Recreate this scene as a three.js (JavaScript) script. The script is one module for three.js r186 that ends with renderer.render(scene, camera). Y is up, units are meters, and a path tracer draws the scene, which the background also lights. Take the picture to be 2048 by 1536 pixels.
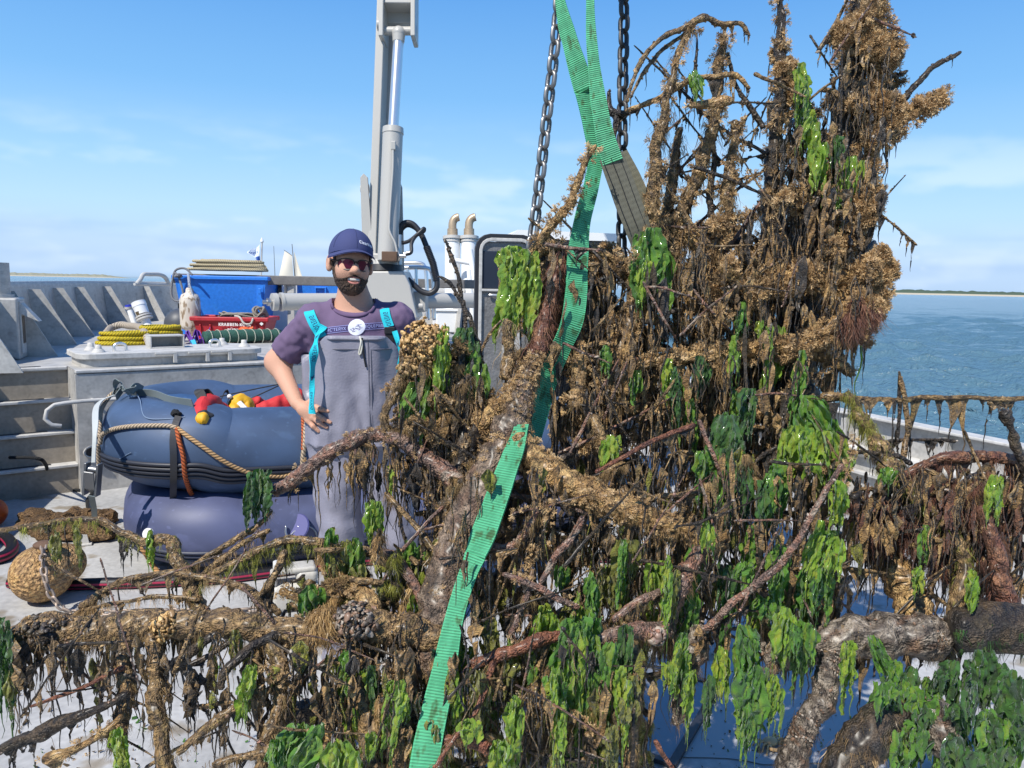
import * as THREE from 'three';
import { RoundedBoxGeometry } from 'three/addons/geometries/RoundedBoxGeometry.js';
import { mergeGeometries, mergeVertices } from 'three/addons/utils/BufferGeometryUtils.js';

// ---------------------------------------------------------------- camera, sky, sun, exposure
const scene = new THREE.Scene();
const camera = new THREE.PerspectiveCamera(53.13, 4 / 3, 0.05, 60000);
camera.position.set(0, 1.6, 0);
camera.rotation.order = 'YXZ';
camera.rotation.set(-0.1275, 0, 0.0205);
camera.updateMatrixWorld();
const renderer = new THREE.WebGLRenderer({ antialias: true });
renderer.toneMapping = THREE.LinearToneMapping;
renderer.toneMappingExposure = 1.2;
renderer.shadowMap.enabled = true;
const SUN = new THREE.Vector3(-0.36, 0.77, 0.53).normalize();
const sun = new THREE.DirectionalLight(new THREE.Color(1, 0.955, 0.87), 5.0);
sun.position.copy(SUN).multiplyScalar(40);
sun.castShadow = true;
sun.shadow.mapSize.set(4096, 4096);
Object.assign(sun.shadow.camera, { left: -14, right: 14, top: 14, bottom: -14, near: 1, far: 90 });
scene.add(sun, sun.target);

// ---------------------------------------------------------------- small maths
function rng(seed) { let a = seed >>> 0; return () => { a = (a + 0x6D2B79F5) | 0; let t = Math.imul(a ^ (a >>> 15), 1 | a); t = (t + Math.imul(t ^ (t >>> 7), 61 | t)) ^ t; return ((t ^ (t >>> 14)) >>> 0) / 4294967296; }; }
const PERM = new Uint8Array(512); { const r = rng(7); const p = [...Array(256).keys()]; for (let i = 255; i > 0; i--) { const j = Math.floor(r() * (i + 1)); [p[i], p[j]] = [p[j], p[i]]; } for (let i = 0; i < 512; i++) PERM[i] = p[i & 255]; }
const fade = t => t * t * t * (t * (t * 6 - 15) + 10), mix = (a, b, t) => a + (b - a) * t, clamp = (x, a = 0, b = 1) => x < a ? a : x > b ? b : x;
const sstep = (a, b, x) => { const t = clamp((x - a) / (b - a)); return t * t * (3 - 2 * t); };
function gr(h, x, y, z) { h &= 15; const u = h < 8 ? x : y, v = h < 4 ? y : h === 12 || h === 14 ? x : z; return (h & 1 ? -u : u) + (h & 2 ? -v : v); }
function noise(x, y = 0, z = 0) {
  const fx = Math.floor(x), fy = Math.floor(y), fz = Math.floor(z), X = fx & 255, Y = fy & 255, Z = fz & 255; x -= fx; y -= fy; z -= fz;
  const u = fade(x), v = fade(y), w = fade(z), A = PERM[X] + Y, AA = PERM[A] + Z, AB = PERM[A + 1] + Z, B = PERM[X + 1] + Y, BA = PERM[B] + Z, BB = PERM[B + 1] + Z;
  return mix(mix(mix(gr(PERM[AA], x, y, z), gr(PERM[BA], x - 1, y, z), u), mix(gr(PERM[AB], x, y - 1, z), gr(PERM[BB], x - 1, y - 1, z), u), v),
    mix(mix(gr(PERM[AA + 1], x, y, z - 1), gr(PERM[BA + 1], x - 1, y, z - 1), u), mix(gr(PERM[AB + 1], x, y - 1, z - 1), gr(PERM[BB + 1], x - 1, y - 1, z - 1), u), v), w);
}
function fbm(x, y, z, o = 4) { let s = 0, a = 0.5; for (let i = 0; i < o; i++) { s += a * noise(x, y, z); x *= 2.03; y *= 2.03; z *= 2.03; a *= 0.5; } return s; }
const V = (x, y, z) => new THREE.Vector3(x, y, z);
const UP = V(0, 1, 0);
// a point of the place: the place of photograph pixel (px, py) at a distance d along the view axis / on the level y = h
function at(px, py, d) { return V((px - 1024) / 1536 * d, -(py - 768) / 1536 * d, -d).applyMatrix4(camera.matrixWorld); }
function on(px, py, h) { const p = at(px, py, 1).sub(camera.position); return camera.position.clone().addScaledVector(p, (h - camera.position.y) / p.y); }
const lin = (hex) => new THREE.Color(hex);

// ---------------------------------------------------------------- textures (matter only: grain, stains, weave, print)
function tex(w, h, fn, srgb = true, rep = [1, 1]) {
  const d = new Uint8Array(w * h * 4);
  for (let y = 0, i = 0; y < h; y++) for (let x = 0; x < w; x++, i += 4) { const c = fn(x / w, y / h, x, y); if (typeof c === 'number') { d[i] = d[i + 1] = d[i + 2] = clamp(c) * 255; d[i + 3] = 255; } else { d[i] = clamp(c[0]) * 255; d[i + 1] = clamp(c[1]) * 255; d[i + 2] = clamp(c[2]) * 255; d[i + 3] = c[3] === undefined ? 255 : clamp(c[3]) * 255; } }
  const t = new THREE.DataTexture(d, w, h, THREE.RGBAFormat);
  t.wrapS = t.wrapT = THREE.RepeatWrapping; t.magFilter = THREE.LinearFilter; t.minFilter = THREE.LinearMipmapLinearFilter; t.generateMipmaps = true;
  t.repeat.set(...rep); if (srgb) t.colorSpace = THREE.SRGBColorSpace; t.needsUpdate = true; return t;
}
// tileable noise: the lattice repeats after f cells
const GC = new Float32Array(256), GS = new Float32Array(256); for (let i = 0; i < 256; i++) { GC[i] = Math.cos(i / 256 * 6.2832); GS[i] = Math.sin(i / 256 * 6.2832); }
function pn(x, y, per, seed) { const fx = Math.floor(x), fy = Math.floor(y), u = x - fx, v = y - fy, x0 = PERM[((fx % per) + seed * 7) & 255], x1 = PERM[(((fx + 1) % per) + seed * 7) & 255], y0 = (fy % per) + seed * 13, y1 = ((fy + 1) % per) + seed * 13, a = PERM[(x0 + y0) & 255], b = PERM[(x1 + y0) & 255], c = PERM[(x0 + y1) & 255], d = PERM[(x1 + y1) & 255], s = fade(u), t = fade(v); return 1.4 * mix(mix(GC[a] * u + GS[a] * v, GC[b] * (u - 1) + GS[b] * v, s), mix(GC[c] * u + GS[c] * (v - 1), GC[d] * (u - 1) + GS[d] * (v - 1), s), t); }
function tnoise(u, v, f, seed = 0, o = 4) { let s = 0, a = 0.5, p = Math.round(f); for (let i = 0; i < o; i++) { s += a * pn(u * p, v * p, p, seed + i); p *= 2; a *= 0.5; } return s; }
function canvasTex(w, h, draw, srgb = true) { const c = document.createElement('canvas'); c.width = w; c.height = h; draw(c.getContext('2d'), w, h); const t = new THREE.CanvasTexture(c); if (srgb) t.colorSpace = THREE.SRGBColorSpace; t.wrapS = t.wrapT = THREE.RepeatWrapping; return t; }
const T = {};
T.worn = tex(512, 512, (u, v) => { const n = tnoise(u, v, 6, 3), m = tnoise(u, v, 40, 9, 2), s = tnoise(u, v, 14, 5, 3); const k = 0.83 + n * 0.12 + m * 0.08 - sstep(0.12, 0.4, s) * 0.07; return [k, k * 0.988, k * 0.97]; });
T.wornR = tex(256, 256, (u, v) => 0.62 + tnoise(u, v, 8, 2) * 0.4 + tnoise(u, v, 40, 4, 2) * 0.2, false);
T.fine = tex(512, 512, (u, v) => 0.5 + tnoise(u, v, 60, 1, 3) * 0.7, false);
T.deck = tex(1024, 1024, (u, v) => { const n = tnoise(u, v, 5, 13, 5), m = tnoise(u, v, 70, 19, 2), st = sstep(0.18, 0.42, tnoise(u, v, 9, 31, 4)), k = 0.86 + n * 0.16 + m * 0.10; return [k - st * 0.16, k - st * 0.2, k - st * 0.26]; });
T.rope = tex(64, 128, (u, v) => { const s = ((u * 1 + v * 2) % 1 + 1) % 1, k = Math.pow(Math.abs(Math.sin(s * Math.PI * 3)), 0.7); return 0.45 + 0.55 * k + 0.12 * noise(u * 40, v * 80, 3); });
T.ropeB = tex(64, 128, (u, v) => { const s = ((u + v * 2) % 1 + 1) % 1; return Math.pow(Math.abs(Math.sin(s * Math.PI * 3)), 0.6); }, false);
T.webB = tex(16, 64, (u, v) => 0.5 + 0.5 * Math.sin(v * 2 * Math.PI * 4), false);
T.cloth = tex(128, 128, (u, v) => 0.5 + 0.25 * Math.sin(u * 2 * Math.PI * 32) * Math.sin(v * 2 * Math.PI * 32) + 0.3 * tnoise(u, v, 30, 4, 2), false);

// ---------------------------------------------------------------- materials
function mat(color, rough = 0.6, metal = 0, extra = {}) { const P = ['clearcoat', 'transmission', 'sheen', 'specularIntensity', 'ior'].some(k => k in extra); const c = Array.isArray(color) ? new THREE.Color().setRGB(...color) : new THREE.Color(color); return new (P ? THREE.MeshPhysicalMaterial : THREE.MeshStandardMaterial)({ color: c, roughness: rough, metalness: metal, side: THREE.DoubleSide, ...extra }); }
const M = {
  deck: mat([0.53, 0.522, 0.505], 0.75, 0, { map: T.deck, bumpMap: T.fine, bumpScale: 0.002 }),
  alu: mat([0.66, 0.655, 0.64], 0.9, 0.15, { map: T.worn, roughnessMap: T.wornR }),
  aluLight: mat([0.74, 0.74, 0.73], 0.7, 0.1, { map: T.worn }),
  tread: mat([0.46, 0.41, 0.345], 0.85, 0.05, { map: T.worn }),
  cream: mat([0.42, 0.405, 0.375], 0.42, 0, { clearcoat: 0.3, clearcoatRoughness: 0.3 }),
  creamDark: mat([0.42, 0.40, 0.37], 0.5),
  chrome: mat([0.80, 0.79, 0.77], 0.28, 0.85),
  steel: mat([0.50, 0.49, 0.48], 0.32, 0.9),
  chain: mat([0.20, 0.195, 0.19], 0.4, 0.75),
  chainDark: mat([0.06, 0.058, 0.056], 0.5, 0.5),
  white: mat([0.76, 0.76, 0.75], 0.35),
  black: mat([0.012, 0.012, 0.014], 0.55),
  rubber: mat([0.02, 0.02, 0.024], 0.45),
  rust: mat([0.20, 0.12, 0.08], 0.8, 0.2, { map: T.worn }),
  heat: mat([0.62, 0.48, 0.33], 0.4, 0.3, { map: T.worn }),
};
// ---------------------------------------------------------------- builders
const taken = new Map();
function numbered(n) { const k = taken.get(n) || 0; taken.set(n, k + 1); return k ? `${n}_${String(k).padStart(3, '0')}` : n; }
function shadow(o) { o.traverse(m => { if (m.isMesh) { m.castShadow = true; m.receiveShadow = true; } }); return o; }
function thing(name, label, category, pos, turn = 0, group) { const o = new THREE.Group(); o.name = numbered(name); if (pos) o.position.copy(pos); o.rotation.y = turn; o.userData = { label, category }; if (group) o.userData.group = group; scene.add(o); return o; }
function structure(name, label, category) { const o = thing(name, label, category); o.userData.kind = 'structure'; return o; }
function part(name, geo, m, parent, label) { const g = Array.isArray(geo) ? join(geo) : geo; const o = new THREE.Mesh(g, m); o.name = name; o.castShadow = o.receiveShadow = true; if (label) o.userData.label = label; (parent || scene).add(o); return o; }
function join(list) { const l = list.map(g => { let q = g.index ? g.toNonIndexed() : g; for (const k of Object.keys(q.attributes)) if (!['position', 'normal', 'uv'].includes(k)) q.deleteAttribute(k); if (!q.attributes.uv) q.setAttribute('uv', new THREE.BufferAttribute(new Float32Array(q.attributes.position.count * 2), 2)); return q; }); return mergeGeometries(l); }
// uv in metres from the way a face points
function boxUV(g, s = 1) { const q = g.index ? g.toNonIndexed() : g, p = q.attributes.position, n = q.attributes.normal, uv = new Float32Array(p.count * 2); for (let i = 0; i < p.count; i += 3) { let nx = 0, ny = 0, nz = 0; for (let k = 0; k < 3; k++) { nx += n.getX(i + k); ny += n.getY(i + k); nz += n.getZ(i + k); } nx = Math.abs(nx); ny = Math.abs(ny); nz = Math.abs(nz); for (let k = 0; k < 3; k++) { const x = p.getX(i + k), y = p.getY(i + k), z = p.getZ(i + k), j = (i + k) * 2; if (ny >= nx && ny >= nz) { uv[j] = x * s; uv[j + 1] = z * s; } else if (nx >= nz) { uv[j] = z * s; uv[j + 1] = y * s; } else { uv[j] = x * s; uv[j + 1] = y * s; } } } q.setAttribute('uv', new THREE.BufferAttribute(uv, 2)); return q; }
function box(w, h, d, x = 0, y = 0, z = 0, r = 0.006, ry = 0, rx = 0, rz = 0) { const g = boxUV(r > 0 ? new RoundedBoxGeometry(w, h, d, 2, Math.min(r, w / 2.05, h / 2.05, d / 2.05)) : new THREE.BoxGeometry(w, h, d)); if (rx || ry || rz) g.applyMatrix4(new THREE.Matrix4().makeRotationFromEuler(new THREE.Euler(rx, ry, rz, 'YXZ'))); g.translate(x, y, z); return g; }
// swept tube with its own radius function, uv = (round, metres along)
function tube(pts, rad, seg = 10, { closed = false, n = null, cap = true, smooth = true, squash = 1, twist = 0, vs = 1 } = {}) {
  const P = pts.map(p => Array.isArray(p) ? V(...p) : p); let S;
  if (smooth && P.length > 2) { const c = new THREE.CatmullRomCurve3(P, closed, 'centripetal'); const L = c.getLength(); n = n || Math.max(6, Math.min(400, Math.round(L / 0.03))); S = c.getSpacedPoints(n); if (closed) S.pop(); } else S = P;
  const N = S.length, fr = frames(S, closed), pos = [], uv = [], idx = []; let len = 0;
  const R = typeof rad === 'function' ? rad : () => rad; const rows = closed ? N + 1 : N;
  for (let i = 0; i < rows; i++) { const k = i % N, p = S[k]; if (i) len += p.distanceTo(S[(i - 1) % N]); const r = R(i / (rows - 1)); for (let j = 0; j <= seg; j++) { const a = j / seg * 2 * Math.PI + twist * len, x = Math.cos(a) * r, y = Math.sin(a) * r * squash; pos.push(p.x + fr[k][0].x * x + fr[k][1].x * y, p.y + fr[k][0].y * x + fr[k][1].y * y, p.z + fr[k][0].z * x + fr[k][1].z * y); uv.push(j / seg, len * vs); } }
  for (let i = 0; i < rows - 1; i++) for (let j = 0; j < seg; j++) { const a = i * (seg + 1) + j, b = a + seg + 1; idx.push(a, a + 1, b, b, a + 1, b + 1); }
  if (cap && !closed) for (const [row, s] of [[0, 0], [rows - 1, 1]]) { const c0 = pos.length / 3, p = S[row]; pos.push(p.x, p.y, p.z); uv.push(0.5, 0); for (let j = 0; j < seg; j++) { const a = row * (seg + 1) + j; s ? idx.push(c0, a, a + 1) : idx.push(c0, a + 1, a); } }
  const g = new THREE.BufferGeometry(); g.setAttribute('position', new THREE.Float32BufferAttribute(pos, 3)); g.setAttribute('uv', new THREE.Float32BufferAttribute(uv, 2)); g.setIndex(idx); g.computeVertexNormals(); return g;
}
function frames(S, closed = false) { const N = S.length, out = []; let nrm = null; for (let i = 0; i < N; i++) { const a = S[Math.max(0, i - 1)], b = S[Math.min(N - 1, i + 1)], t = (closed ? S[(i + 1) % N].clone().sub(S[(i - 1 + N) % N]) : b.clone().sub(a)).normalize(); if (!nrm) { nrm = Math.abs(t.y) > 0.9 ? V(1, 0, 0) : V(0, 1, 0); } nrm = nrm.clone().addScaledVector(t, -nrm.dot(t)).normalize(); out.push([nrm, t.clone().cross(nrm).normalize(), t]); } return out; }
function cyl(a, b, r0, r1 = r0, seg = 20) { const A = Array.isArray(a) ? V(...a) : a, B = Array.isArray(b) ? V(...b) : b, L = A.distanceTo(B); const g = new THREE.CylinderGeometry(r1, r0, L, seg, 1); g.translate(0, L / 2, 0); g.applyQuaternion(new THREE.Quaternion().setFromUnitVectors(UP, B.clone().sub(A).normalize())); g.translate(A.x, A.y, A.z); return g; }
function ball(x, y, z, r, sx = 1, sy = 1, sz = 1, seg = 20) { const g = new THREE.SphereGeometry(r, seg, Math.round(seg * 0.7)); g.scale(sx, sy, sz); g.translate(x, y, z); return g; }
function lathe(pr, seg = 28, pos) { const g = new THREE.LatheGeometry(pr.map(p => new THREE.Vector2(...p)), seg); if (pos) g.translate(pos.x, pos.y, pos.z); return g; }
function prism(outline, depth, bevel = 0) { const s = new THREE.Shape(outline.map(p => new THREE.Vector2(...p))); const g = new THREE.ExtrudeGeometry(s, { depth, bevelEnabled: bevel > 0, bevelSize: bevel, bevelThickness: bevel, bevelSegments: 2, steps: 1, curveSegments: 8 }); return boxUV(g); }
// flat band with thickness: pts along it, side(i) gives the across direction
function ribbon(pts, width, across, th = 0.003, n = 40, vs = 1) {
  const P = pts.map(p => Array.isArray(p) ? V(...p) : p), c = new THREE.CatmullRomCurve3(P, false, 'centripetal'), S = c.getSpacedPoints(n), pos = [], uv = [], idx = []; let len = 0;
  const Wf = typeof width === 'function' ? width : () => width, Ac = typeof across === 'function' ? across : () => across;
  for (let i = 0; i <= n; i++) { const t = i / n, p = S[i]; if (i) len += p.distanceTo(S[i - 1]); const T0 = S[Math.min(n, i + 1)].clone().sub(S[Math.max(0, i - 1)]).normalize(); let a = Ac(t).clone(); a.addScaledVector(T0, -a.dot(T0)).normalize(); const nn = T0.clone().cross(a).normalize(), w = Wf(t) / 2; for (const [sx, sn, u] of [[-1, -1, 0], [1, -1, 1], [1, 1, 1], [-1, 1, 0]]) { pos.push(p.x + a.x * sx * w + nn.x * sn * th / 2, p.y + a.y * sx * w + nn.y * sn * th / 2, p.z + a.z * sx * w + nn.z * sn * th / 2); uv.push(u, len * vs); } }
  for (let i = 0; i < n; i++) for (let j = 0; j < 4; j++) { const a = i * 4 + j, b = i * 4 + (j + 1) % 4; idx.push(a, a + 4, b, b, a + 4, b + 4); }
  idx.push(0, 1, 2, 0, 2, 3); const e = n * 4; idx.push(e, e + 2, e + 1, e, e + 3, e + 2);
  const g = new THREE.BufferGeometry(); g.setAttribute('position', new THREE.Float32BufferAttribute(pos, 3)); g.setAttribute('uv', new THREE.Float32BufferAttribute(uv, 2)); g.setIndex(idx); const q = g.toNonIndexed(); q.computeVertexNormals(); return q;
}
const ropeMats = new Map();
function ropeMat(color, rough = 0.85, rep = 1) { const k = color + '_' + rep; if (!ropeMats.has(k)) { const a = T.rope.clone(), b = T.ropeB.clone(); a.repeat.set(1, rep); b.repeat.set(1, rep); a.needsUpdate = b.needsUpdate = true; ropeMats.set(k, mat(color, rough, 0, { map: a, bumpMap: b, bumpScale: 0.004 })); } return ropeMats.get(k); }
// ---------------------------------------------------------------- sky: clear summer blue, thin streaks of cirrus low down
{
  const w = 2048, h = 1024, d = new Float32Array(w * h * 4);
  const stops = [[-90, [0.16, 0.24, 0.30]], [-4, [0.26, 0.38, 0.50]], [-0.2, [0.40, 0.56, 0.77]], [0.5, [0.44, 0.60, 0.82]], [2.5, [0.48, 0.65, 0.87]], [5, [0.44, 0.67, 0.91]], [8, [0.34, 0.60, 0.90]], [13, [0.20, 0.46, 0.82]], [20, [0.112, 0.33, 0.73]], [30, [0.072, 0.245, 0.64]], [50, [0.048, 0.17, 0.50]], [90, [0.04, 0.14, 0.43]]];
  const col = (e) => { for (let i = 1; i < stops.length; i++) if (e <= stops[i][0]) { const [a, A] = stops[i - 1], [b, B] = stops[i], t = (e - a) / (b - a); return A.map((x, k) => mix(x, B[k], t)); } return stops.at(-1)[1]; };
  for (let y = 0; y < h; y++) {
    const e = (y + 0.5) / h * 180 - 90, base = col(e);
    for (let x = 0; x < w; x++) {
      const i = (y * w + x) * 4, az = (x + 0.5) / w * 2 * Math.PI, cx = Math.cos(az), cz = Math.sin(az);
      let c = 0;
      if (e > 0.3 && e < 24) {
        const st = fbm(cx * 5 + e * 0.02, e * 0.42, cz * 5, 5), fi = fbm(cx * 22, e * 1.3 + st, cz * 22, 4);
        c += sstep(-0.02, 0.34, st + fi * 0.35) * sstep(1.0, 4, e) * (1 - sstep(7, 12, e)) * 0.34;
        c += sstep(0.06, 0.36, fbm(cx * 9 + 7, e * 0.55, cz * 9, 4)) * (1 - sstep(2, 5, e)) * 0.25;
        const cu = fbm(cx * 34 + 3, e * 2.4, cz * 34, 4); c += sstep(0.16, 0.3, cu) * sstep(1.3, 1.7, e) * (1 - sstep(2.2, 3, e)) * 0.6 * sstep(0.0, 0.2, noise(cx * 4 + 9, 0, cz * 4));
      }
      const hz = e > 1.0 && e < 4.4 ? sstep(-0.05, 0.22, fbm(cx * 3 + 2, e * 0.8, cz * 3, 3)) * sstep(1, 2, e) * (1 - sstep(3, 4.4, e)) * 0.12 : 0;
      c = clamp(c);
      d[i] = mix(base[0], 0.80, c) * (1 - hz * 1.1); d[i + 1] = mix(base[1], 0.90, c) * (1 - hz * 0.8); d[i + 2] = mix(base[2], 1.02, c) * (1 - hz * 0.35); d[i + 3] = 1;
    }
  }
  const t = new THREE.DataTexture(d, w, h, THREE.RGBAFormat, THREE.FloatType);
  t.mapping = THREE.EquirectangularReflectionMapping; t.magFilter = THREE.LinearFilter; t.minFilter = THREE.LinearFilter; t.colorSpace = THREE.LinearSRGBColorSpace; t.needsUpdate = true;
  scene.background = t; scene.environment = t;
}
// ---------------------------------------------------------------- sea
const SEA = -1.25;
{
  const pos = [], idx = [], uv = []; const rings = []; let r = 1.2; while (r < 26000) { rings.push(r); r *= 1 + (r < 4 ? 0.03 : r < 70 ? 0.0045 : mix(0.0045, 0.06, clamp(Math.log(r / 70) / Math.log(14)) ** 1.4)); }
  const n0 = 350, a0 = -Math.PI * 0.86, a1 = -Math.PI * 0.14;
  const waves = []; const q = rng(41); for (let i = 0; i < 34; i++) { const L = 0.28 * Math.pow(1.128, i), dir = -0.35 + (q() - 0.5) * 1.7; waves.push([Math.cos(dir) * 2 * Math.PI / L, Math.sin(dir) * 2 * Math.PI / L, Math.min(0.021 * Math.pow(L, 0.75), 0.045), q() * 6.28, L]); }
  for (const R of rings) for (let j = 0; j <= n0; j++) {
    const a = a0 + (a1 - a0) * j / n0, x = Math.cos(a) * R, z = Math.sin(a) * R, cell = R * (R < 70 ? 0.0057 : mix(0.0057, 0.05, clamp(Math.log(R / 70) / Math.log(14)) ** 1.4)); let y = 0, dx = 0, dz = 0;
    const amp = 0.55 + 0.75 * clamp(0.5 + noise(x * 0.11, z * 0.11, 3) * 1.2);
    if (R < 900) for (const [kx, kz, A, ph, L] of waves) { const f = 1 - sstep(L * 0.18, L * 0.5, cell); if (f <= 0) continue; const w = kx * x + kz * z + ph + noise(x * 0.6 / L, z * 0.6 / L, ph) * 2.2; const s = Math.sin(w), c = Math.cos(w), k = Math.hypot(kx, kz); y += A * amp * f * (s - 0.25 * Math.cos(2 * w)); dx += kx / k * A * f * c; dz += kz / k * A * f * c; }
    pos.push(x + dx, SEA + y, z + dz); uv.push(x * 0.5, z * 0.5);
  }
  for (let i = 0; i < rings.length - 1; i++) for (let j = 0; j < n0; j++) { const a = i * (n0 + 1) + j, b = a + n0 + 1; idx.push(a, b, a + 1, b, b + 1, a + 1); }
  const g = new THREE.BufferGeometry(); g.setAttribute('position', new THREE.Float32BufferAttribute(pos, 3)); g.setAttribute('uv', new THREE.Float32BufferAttribute(uv, 2)); g.setIndex(idx); g.computeVertexNormals();
  const bump = tex(512, 512, (u, v) => 0.5 + tnoise(u, v, 9, 8, 4) * 0.6 + tnoise(u * 1, v, 24, 18, 3) * 0.25, false);
  const o = part('sea', g, mat([0.082, 0.160, 0.210], 0.16, 0, { bumpMap: bump, bumpScale: 0.10, ior: 1.34 }), scene);
  o.userData = { label: 'choppy blue green sea around the boat', category: 'sea', kind: 'structure' };
}
// ---------------------------------------------------------------- far shores: low wooded coast with a pale beach, and a dune island
{
  const far = (name, label, px0, px1, dist, hgt, seed, beach) => {
    const g = structure(name, label, 'shore'); const n = 260, A = [], B = [], C = [];
    const strip = (lo, hi, z0, z1) => { const pos = [], idx = []; for (let i = 0; i <= n; i++) { const t = i / n, px = mix(px0, px1, t), p = at(px, 560, 1).sub(camera.position).setY(0).normalize(), l = lo(t), u = hi(t); for (const [dd, yy] of [[dist + z0, l], [dist + z0 + 12, u], [dist + z1, u * 0.98], [dist + z1 + 300, l]]) pos.push(p.x * dd, SEA + yy, p.z * dd); } for (let i = 0; i < n; i++) for (let k = 0; k < 3; k++) { const a = i * 4 + k, b = a + 4; idx.push(a, b, a + 1, b, b + 1, a + 1); } const q = new THREE.BufferGeometry(); q.setAttribute('position', new THREE.Float32BufferAttribute(pos, 3)); q.setIndex(idx); q.computeVertexNormals(); return q; };
    const env = t => Math.min(1, Math.min(t, 1 - t) * 14 + (px0 < 0 ? (t < 0.5 ? 1 : 0) : 0) + (px1 > 2048 && t > 0.5 ? 1 : 0));
    part('beach', strip(() => -3, t => beach * env(t), 0, 60), mat([0.42, 0.37, 0.28], 0.9), g);
    part('woodland', strip(() => -2, t => Math.max(0.2, env(t) * hgt * (0.7 + 0.45 * fbm(t * 9, seed, 0, 3) + 0.32 * fbm(t * 90, seed, 1, 3))), 60, 260), mat(seed === 1 ? [0.055, 0.085, 0.06] : [0.25, 0.25, 0.19], 0.95), g);
  };
  far('wooded_coast', 'low wooded coast with pale beach across the sea', 1560, 2600, 3000, 22, 1, 5.5);
  far('dune_island', 'low pale dune island on the horizon beyond the bulwark', -500, 262, 4200, 22, 2, 4);
}
// ---------------------------------------------------------------- the boat: decks, steps, bulwarks
const FD = 0.92;                                                    // height of the foredeck above the working deck
const W0 = on(150, 741, FD), W1 = on(609, 720, FD), wallDir = W1.clone().sub(W0).setY(0).normalize(), wallTurn = Math.atan2(-wallDir.z, wallDir.x);
const SB = 0.65, S0 = on(2048, 893, SB), S1 = on(1640, 813, SB), sbDir = S1.clone().sub(S0).setY(0).normalize();
const portLine = [V(-1.9, 0, 2.5), V(-2.75, 0, -2.0), V(-3.45, 0, -4.6)].concat([[18, 728], [100, 690], [200, 655], [268, 645], [335, 640]].map(([x, y]) => on(x, y, FD).setY(0)), [at(470, 620, 13.4).setY(0), at(640, 620, 13.6).setY(0), at(800, 620, 12.2).setY(0), at(905, 620, 10.6).setY(0)]);
const sbFar = S1.clone().addScaledVector(sbDir, 1.6).setY(0), sbNear = S0.clone().addScaledVector(sbDir, -6).setY(0);
function sheet(pts, y) { const s = new THREE.Shape(pts.map(p => new THREE.Vector2(p.x, -p.z))); const g = new THREE.ShapeGeometry(s); g.rotateX(-Math.PI / 2); g.translate(0, y, 0); return boxUV(g, 0.5); }
{
  const o = part('main_deck', sheet([...portLine, sbFar, sbNear, V(-1.5, 0, 4)], 0), M.deck, scene); o.userData = { label: 'pale grey metal working deck', category: 'deck', kind: 'structure' };
  // wet patch of the deck under the hanging tree
  const rim = (px, py, rx, rz, seed) => { const c = on(px, py, 0), P = []; for (let i = 0; i < 60; i++) { const a = i / 60 * 2 * Math.PI, k = 1 + 0.5 * fbm(Math.cos(a) * 1.6 + seed, Math.sin(a) * 1.6, seed, 3); P.push(V(c.x + Math.cos(a) * rx * k, 0, c.z + Math.sin(a) * rz * k)); } return P; };
  const wet = structure('wet_deck_patch', 'dark wet film of seawater on the deck under the dripping tree', 'puddle');
  part('water_film', [sheet(rim(1500, 1420, 0.62, 0.36, 1), 0.004), sheet(rim(1330, 1230, 0.35, 0.22, 4), 0.004)], mat([0.36, 0.355, 0.345], 0.05, 0, { ior: 1.33 }), wet);
  const hatch = thing('deck_hatch', 'flat black edged hatch plate set in the wet deck', 'hatch');
  const c0 = on(1345, 1535, 0), c1 = on(1430, 1390, 0), dx = c1.clone().sub(c0).normalize(), dz = V(-dx.z, 0, dx.x);
  const ring = []; for (const [s, t, w, l] of [[0.5, 0, 1, 0.03], [0.5, -0.6, 1, 0.03]]) { const g = box(0.62, 0.016, l, 0, 0.012, t, 0.003); g.translate(0.3, 0, 0); ring.push(g); } for (const x of [0, 0.6]) ring.push(box(0.03, 0.0165, 0.62, x, 0.0125, -0.3, 0.003));
  part('frame', join(ring).rotateY(Math.atan2(-dx.z, dx.x)).translate(c0.x, 0, c0.z), M.rubber, hatch);
  part('plate', box(0.57, 0.012, 0.57, 0.3, 0.009, -0.3, 0).rotateY(Math.atan2(-dx.z, dx.x)).translate(c0.x, 0, c0.z), mat([0.20, 0.205, 0.22], 0.12, 0.1), hatch);
}
const fore = structure('foredeck', 'raised grey aluminium foredeck with its front wall', 'deck');
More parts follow.
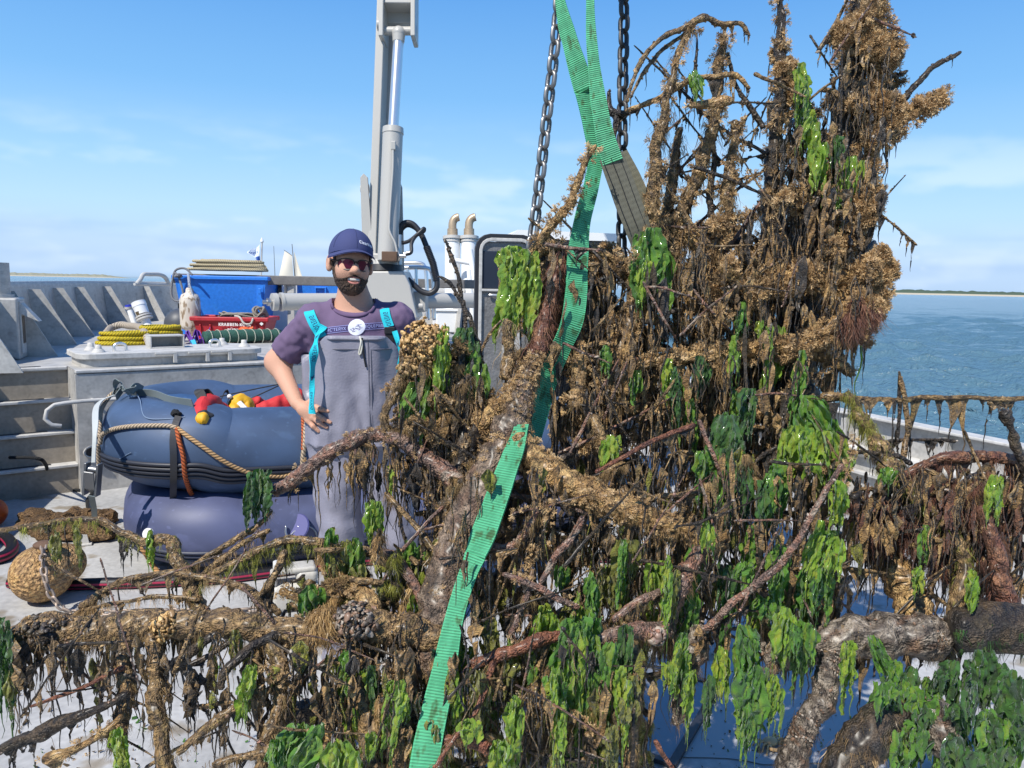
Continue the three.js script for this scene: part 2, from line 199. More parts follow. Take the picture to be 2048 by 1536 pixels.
{
  const inner = W0.clone().addScaledVector(wallDir, 0).setY(0), far = W0.clone().addScaledVector(wallDir, 5.4).setY(0), back = V(-wallDir.z, 0, wallDir.x).multiplyScalar(-1);
  const nrm = V(-wallDir.z, 0, wallDir.x).normalize(); if (nrm.z < 0) nrm.negate();
  const stairBack = inner.clone().addScaledVector(nrm, -0.33), stairLeft = stairBack.clone().addScaledVector(wallDir, -1.9);
  part('deck_plate', sheet([stairLeft, ...portLine.slice(3), far, inner, stairBack], FD), M.alu, fore);
  const g = new THREE.Group(); g.name = 'front_wall_group'; const place = q => q.rotateY(wallTurn).translate(W0.x, 0, W0.z);
  part('front_wall', place(box(5.4, FD - 0.03, 0.04, 2.7, (FD - 0.03) / 2, -0.02, 0)), M.alu, fore);
  part('wall_top_edge', place(box(5.4, 0.026, 0.05, 2.7, FD - 0.012, -0.018, 0.008)), M.aluLight, fore);
  part('wall_side', place(box(0.03, FD - 0.004, 0.36, 0.013, FD / 2 - 0.004, -0.222, 0)), M.alu, fore);
  // pipe rail along the wall with its hooked end
  const yr = 0.70; part('pipe_rail', place(join([tube([[-0.30, yr - 0.165, 0.10], [-0.36, yr - 0.15, 0.10], [-0.40, yr - 0.09, 0.10], [-0.36, yr - 0.02, 0.10], [-0.26, yr, 0.10], [0.3, yr, 0.10], [2.5, yr, 0.10], [5, yr, 0.10]].map(p => [p[0] + 0.18, p[1], p[2]]), 0.015, 10, { n: 90 }), cyl([0.1, yr, 0], [0.1, yr, 0.1], 0.01), cyl([1.6, yr, 0], [1.6, yr, 0.1], 0.01), cyl([3.2, yr, 0], [3.2, yr, 0.1], 0.01)])), M.aluLight, fore);
  // scupper slot
  part('slot_rim', place(join([tube([[0.06, 0.27, 0.003], [0.03, 0.305, 0.003], [0.06, 0.34, 0.003], [0.20, 0.34, 0.003], [0.23, 0.305, 0.003], [0.20, 0.27, 0.003]], 0.006, 8, { closed: true, n: 40 })])), M.aluLight, fore);
  part('slot', place(box(0.17, 0.06, 0.006, 0.13, 0.305, 0.002, 0.002)), M.black, fore);  // black insert painted as the shade inside; the wall has no hole
  const st = thing('foredeck_steps', 'four worn grey metal steps up to the foredeck', 'steps');
  for (let k = 0; k < 4; k++) { const y = FD - k * 0.235, z = -0.33 + k * 0.085; if (k) { part('tread', place(box(1.9, 0.02, 0.11, -0.952, y - 0.01, z - 0.03, 0.004)), M.aluLight, st); } else part('nosing', place(box(1.9, 0.03, 0.05, -0.952, y - 0.012, z + 0.002, 0.01)), M.aluLight, st); const h = 0.235 - 0.02; part('riser', place(box(1.9, k === 3 ? y - 0.02 : h, 0.01, -0.952, k === 3 ? (y - 0.02) / 2 : y - 0.02 - h / 2, z - 0.006, 0)), M.tread, st); part('tread_slot', place(box(0.5, 0.008, 0.03, -0.42, y + 0.001, z - 0.045, 0.003)), M.rubber, st); }
}
// port bulwark: plate, capping and frames
{
  const bw = structure('port_bulwark', 'curved grey aluminium bulwark with slanting frames round the foredeck', 'bulwark'), top = 1.49;
  const c = new THREE.CatmullRomCurve3(portLine, false, 'centripetal'), S = c.getSpacedPoints(90), out = [], fr = frames(S);
  const flare = 0.16, off = (i, k) => { const t = fr[i][2], n = V(t.z, 0, -t.x); return S[i].clone().addScaledVector(n, k); };
  const aft = i => mix(0.78, top - 0.012, sstep(-4.9, -6.3, S[i].z));
  const side = (i0, y0, y1, k0, k1) => { const pos = [], idx = []; for (let i = i0; i < S.length; i++) { const a = off(i, k0), b = off(i, k1); const ya = y1 > 1 ? Math.min(y1, aft(i)) : y1; pos.push(a.x, y0, a.z, b.x, ya, b.z); } for (let i = 0; i < S.length - 1 - i0; i++) idx.push(2 * i, 2 * i + 2, 2 * i + 1, 2 * i + 1, 2 * i + 2, 2 * i + 3); const g = new THREE.BufferGeometry(); g.setAttribute('position', new THREE.Float32BufferAttribute(pos, 3)); g.setIndex(idx); g.computeVertexNormals(); return boxUV(g, 0.7); };
  part('inner_plate', side(0, -0.05, top - 0.012, 0, flare), M.alu, bw);
  part('hull_side', side(0, -1.8, top - 0.012, 0.06, flare + 0.06), mat([0.05, 0.07, 0.12], 0.5), bw);
  const capS = S.map((p, i) => off(i, flare + 0.02).setY(aft(i) + 0.012)); part('capping', tube(capS, 0.055, 10, { smooth: false, squash: 0.35 }), M.aluLight, bw);
  // frames: tapering webs that stand in from the plate
  for (let i = 32; i < 90; i += 5) { const a = off(i, 0.005), n = off(i, 1).sub(off(i, 0)).normalize(), g = prism([[0, 0], [-0.34, 0], [-0.05 , top - FD - 0.02], [flare * (top - FD) / top - 0.005, top - FD - 0.02]], 0.014); const m = new THREE.Matrix4().makeBasis(V(n.x, 0, n.z), UP, V(n.x, 0, n.z).cross(UP)); g.applyMatrix4(m); const q = off(i, flare * FD / top); g.translate(q.x, FD, q.z); part('frame', g, M.alu, bw); }
  // fairlead on the capping
  const fl = thing('fairlead', 'rounded light metal fairlead loop standing on the bulwark capping', 'fairlead'); const q0 = at(275, 562, 10.9), q1 = at(337, 560, 11.6), d = q1.clone().sub(q0); const p = (t, y) => q0.clone().addScaledVector(d, t).setY(top + 0.03 + y);
  part('loop', tube([p(-0.02, 0), p(0.08, 0.05), p(0.18, 0.125), p(0.4, 0.135), p(0.75, 0.13), p(0.9, 0.09), p(1.0, 0)], 0.03, 10, { n: 40 }), M.aluLight, fl); part('foot', cyl(p(-0.1, -0.01), p(1.1, -0.01), 0.02), M.aluLight, fl);
}
// starboard bulwark
{
  const bw = structure('starboard_bulwark', 'straight grey metal bulwark with pale capping beside the open sea', 'bulwark'), L = sbNear.distanceTo(sbFar) + 2.5, turn = Math.atan2(-sbDir.z, sbDir.x), base = sbNear;
  const pl = g => g.rotateY(turn).translate(base.x, 0, base.z);       // local x runs forward, local z to port? inner side is -z or +z below
  const inn = V(0, 0, 1).applyAxisAngle(UP, turn), s = inn.x < 0 ? 1 : -1;
  part('plate', pl(box(L, SB + 0.05, 0.03, L / 2, SB / 2 - 0.045, -s * 0.03, 0)), M.alu, bw);
  part('capping', pl(box(L, 0.022, 0.14, L / 2, SB, 0, 0.008)), M.aluLight, bw);
  part('rubbing_rail', pl(join([cyl([0, 0.37, s * 0.02], [L, 0.37, s * 0.02], 0.045, 0.045, 14)])), M.aluLight, bw);
  part('lower_rail', pl(box(L, 0.03, 0.05, L / 2, 0.20, s * 0.02, 0.006)), M.aluLight, bw);
  part('hull_side', pl(box(L, 1.9, 0.03, L / 2, -0.95 - 0.1, -s * 0.10, 0)), mat([0.05, 0.07, 0.12], 0.5), bw);
  for (let x = 0.55; x < L; x += 0.85) part('frame', pl(join([box(0.014, SB - 0.03, 0.09, x, SB / 2 - 0.02, s * 0.035, 0), box(0.05, SB - 0.032, 0.012, x, SB / 2 - 0.022, s * 0.085, 0)])), M.alu, bw);
}
// ---------------------------------------------------------------- rope tangles
function tangle(c, rx, ry, rz, r, turns, seed, step = 60) { const q = rng(seed), P = []; const n = turns * 9; for (let i = 0; i <= n; i++) { const a = i / 9 * 2 * Math.PI, k = 0.55 + 0.45 * noise(i * 0.31, seed) + 0.25 * (q() - 0.5), y = Math.abs(noise(i * 0.23, seed, 5)) * 1.6; P.push(V(c.x + Math.cos(a) * rx * k + (q() - 0.5) * rx * 0.3, c.y + Math.max(r, y * ry * (1.15 - k * 0.6) + r), c.z + Math.sin(a) * rz * k + (q() - 0.5) * rz * 0.3)); } return tube(P, r, 7, { n: n * 5, vs: 1 }); }
function coil(c, ux, uz, rx, rz, r, loops, seed, lift = 1) { const q = rng(seed), P = []; const per = 14; for (let i = 0; i <= loops * per; i++) { const t = i / (loops * per), a = i / per * 2 * Math.PI, l = Math.floor(i / per), k = 1 - 0.30 * ((l * 0.61) % 1) + 0.05 * (q() - 0.5), y = r + (l % 5) * r * 1.5 * lift + (q() - 0.5) * r * 0.5; P.push(c.clone().addScaledVector(ux, Math.cos(a) * rx * k).addScaledVector(uz, Math.sin(a) * rz * k).add(V(0, y, 0))); } return tube(P, r, 8, { n: loops * 46 }); }
const wx = wallDir.clone(), wz = V(-wallDir.z, 0, wallDir.x);
// ---------------------------------------------------------------- mast housing at the port side
{
  const b = on(16, 718, FD), o = thing('mooring_bollard', 'grey round bollard post on a square metal housing', 'bollard', b, wallTurn * 0.6);
  part('housing', box(0.26, 0.50, 0.34, -0.02, 0.25, -0.05, 0.02), M.alu, o); part('base_ring', cyl([-0.06, 0.5, -0.05], [-0.06, 0.525, -0.05], 0.125), M.aluLight, o); part('post', cyl([-0.06, 0.52, -0.05], [-0.06, 0.78, -0.05], 0.10, 0.10, 28), M.alu, o);
  const cv = part('cover_plate', box(0.014, 0.42, 0.16, 0.117, 0.26, 0.0, 0.003), M.aluLight, o); part('dark_panel', box(0.008, 0.22, 0.10, 0.124, 0.24, 0, 0.002), mat([0.05, 0.04, 0.025], 0.5), cv); part('hood', prism([[0, 0], [0.12, -0.06], [0.0, 0.09]], 0.15).translate(0.125, 0.37, -0.075), M.aluLight, cv);
  const rp = thing('dark_rope_end', 'short black rope end lying at the top of the steps', 'rope'); part('rope', tangle(on(8, 722, FD), 0.1, 0.04, 0.06, 0.014, 4, 5), ropeMat('#17171b'), rp);
}
// ---------------------------------------------------------------- hatch on the foredeck
{
  const p0 = on(159, 719, FD + 0.07), p1 = on(528, 704, FD + 0.07), L = p0.distanceTo(p1), w = 0.62, mid = p0.clone().add(p1).multiplyScalar(0.5).addScaledVector(wz, wz.z > 0 ? -w / 2 : w / 2).setY(FD);
  const o = thing('foredeck_hatch', 'broad low grey metal hatch cover with handles on the foredeck edge', 'hatch', mid, wallTurn);
  const rr = (x, z, r) => { const s = new THREE.Shape(); s.moveTo(-x + r, -z); s.lineTo(x - r, -z); s.quadraticCurveTo(x, -z, x, -z + r); s.lineTo(x, z - r); s.quadraticCurveTo(x, z, x - r, z); s.lineTo(-x + r, z); s.quadraticCurveTo(-x, z, -x, z - r); s.lineTo(-x, -z + r); s.quadraticCurveTo(-x, -z, -x + r, -z); return s; };
  const slab = (x, z, r, h, y) => boxUV(new THREE.ExtrudeGeometry(rr(x, z, r), { depth: h, bevelEnabled: true, bevelSize: 0.006, bevelThickness: 0.006, bevelSegments: 2, curveSegments: 10 }).rotateX(-Math.PI / 2).translate(0, y, 0));
  part('coaming', slab(L / 2 - 0.03, w / 2 - 0.03, 0.12, 0.06, 0.004), M.alu, o); part('lid', slab(L / 2, w / 2, 0.14, 0.032, 0.068), M.aluLight, o);
  for (const [x, z] of [[-L * 0.39, 0.18], [-L * 0.40, -0.05], [L * 0.43, 0.08], [L * 0.36, -0.2]]) part('dog', lathe([[0.001, 0.06], [0.022, 0.058], [0.024, 0.03], [0.03, 0.028], [0.045, 0.012], [0.05, 0]], 16, V(x, 0.105, z)), M.aluLight, o);
  for (const [x, z] of [[-L * 0.28, 0.12], [L * 0.26, 0.02]]) part('handle', tube([[x - 0.03, 0.10, z], [x - 0.03, 0.15, z], [x, 0.165, z], [x + 0.05, 0.15, z - 0.02], [x + 0.06, 0.10, z - 0.02]], 0.012, 8, { n: 20 }), M.chrome, o);
  part('open_box', [box(0.27, 0.012, 0.16, 0, 0.206, -0.08, 0.003), box(0.27, 0.012, 0.16, 0, 0.110, -0.08, 0.003), box(0.012, 0.084, 0.16, -0.129, 0.158, -0.08, 0.003), box(0.012, 0.084, 0.16, 0.129, 0.158, -0.08, 0.003), box(0.246, 0.084, 0.008, 0, 0.158, -0.156, 0)], M.aluLight, o);
  for (const x of [-0.03, 0.22, 0.40]) part('toggle', join([box(0.03, 0.08, 0.02, x, 0.055, w / 2 + 0.018, 0.004), box(0.16, 0.016, 0.016, x - 0.07, 0.09, w / 2 + 0.02, 0.004)]), M.aluLight, o);
}
// ---------------------------------------------------------------- ropes and gear on the foredeck
{
  const y = thing('yellow_rope_coil', 'coil of yellow mooring rope heaped behind the hatch', 'rope'); const c = on(270, 688, FD), c2 = on(322, 684, FD);
  part('lower_coil', coil(c.clone().addScaledVector(wx, -0.05), wx, wz, 0.30, 0.16, 0.020, 9, 3, 0.8), ropeMat('#c9b21c', 0.8, 6), y); part('upper_coil', coil(c2.add(V(0, 0.02, 0)), wx, wz, 0.22, 0.15, 0.022, 8, 8, 0.9), ropeMat('#c9b21c', 0.8, 6), y);
  const w = thing('grey_rope_length', 'thick pale grey rope lying behind the yellow coil', 'rope'); const e = (px, py, k) => on(px, py, FD).add(V(0, k, 0)); part('rope', tube([e(212, 676, 0.05), e(225, 672, 0.10), e(240, 672, 0.13), e(258, 674, 0.13), e(280, 680, 0.14), e(292, 688, 0.10), e(300, 692, 0.02)], 0.04, 10, { n: 60 }), ropeMat('#b6aa9a', 0.9, 3), w);
  const v1 = thing('vent_pipe', 'slim white vent pipe with blue cap leaning beside the bulwark', 'vent pipe'); const a = at(276, 668, 10.1), b = at(257, 614, 10.1); part('pipe', cyl(a, b, 0.035), M.white, v1); part('cap', cyl(b, b.clone().add(V(-0.006, 0.03, 0)), 0.04), mat([0.03, 0.05, 0.45], 0.5), v1); part('collar', cyl(b.clone().add(V(0, -0.03, 0)), b, 0.05), M.creamDark, v1);
  const v2 = thing('mushroom_vent', 'white tank vent with flange and round head', 'vent pipe'); const d = at(303, 668, 10.0), f = at(288, 634, 10.0), t = at(276, 604, 10.0), ax = t.clone().sub(f).normalize(); part('pipe', cyl(d, f, 0.055), M.white, v2); part('flange', join([cyl(f, f.clone().addScaledVector(ax, 0.022), 0.105), cyl(f.clone().addScaledVector(ax, -0.035), f.clone().addScaledVector(ax, -0.012), 0.105)]), M.aluLight, v2); part('head', join([cyl(f.clone().addScaledVector(ax, 0.04), t, 0.082, 0.09), cyl(t.clone().addScaledVector(ax, -0.06), t, 0.092, 0.088)]), M.white, v2); part('opening', cyl(f.clone().addScaledVector(ax, 0.02).add(V(-0.02, 0, 0.04)), f.clone().addScaledVector(ax, 0.08).add(V(-0.02, 0, 0.05)), 0.04), mat([0.10, 0.07, 0.03], 0.7), v2);
  // beam over the bins with posts
  const g = thing('cross_beam', 'weathered grey beam on posts in front of the blue bins', 'beam'); const q0 = at(346, 543, 9.2), q1 = at(960, 575, 10.2); const bd = q1.clone().sub(q0), bl = bd.length(), bt = Math.atan2(-bd.z, bd.x); part('beam', box(bl, 0.115, 0.12, 0, 0, 0, 0.012).rotateY(bt).translate((q0.x + q1.x) / 2, (q0.y + q1.y) / 2 - 0.02, (q0.z + q1.z) / 2), mat([0.26, 0.25, 0.245], 0.75, 0, { map: T.worn }), g);
  for (const t0 of [0.032, 0.36, 0.7]) { const q = q0.clone().addScaledVector(bd, t0); part('post', box(0.09, q.y - FD - 0.06, 0.09, q.x, (q.y - 0.06 + FD) / 2, q.z - 0.02, 0.01), M.alu, g); }
  const wc = thing('cream_rope_coil', 'long cream coil of rope lying along the beam', 'rope'); { const m = q0.clone().addScaledVector(bd, 0.165).add(V(0, 0.04, 0)), dx = bd.clone().setY(0).normalize(), dz = V(-dx.z, 0, dx.x); part('rope', [coil(m, dx, dz, 0.46, 0.10, 0.016, 10, 11, 1.0), coil(m.clone().add(V(0.05, 0.02, 0)), dx, dz, 0.40, 0.07, 0.016, 8, 12, 0.9)], ropeMat('#c7b794', 0.9, 8), wc); }
  const lr = thing('tied_rope', 'grey rope knotted round the beam end and hanging in a loop', 'rope'); const k = (px, py) => at(px, py, 9.05); part('rope', tube([k(385, 550), k(370, 537), k(352, 540), k(345, 560), k(343, 590), k(348, 600), k(360, 602), k(366, 590), k(362, 568), k(356, 552), k(350, 545)], 0.013, 8, { n: 90 }), ropeMat('#8c8d92', 0.9, 10), lr); part('knot', tangle(at(357, 556, 9.05), 0.06, 0.05, 0.05, 0.012, 5, 31), ropeMat('#8c8d92', 0.9, 10), lr);
  // fender
  const fc = at(382, 672, 8.9), fn = thing('boat_fender', 'dirty white cylindrical fender hanging from the beam', 'fender', fc.clone()); const fm = mat([0.62, 0.58, 0.53], 0.55, 0, { map: tex(256, 256, (u, v) => { const n = tnoise(u, v, 9, 4, 4), m = sstep(0.05, 0.3, tnoise(u, v, 16, 8, 4)); return [0.98 - m * 0.3 + n * 0.1, 0.96 - m * 0.36 + n * 0.1, 0.93 - m * 0.42 + n * 0.1]; }) });
  part('body', lathe([[0.001, 0], [0.03, 0], [0.035, 0.035], [0.05, 0.06], [0.095, 0.085], [0.112, 0.13], [0.115, 0.3], [0.112, 0.42], [0.09, 0.475], [0.045, 0.50], [0.04, 0.54], [0.03, 0.555], [0.001, 0.556]], 26), fm, fn); const fl = at(381, 552, 8.95).sub(fc); part('lanyard', [tube([[0, 0.55, 0], [0.004, 0.6, 0.01], [fl.x, fl.y + 0.02, fl.z + 0.06]], 0.016, 8), tube([[0.01, 0.6, 0.02], [0.05, 0.5, 0.05], [0.10, 0.36, 0.06], [0.115, 0.30, 0.05]], 0.011, 8)], ropeMat('#a9b3c4', 0.9, 10), fn);
  const bf = thing('black_ball_fender', 'dark round fender half hidden behind the white fender', 'fender', at(362, 648, 9.7)); part('body', ball(0, 0, 0, 0.2, 1, 1, 1, 26), mat([0.06, 0.065, 0.075], 0.5), bf); part('eye', cyl([0, 0.18, 0], [0, 0.26, 0], 0.03), M.black, bf);
  // blue bins
  const blue = mat([0.03, 0.24, 0.80], 0.42, 0, { map: tex(512, 512, (u, v) => { const s = sstep(0.24, 0.33, tnoise(u, v, 5, 21, 5)) * 0.5, n = tnoise(u, v, 30, 6, 2) * 0.1; return [0.9 + s * 0.1 + n, 0.9 + s * 0.06 + n, 0.92 + n]; }) });
  const tub = (o, w, h, d, tap, th, m) => { const wall = (a, b) => prism([[-a / 2 + tap, 0], [a / 2 - tap, 0], [a / 2, h], [-a / 2, h]], th); const f = wall(w).translate(0, 0, -th); const mk = (len, off, ry) => { const g = wall(len).translate(0, 0, -th); g.rotateX(Math.atan(tap / h)); g.translate(0, 0, off - tap); g.rotateY(ry); return g; }; for (const [len, off, ry] of [[w, d / 2, 0], [w, d / 2, Math.PI], [d, w / 2, Math.PI / 2], [d, w / 2, -Math.PI / 2]]) part('side', mk(len, off, ry), m, o); part('bottom', box(w - 2 * tap, 0.03, d - 2 * tap, 0, 0.02, 0, 0), m, o); part('rim', join([box(w + 0.06, 0.05, 0.05, 0, h, d / 2, 0.012), box(w + 0.06, 0.05, 0.05, 0, h, -d / 2, 0.012), box(0.05, 0.049, d, w / 2, h, 0, 0.012), box(0.05, 0.049, d, -w / 2, h, 0, 0.012)]), m, o); };
  const b1 = thing('blue_fish_bin', 'large scuffed blue plastic bin behind the red crate', 'bin', at(462, 672, 9.75).setY(FD), 0.12, 'blue bins on the foredeck'); tub(b1, 1.06, 0.70, 0.9, 0.09, 0.02, blue); for (const s of [-1, 1]) part('corner_rib', prism([[0, 0], [0.06 * s, 0], [0.10 * s, 0.68], [0.02 * s, 0.68]], 0.04).translate(s * 0.40, 0.02, 0.40), blue, b1); part('handle', box(0.035, 0.07, 0.02, 0.46, 0.55, 0.475, 0.008), blue, b1);
  const b2 = thing('blue_fish_bin', 'blue plastic bin with moulded grip behind the standing man', 'bin', at(648, 672, 10.6).setY(FD), 0.1, 'blue bins on the foredeck'); tub(b2, 0.66, 0.72, 0.8, 0.07, 0.02, blue); part('grip', [box(0.15, 0.02, 0.05, 0.02, 0.60, 0.40, 0.006), box(0.02, 0.14, 0.05, -0.045, 0.52, 0.40, 0.006), box(0.02, 0.14, 0.05, 0.085, 0.52, 0.40, 0.006)], blue, b2);
  // white locker behind
  const lk = thing('white_locker', 'white metal locker with two dark openings between the bins', 'locker', at(573, 676, 10.3).setY(FD), 0.1); part('body', [box(0.36, 0.06, 0.4, 0, 0.70, 0, 0.006), box(0.36, 0.30, 0.4, 0, 0.15, 0, 0.006), box(0.04, 0.372, 0.4, -0.16, 0.485, 0, 0.004), box(0.04, 0.372, 0.4, 0.16, 0.485, 0, 0.004), box(0.03, 0.372, 0.38, 0.0, 0.485, 0, 0.004), box(0.36, 0.372, 0.02, 0, 0.485, -0.19, 0)], M.white, lk); for (const x of [-0.08, 0.085]) part('box_inside', box(0.11, 0.14, 0.2, x, 0.37, 0.05, 0.01), M.white, lk);
  // red crate
  const red = mat([0.62, 0.03, 0.045], 0.5, 0, { map: T.worn }); const rc = thing('red_crate', 'red plastic crate with white lettering full of net rope', 'crate', at(473, 670, 9.0).setY(FD), 0.06); tub(rc, 0.82, 0.235, 0.5, 0.05, 0.012, red); for (const x of [-0.33, -0.22, 0.18, 0.30]) part('rib', box(0.02, 0.15, 0.02, x, 0.10, 0.232, 0.004, 0, 0.2), red, rc);
  part('lettering', new THREE.PlaneGeometry(0.40, 0.13).rotateX(-0.0).translate(0.06, 0.145, 0.2635), mat('#ffffff', 0.6, 0, { transparent: true, map: canvasTex(512, 166, (c2d, w, h) => { c2d.clearRect(0, 0, w, h); c2d.fillStyle = '#f4e9e6'; c2d.font = 'bold 62px sans-serif'; c2d.textAlign = 'center'; c2d.fillText('KRABBEN-KÖCK', w / 2, 66, w - 10); c2d.fillText('BÜSUM', w / 2, 146, w * 0.5); }) }), rc);
  part('white_mark', prism([[0, -0.022], [0.022, 0], [0, 0.022], [-0.022, 0]], 0.003).translate(0.36, 0.19, 0.262), M.white, rc);
  const nr = thing('net_rope_heap', 'heap of grey and black net rope spilling from the red crate', 'rope'); const nc = rc.position.clone().add(V(0, 0.19, 0)); part('pale_rope', [tangle(nc.clone().add(V(0.02, 0, 0)), 0.34, 0.14, 0.17, 0.011, 16, 51), tangle(nc.clone().add(V(0.28, 0.02, 0)), 0.12, 0.22, 0.12, 0.016, 10, 53)], ropeMat('#a39a8e', 0.9, 12), nr); part('dark_rope', tangle(nc, 0.33, 0.13, 0.17, 0.012, 13, 57), ropeMat('#2b2c33', 0.9, 12), nr); part('white_line', tube([nc.clone().add(V(0.06, 0.08, 0.2)), nc.clone().add(V(0.14, 0.07, 0.27)), nc.clone().add(V(0.2, 0, 0.295)), nc.clone().add(V(0.27, 0.0, 0.295)), nc.clone().add(V(0.29, 0.06, 0.27))], 0.012, 8), ropeMat('#d6d0c6', 0.9, 10), nr);
  const n2 = thing('net_rope_pile', 'low pile of dark netting lying before the red crate', 'netting'); const pc = at(480, 676, 8.45).setY(FD); part('rope', [tangle(pc, 0.36, 0.10, 0.1, 0.012, 16, 61), tangle(pc, 0.34, 0.11, 0.1, 0.010, 14, 63)], ropeMat('#4a463f', 0.9, 12), n2);
  const of = thing('orange_float', 'small orange float resting on the dark netting', 'float', at(489, 664, 8.4)); part('body', ball(0, 0, 0, 0.075, 1, 0.8, 1), mat([0.75, 0.12, 0.02], 0.45), of); part('eye', cyl([0.05, 0.03, 0], [0.1, 0.05, 0], 0.016), mat([0.75, 0.12, 0.02], 0.45), of);
  const gn = thing('rolled_green_net', 'roll of dark green netting bound with pale cord rings', 'netting'); const g0 = at(408, 682, 8.05).setY(FD + 0.07), g1 = at(560, 684, 8.6).setY(FD + 0.07); part('roll', tube([g0, g0.clone().lerp(g1, 0.5).add(V(0, 0.012, 0)), g1], t => 0.075 * (0.92 + 0.1 * noise(t * 12, 4)), 16, { n: 40 }), mat([0.03, 0.10, 0.075], 0.85, 0, { bumpMap: T.fine, bumpScale: 0.01 }), gn); for (let i = 0; i < 9; i++) { const c3 = g0.clone().lerp(g1, 0.06 + i * 0.11), pts = []; const ax = g1.clone().sub(g0).normalize(), e1 = V(0, 1, 0), e2 = ax.clone().cross(e1); for (let k2 = 0; k2 < 14; k2++) { const a2 = k2 / 14 * 6.283; pts.push(c3.clone().addScaledVector(e1, Math.cos(a2) * 0.081).addScaledVector(e2, Math.sin(a2) * 0.081).addScaledVector(ax, 0.012 * Math.sin(a2))); } part('cord_ring', tube(pts, 0.005, 6, { closed: true, n: 28 }), ropeMat('#bfc4b4', 0.9, 8), gn); }
  const ps = thing('purple_strap', 'crumpled purple webbing strap beside the netting roll', 'strap'); const pp = (px, py, k3) => on(px, py, FD).add(V(0, k3, 0)); part('webbing', [ribbon([pp(366, 690, 0.03), pp(376, 684, 0.10), pp(384, 690, 0.05), pp(392, 684, 0.11), pp(400, 688, 0.02), pp(412, 686, 0.07), pp(420, 682, 0.12)], 0.07, V(0.3, 0.8, 0.5), 0.004, 40), ribbon([pp(372, 686, 0.1), pp(386, 690, 0.02), pp(398, 684, 0.1), pp(408, 690, 0.03)], 0.06, V(0, 1, 0.4), 0.004, 30)], mat([0.16, 0.05, 0.36], 0.8), ps); part('blue_end', ribbon([pp(384, 690, 0.02), pp(386, 692, 0.06), pp(390, 693, 0.01)], 0.04, V(1, 0.2, 0), 0.004, 12), mat([0.03, 0.35, 0.62], 0.8), ps);
}
// ---------------------------------------------------------------- flag
{
  const o = thing('bow_flag', 'small white and blue flag on a bow flagstaff', 'flag'); const d = 12.4, a = at(521, 600, d), b = at(524, 486, d); part('staff', cyl(a, b, 0.013, 0.013, 8), M.aluLight, o); part('finial', lathe([[0.001, 0.09], [0.012, 0.075], [0.028, 0.03], [0.028, 0.015], [0.016, 0], [0.001, 0]], 12, b), M.white, o);
  const g = new THREE.PlaneGeometry(1, 1, 18, 14), p = g.attributes.position, R = V(1, 0, 0).applyQuaternion(camera.quaternion), U0 = at(521, 489, d), L0 = at(521, 527, d);
  for (let i = 0; i < p.count; i++) { const u = 0.5 - p.getX(i), v = p.getY(i) + 0.5, h = L0.clone().lerp(U0, v), droop = u * u * 0.05 + u * (1 - v) * 0.09 - u * 0.02; const q = h.addScaledVector(R, -u * 0.20 * (0.75 + 0.25 * Math.sin(v * 2.6))).add(V(0, -u * 0.10 * v + (1 - v) * u * 0.14 - droop * 0, 0.05 * Math.sin(u * 7 + v * 2))); p.setXYZ(i, q.x, q.y, q.z); } g.computeVertexNormals();
  part('cloth', g, mat('#ffffff', 0.8, 0, { transmission: 0.3, map: canvasTex(256, 256, (c, w, h) => { c.fillStyle = '#e9eef6'; c.fillRect(0, 0, w, h); c.fillStyle = '#1d4f9f'; c.beginPath(); c.moveTo(w, h * 0.62); c.quadraticCurveTo(w * 0.5, h * 0.72, w * 0.35, h); c.lineTo(w, h); c.fill(); c.fillStyle = '#24499b'; c.font = 'bold 74px sans-serif'; c.save(); c.translate(40, 160); c.rotate(-0.22); c.fillText('IOW N', 0, 0, 190); c.restore(); }) }), o);
}
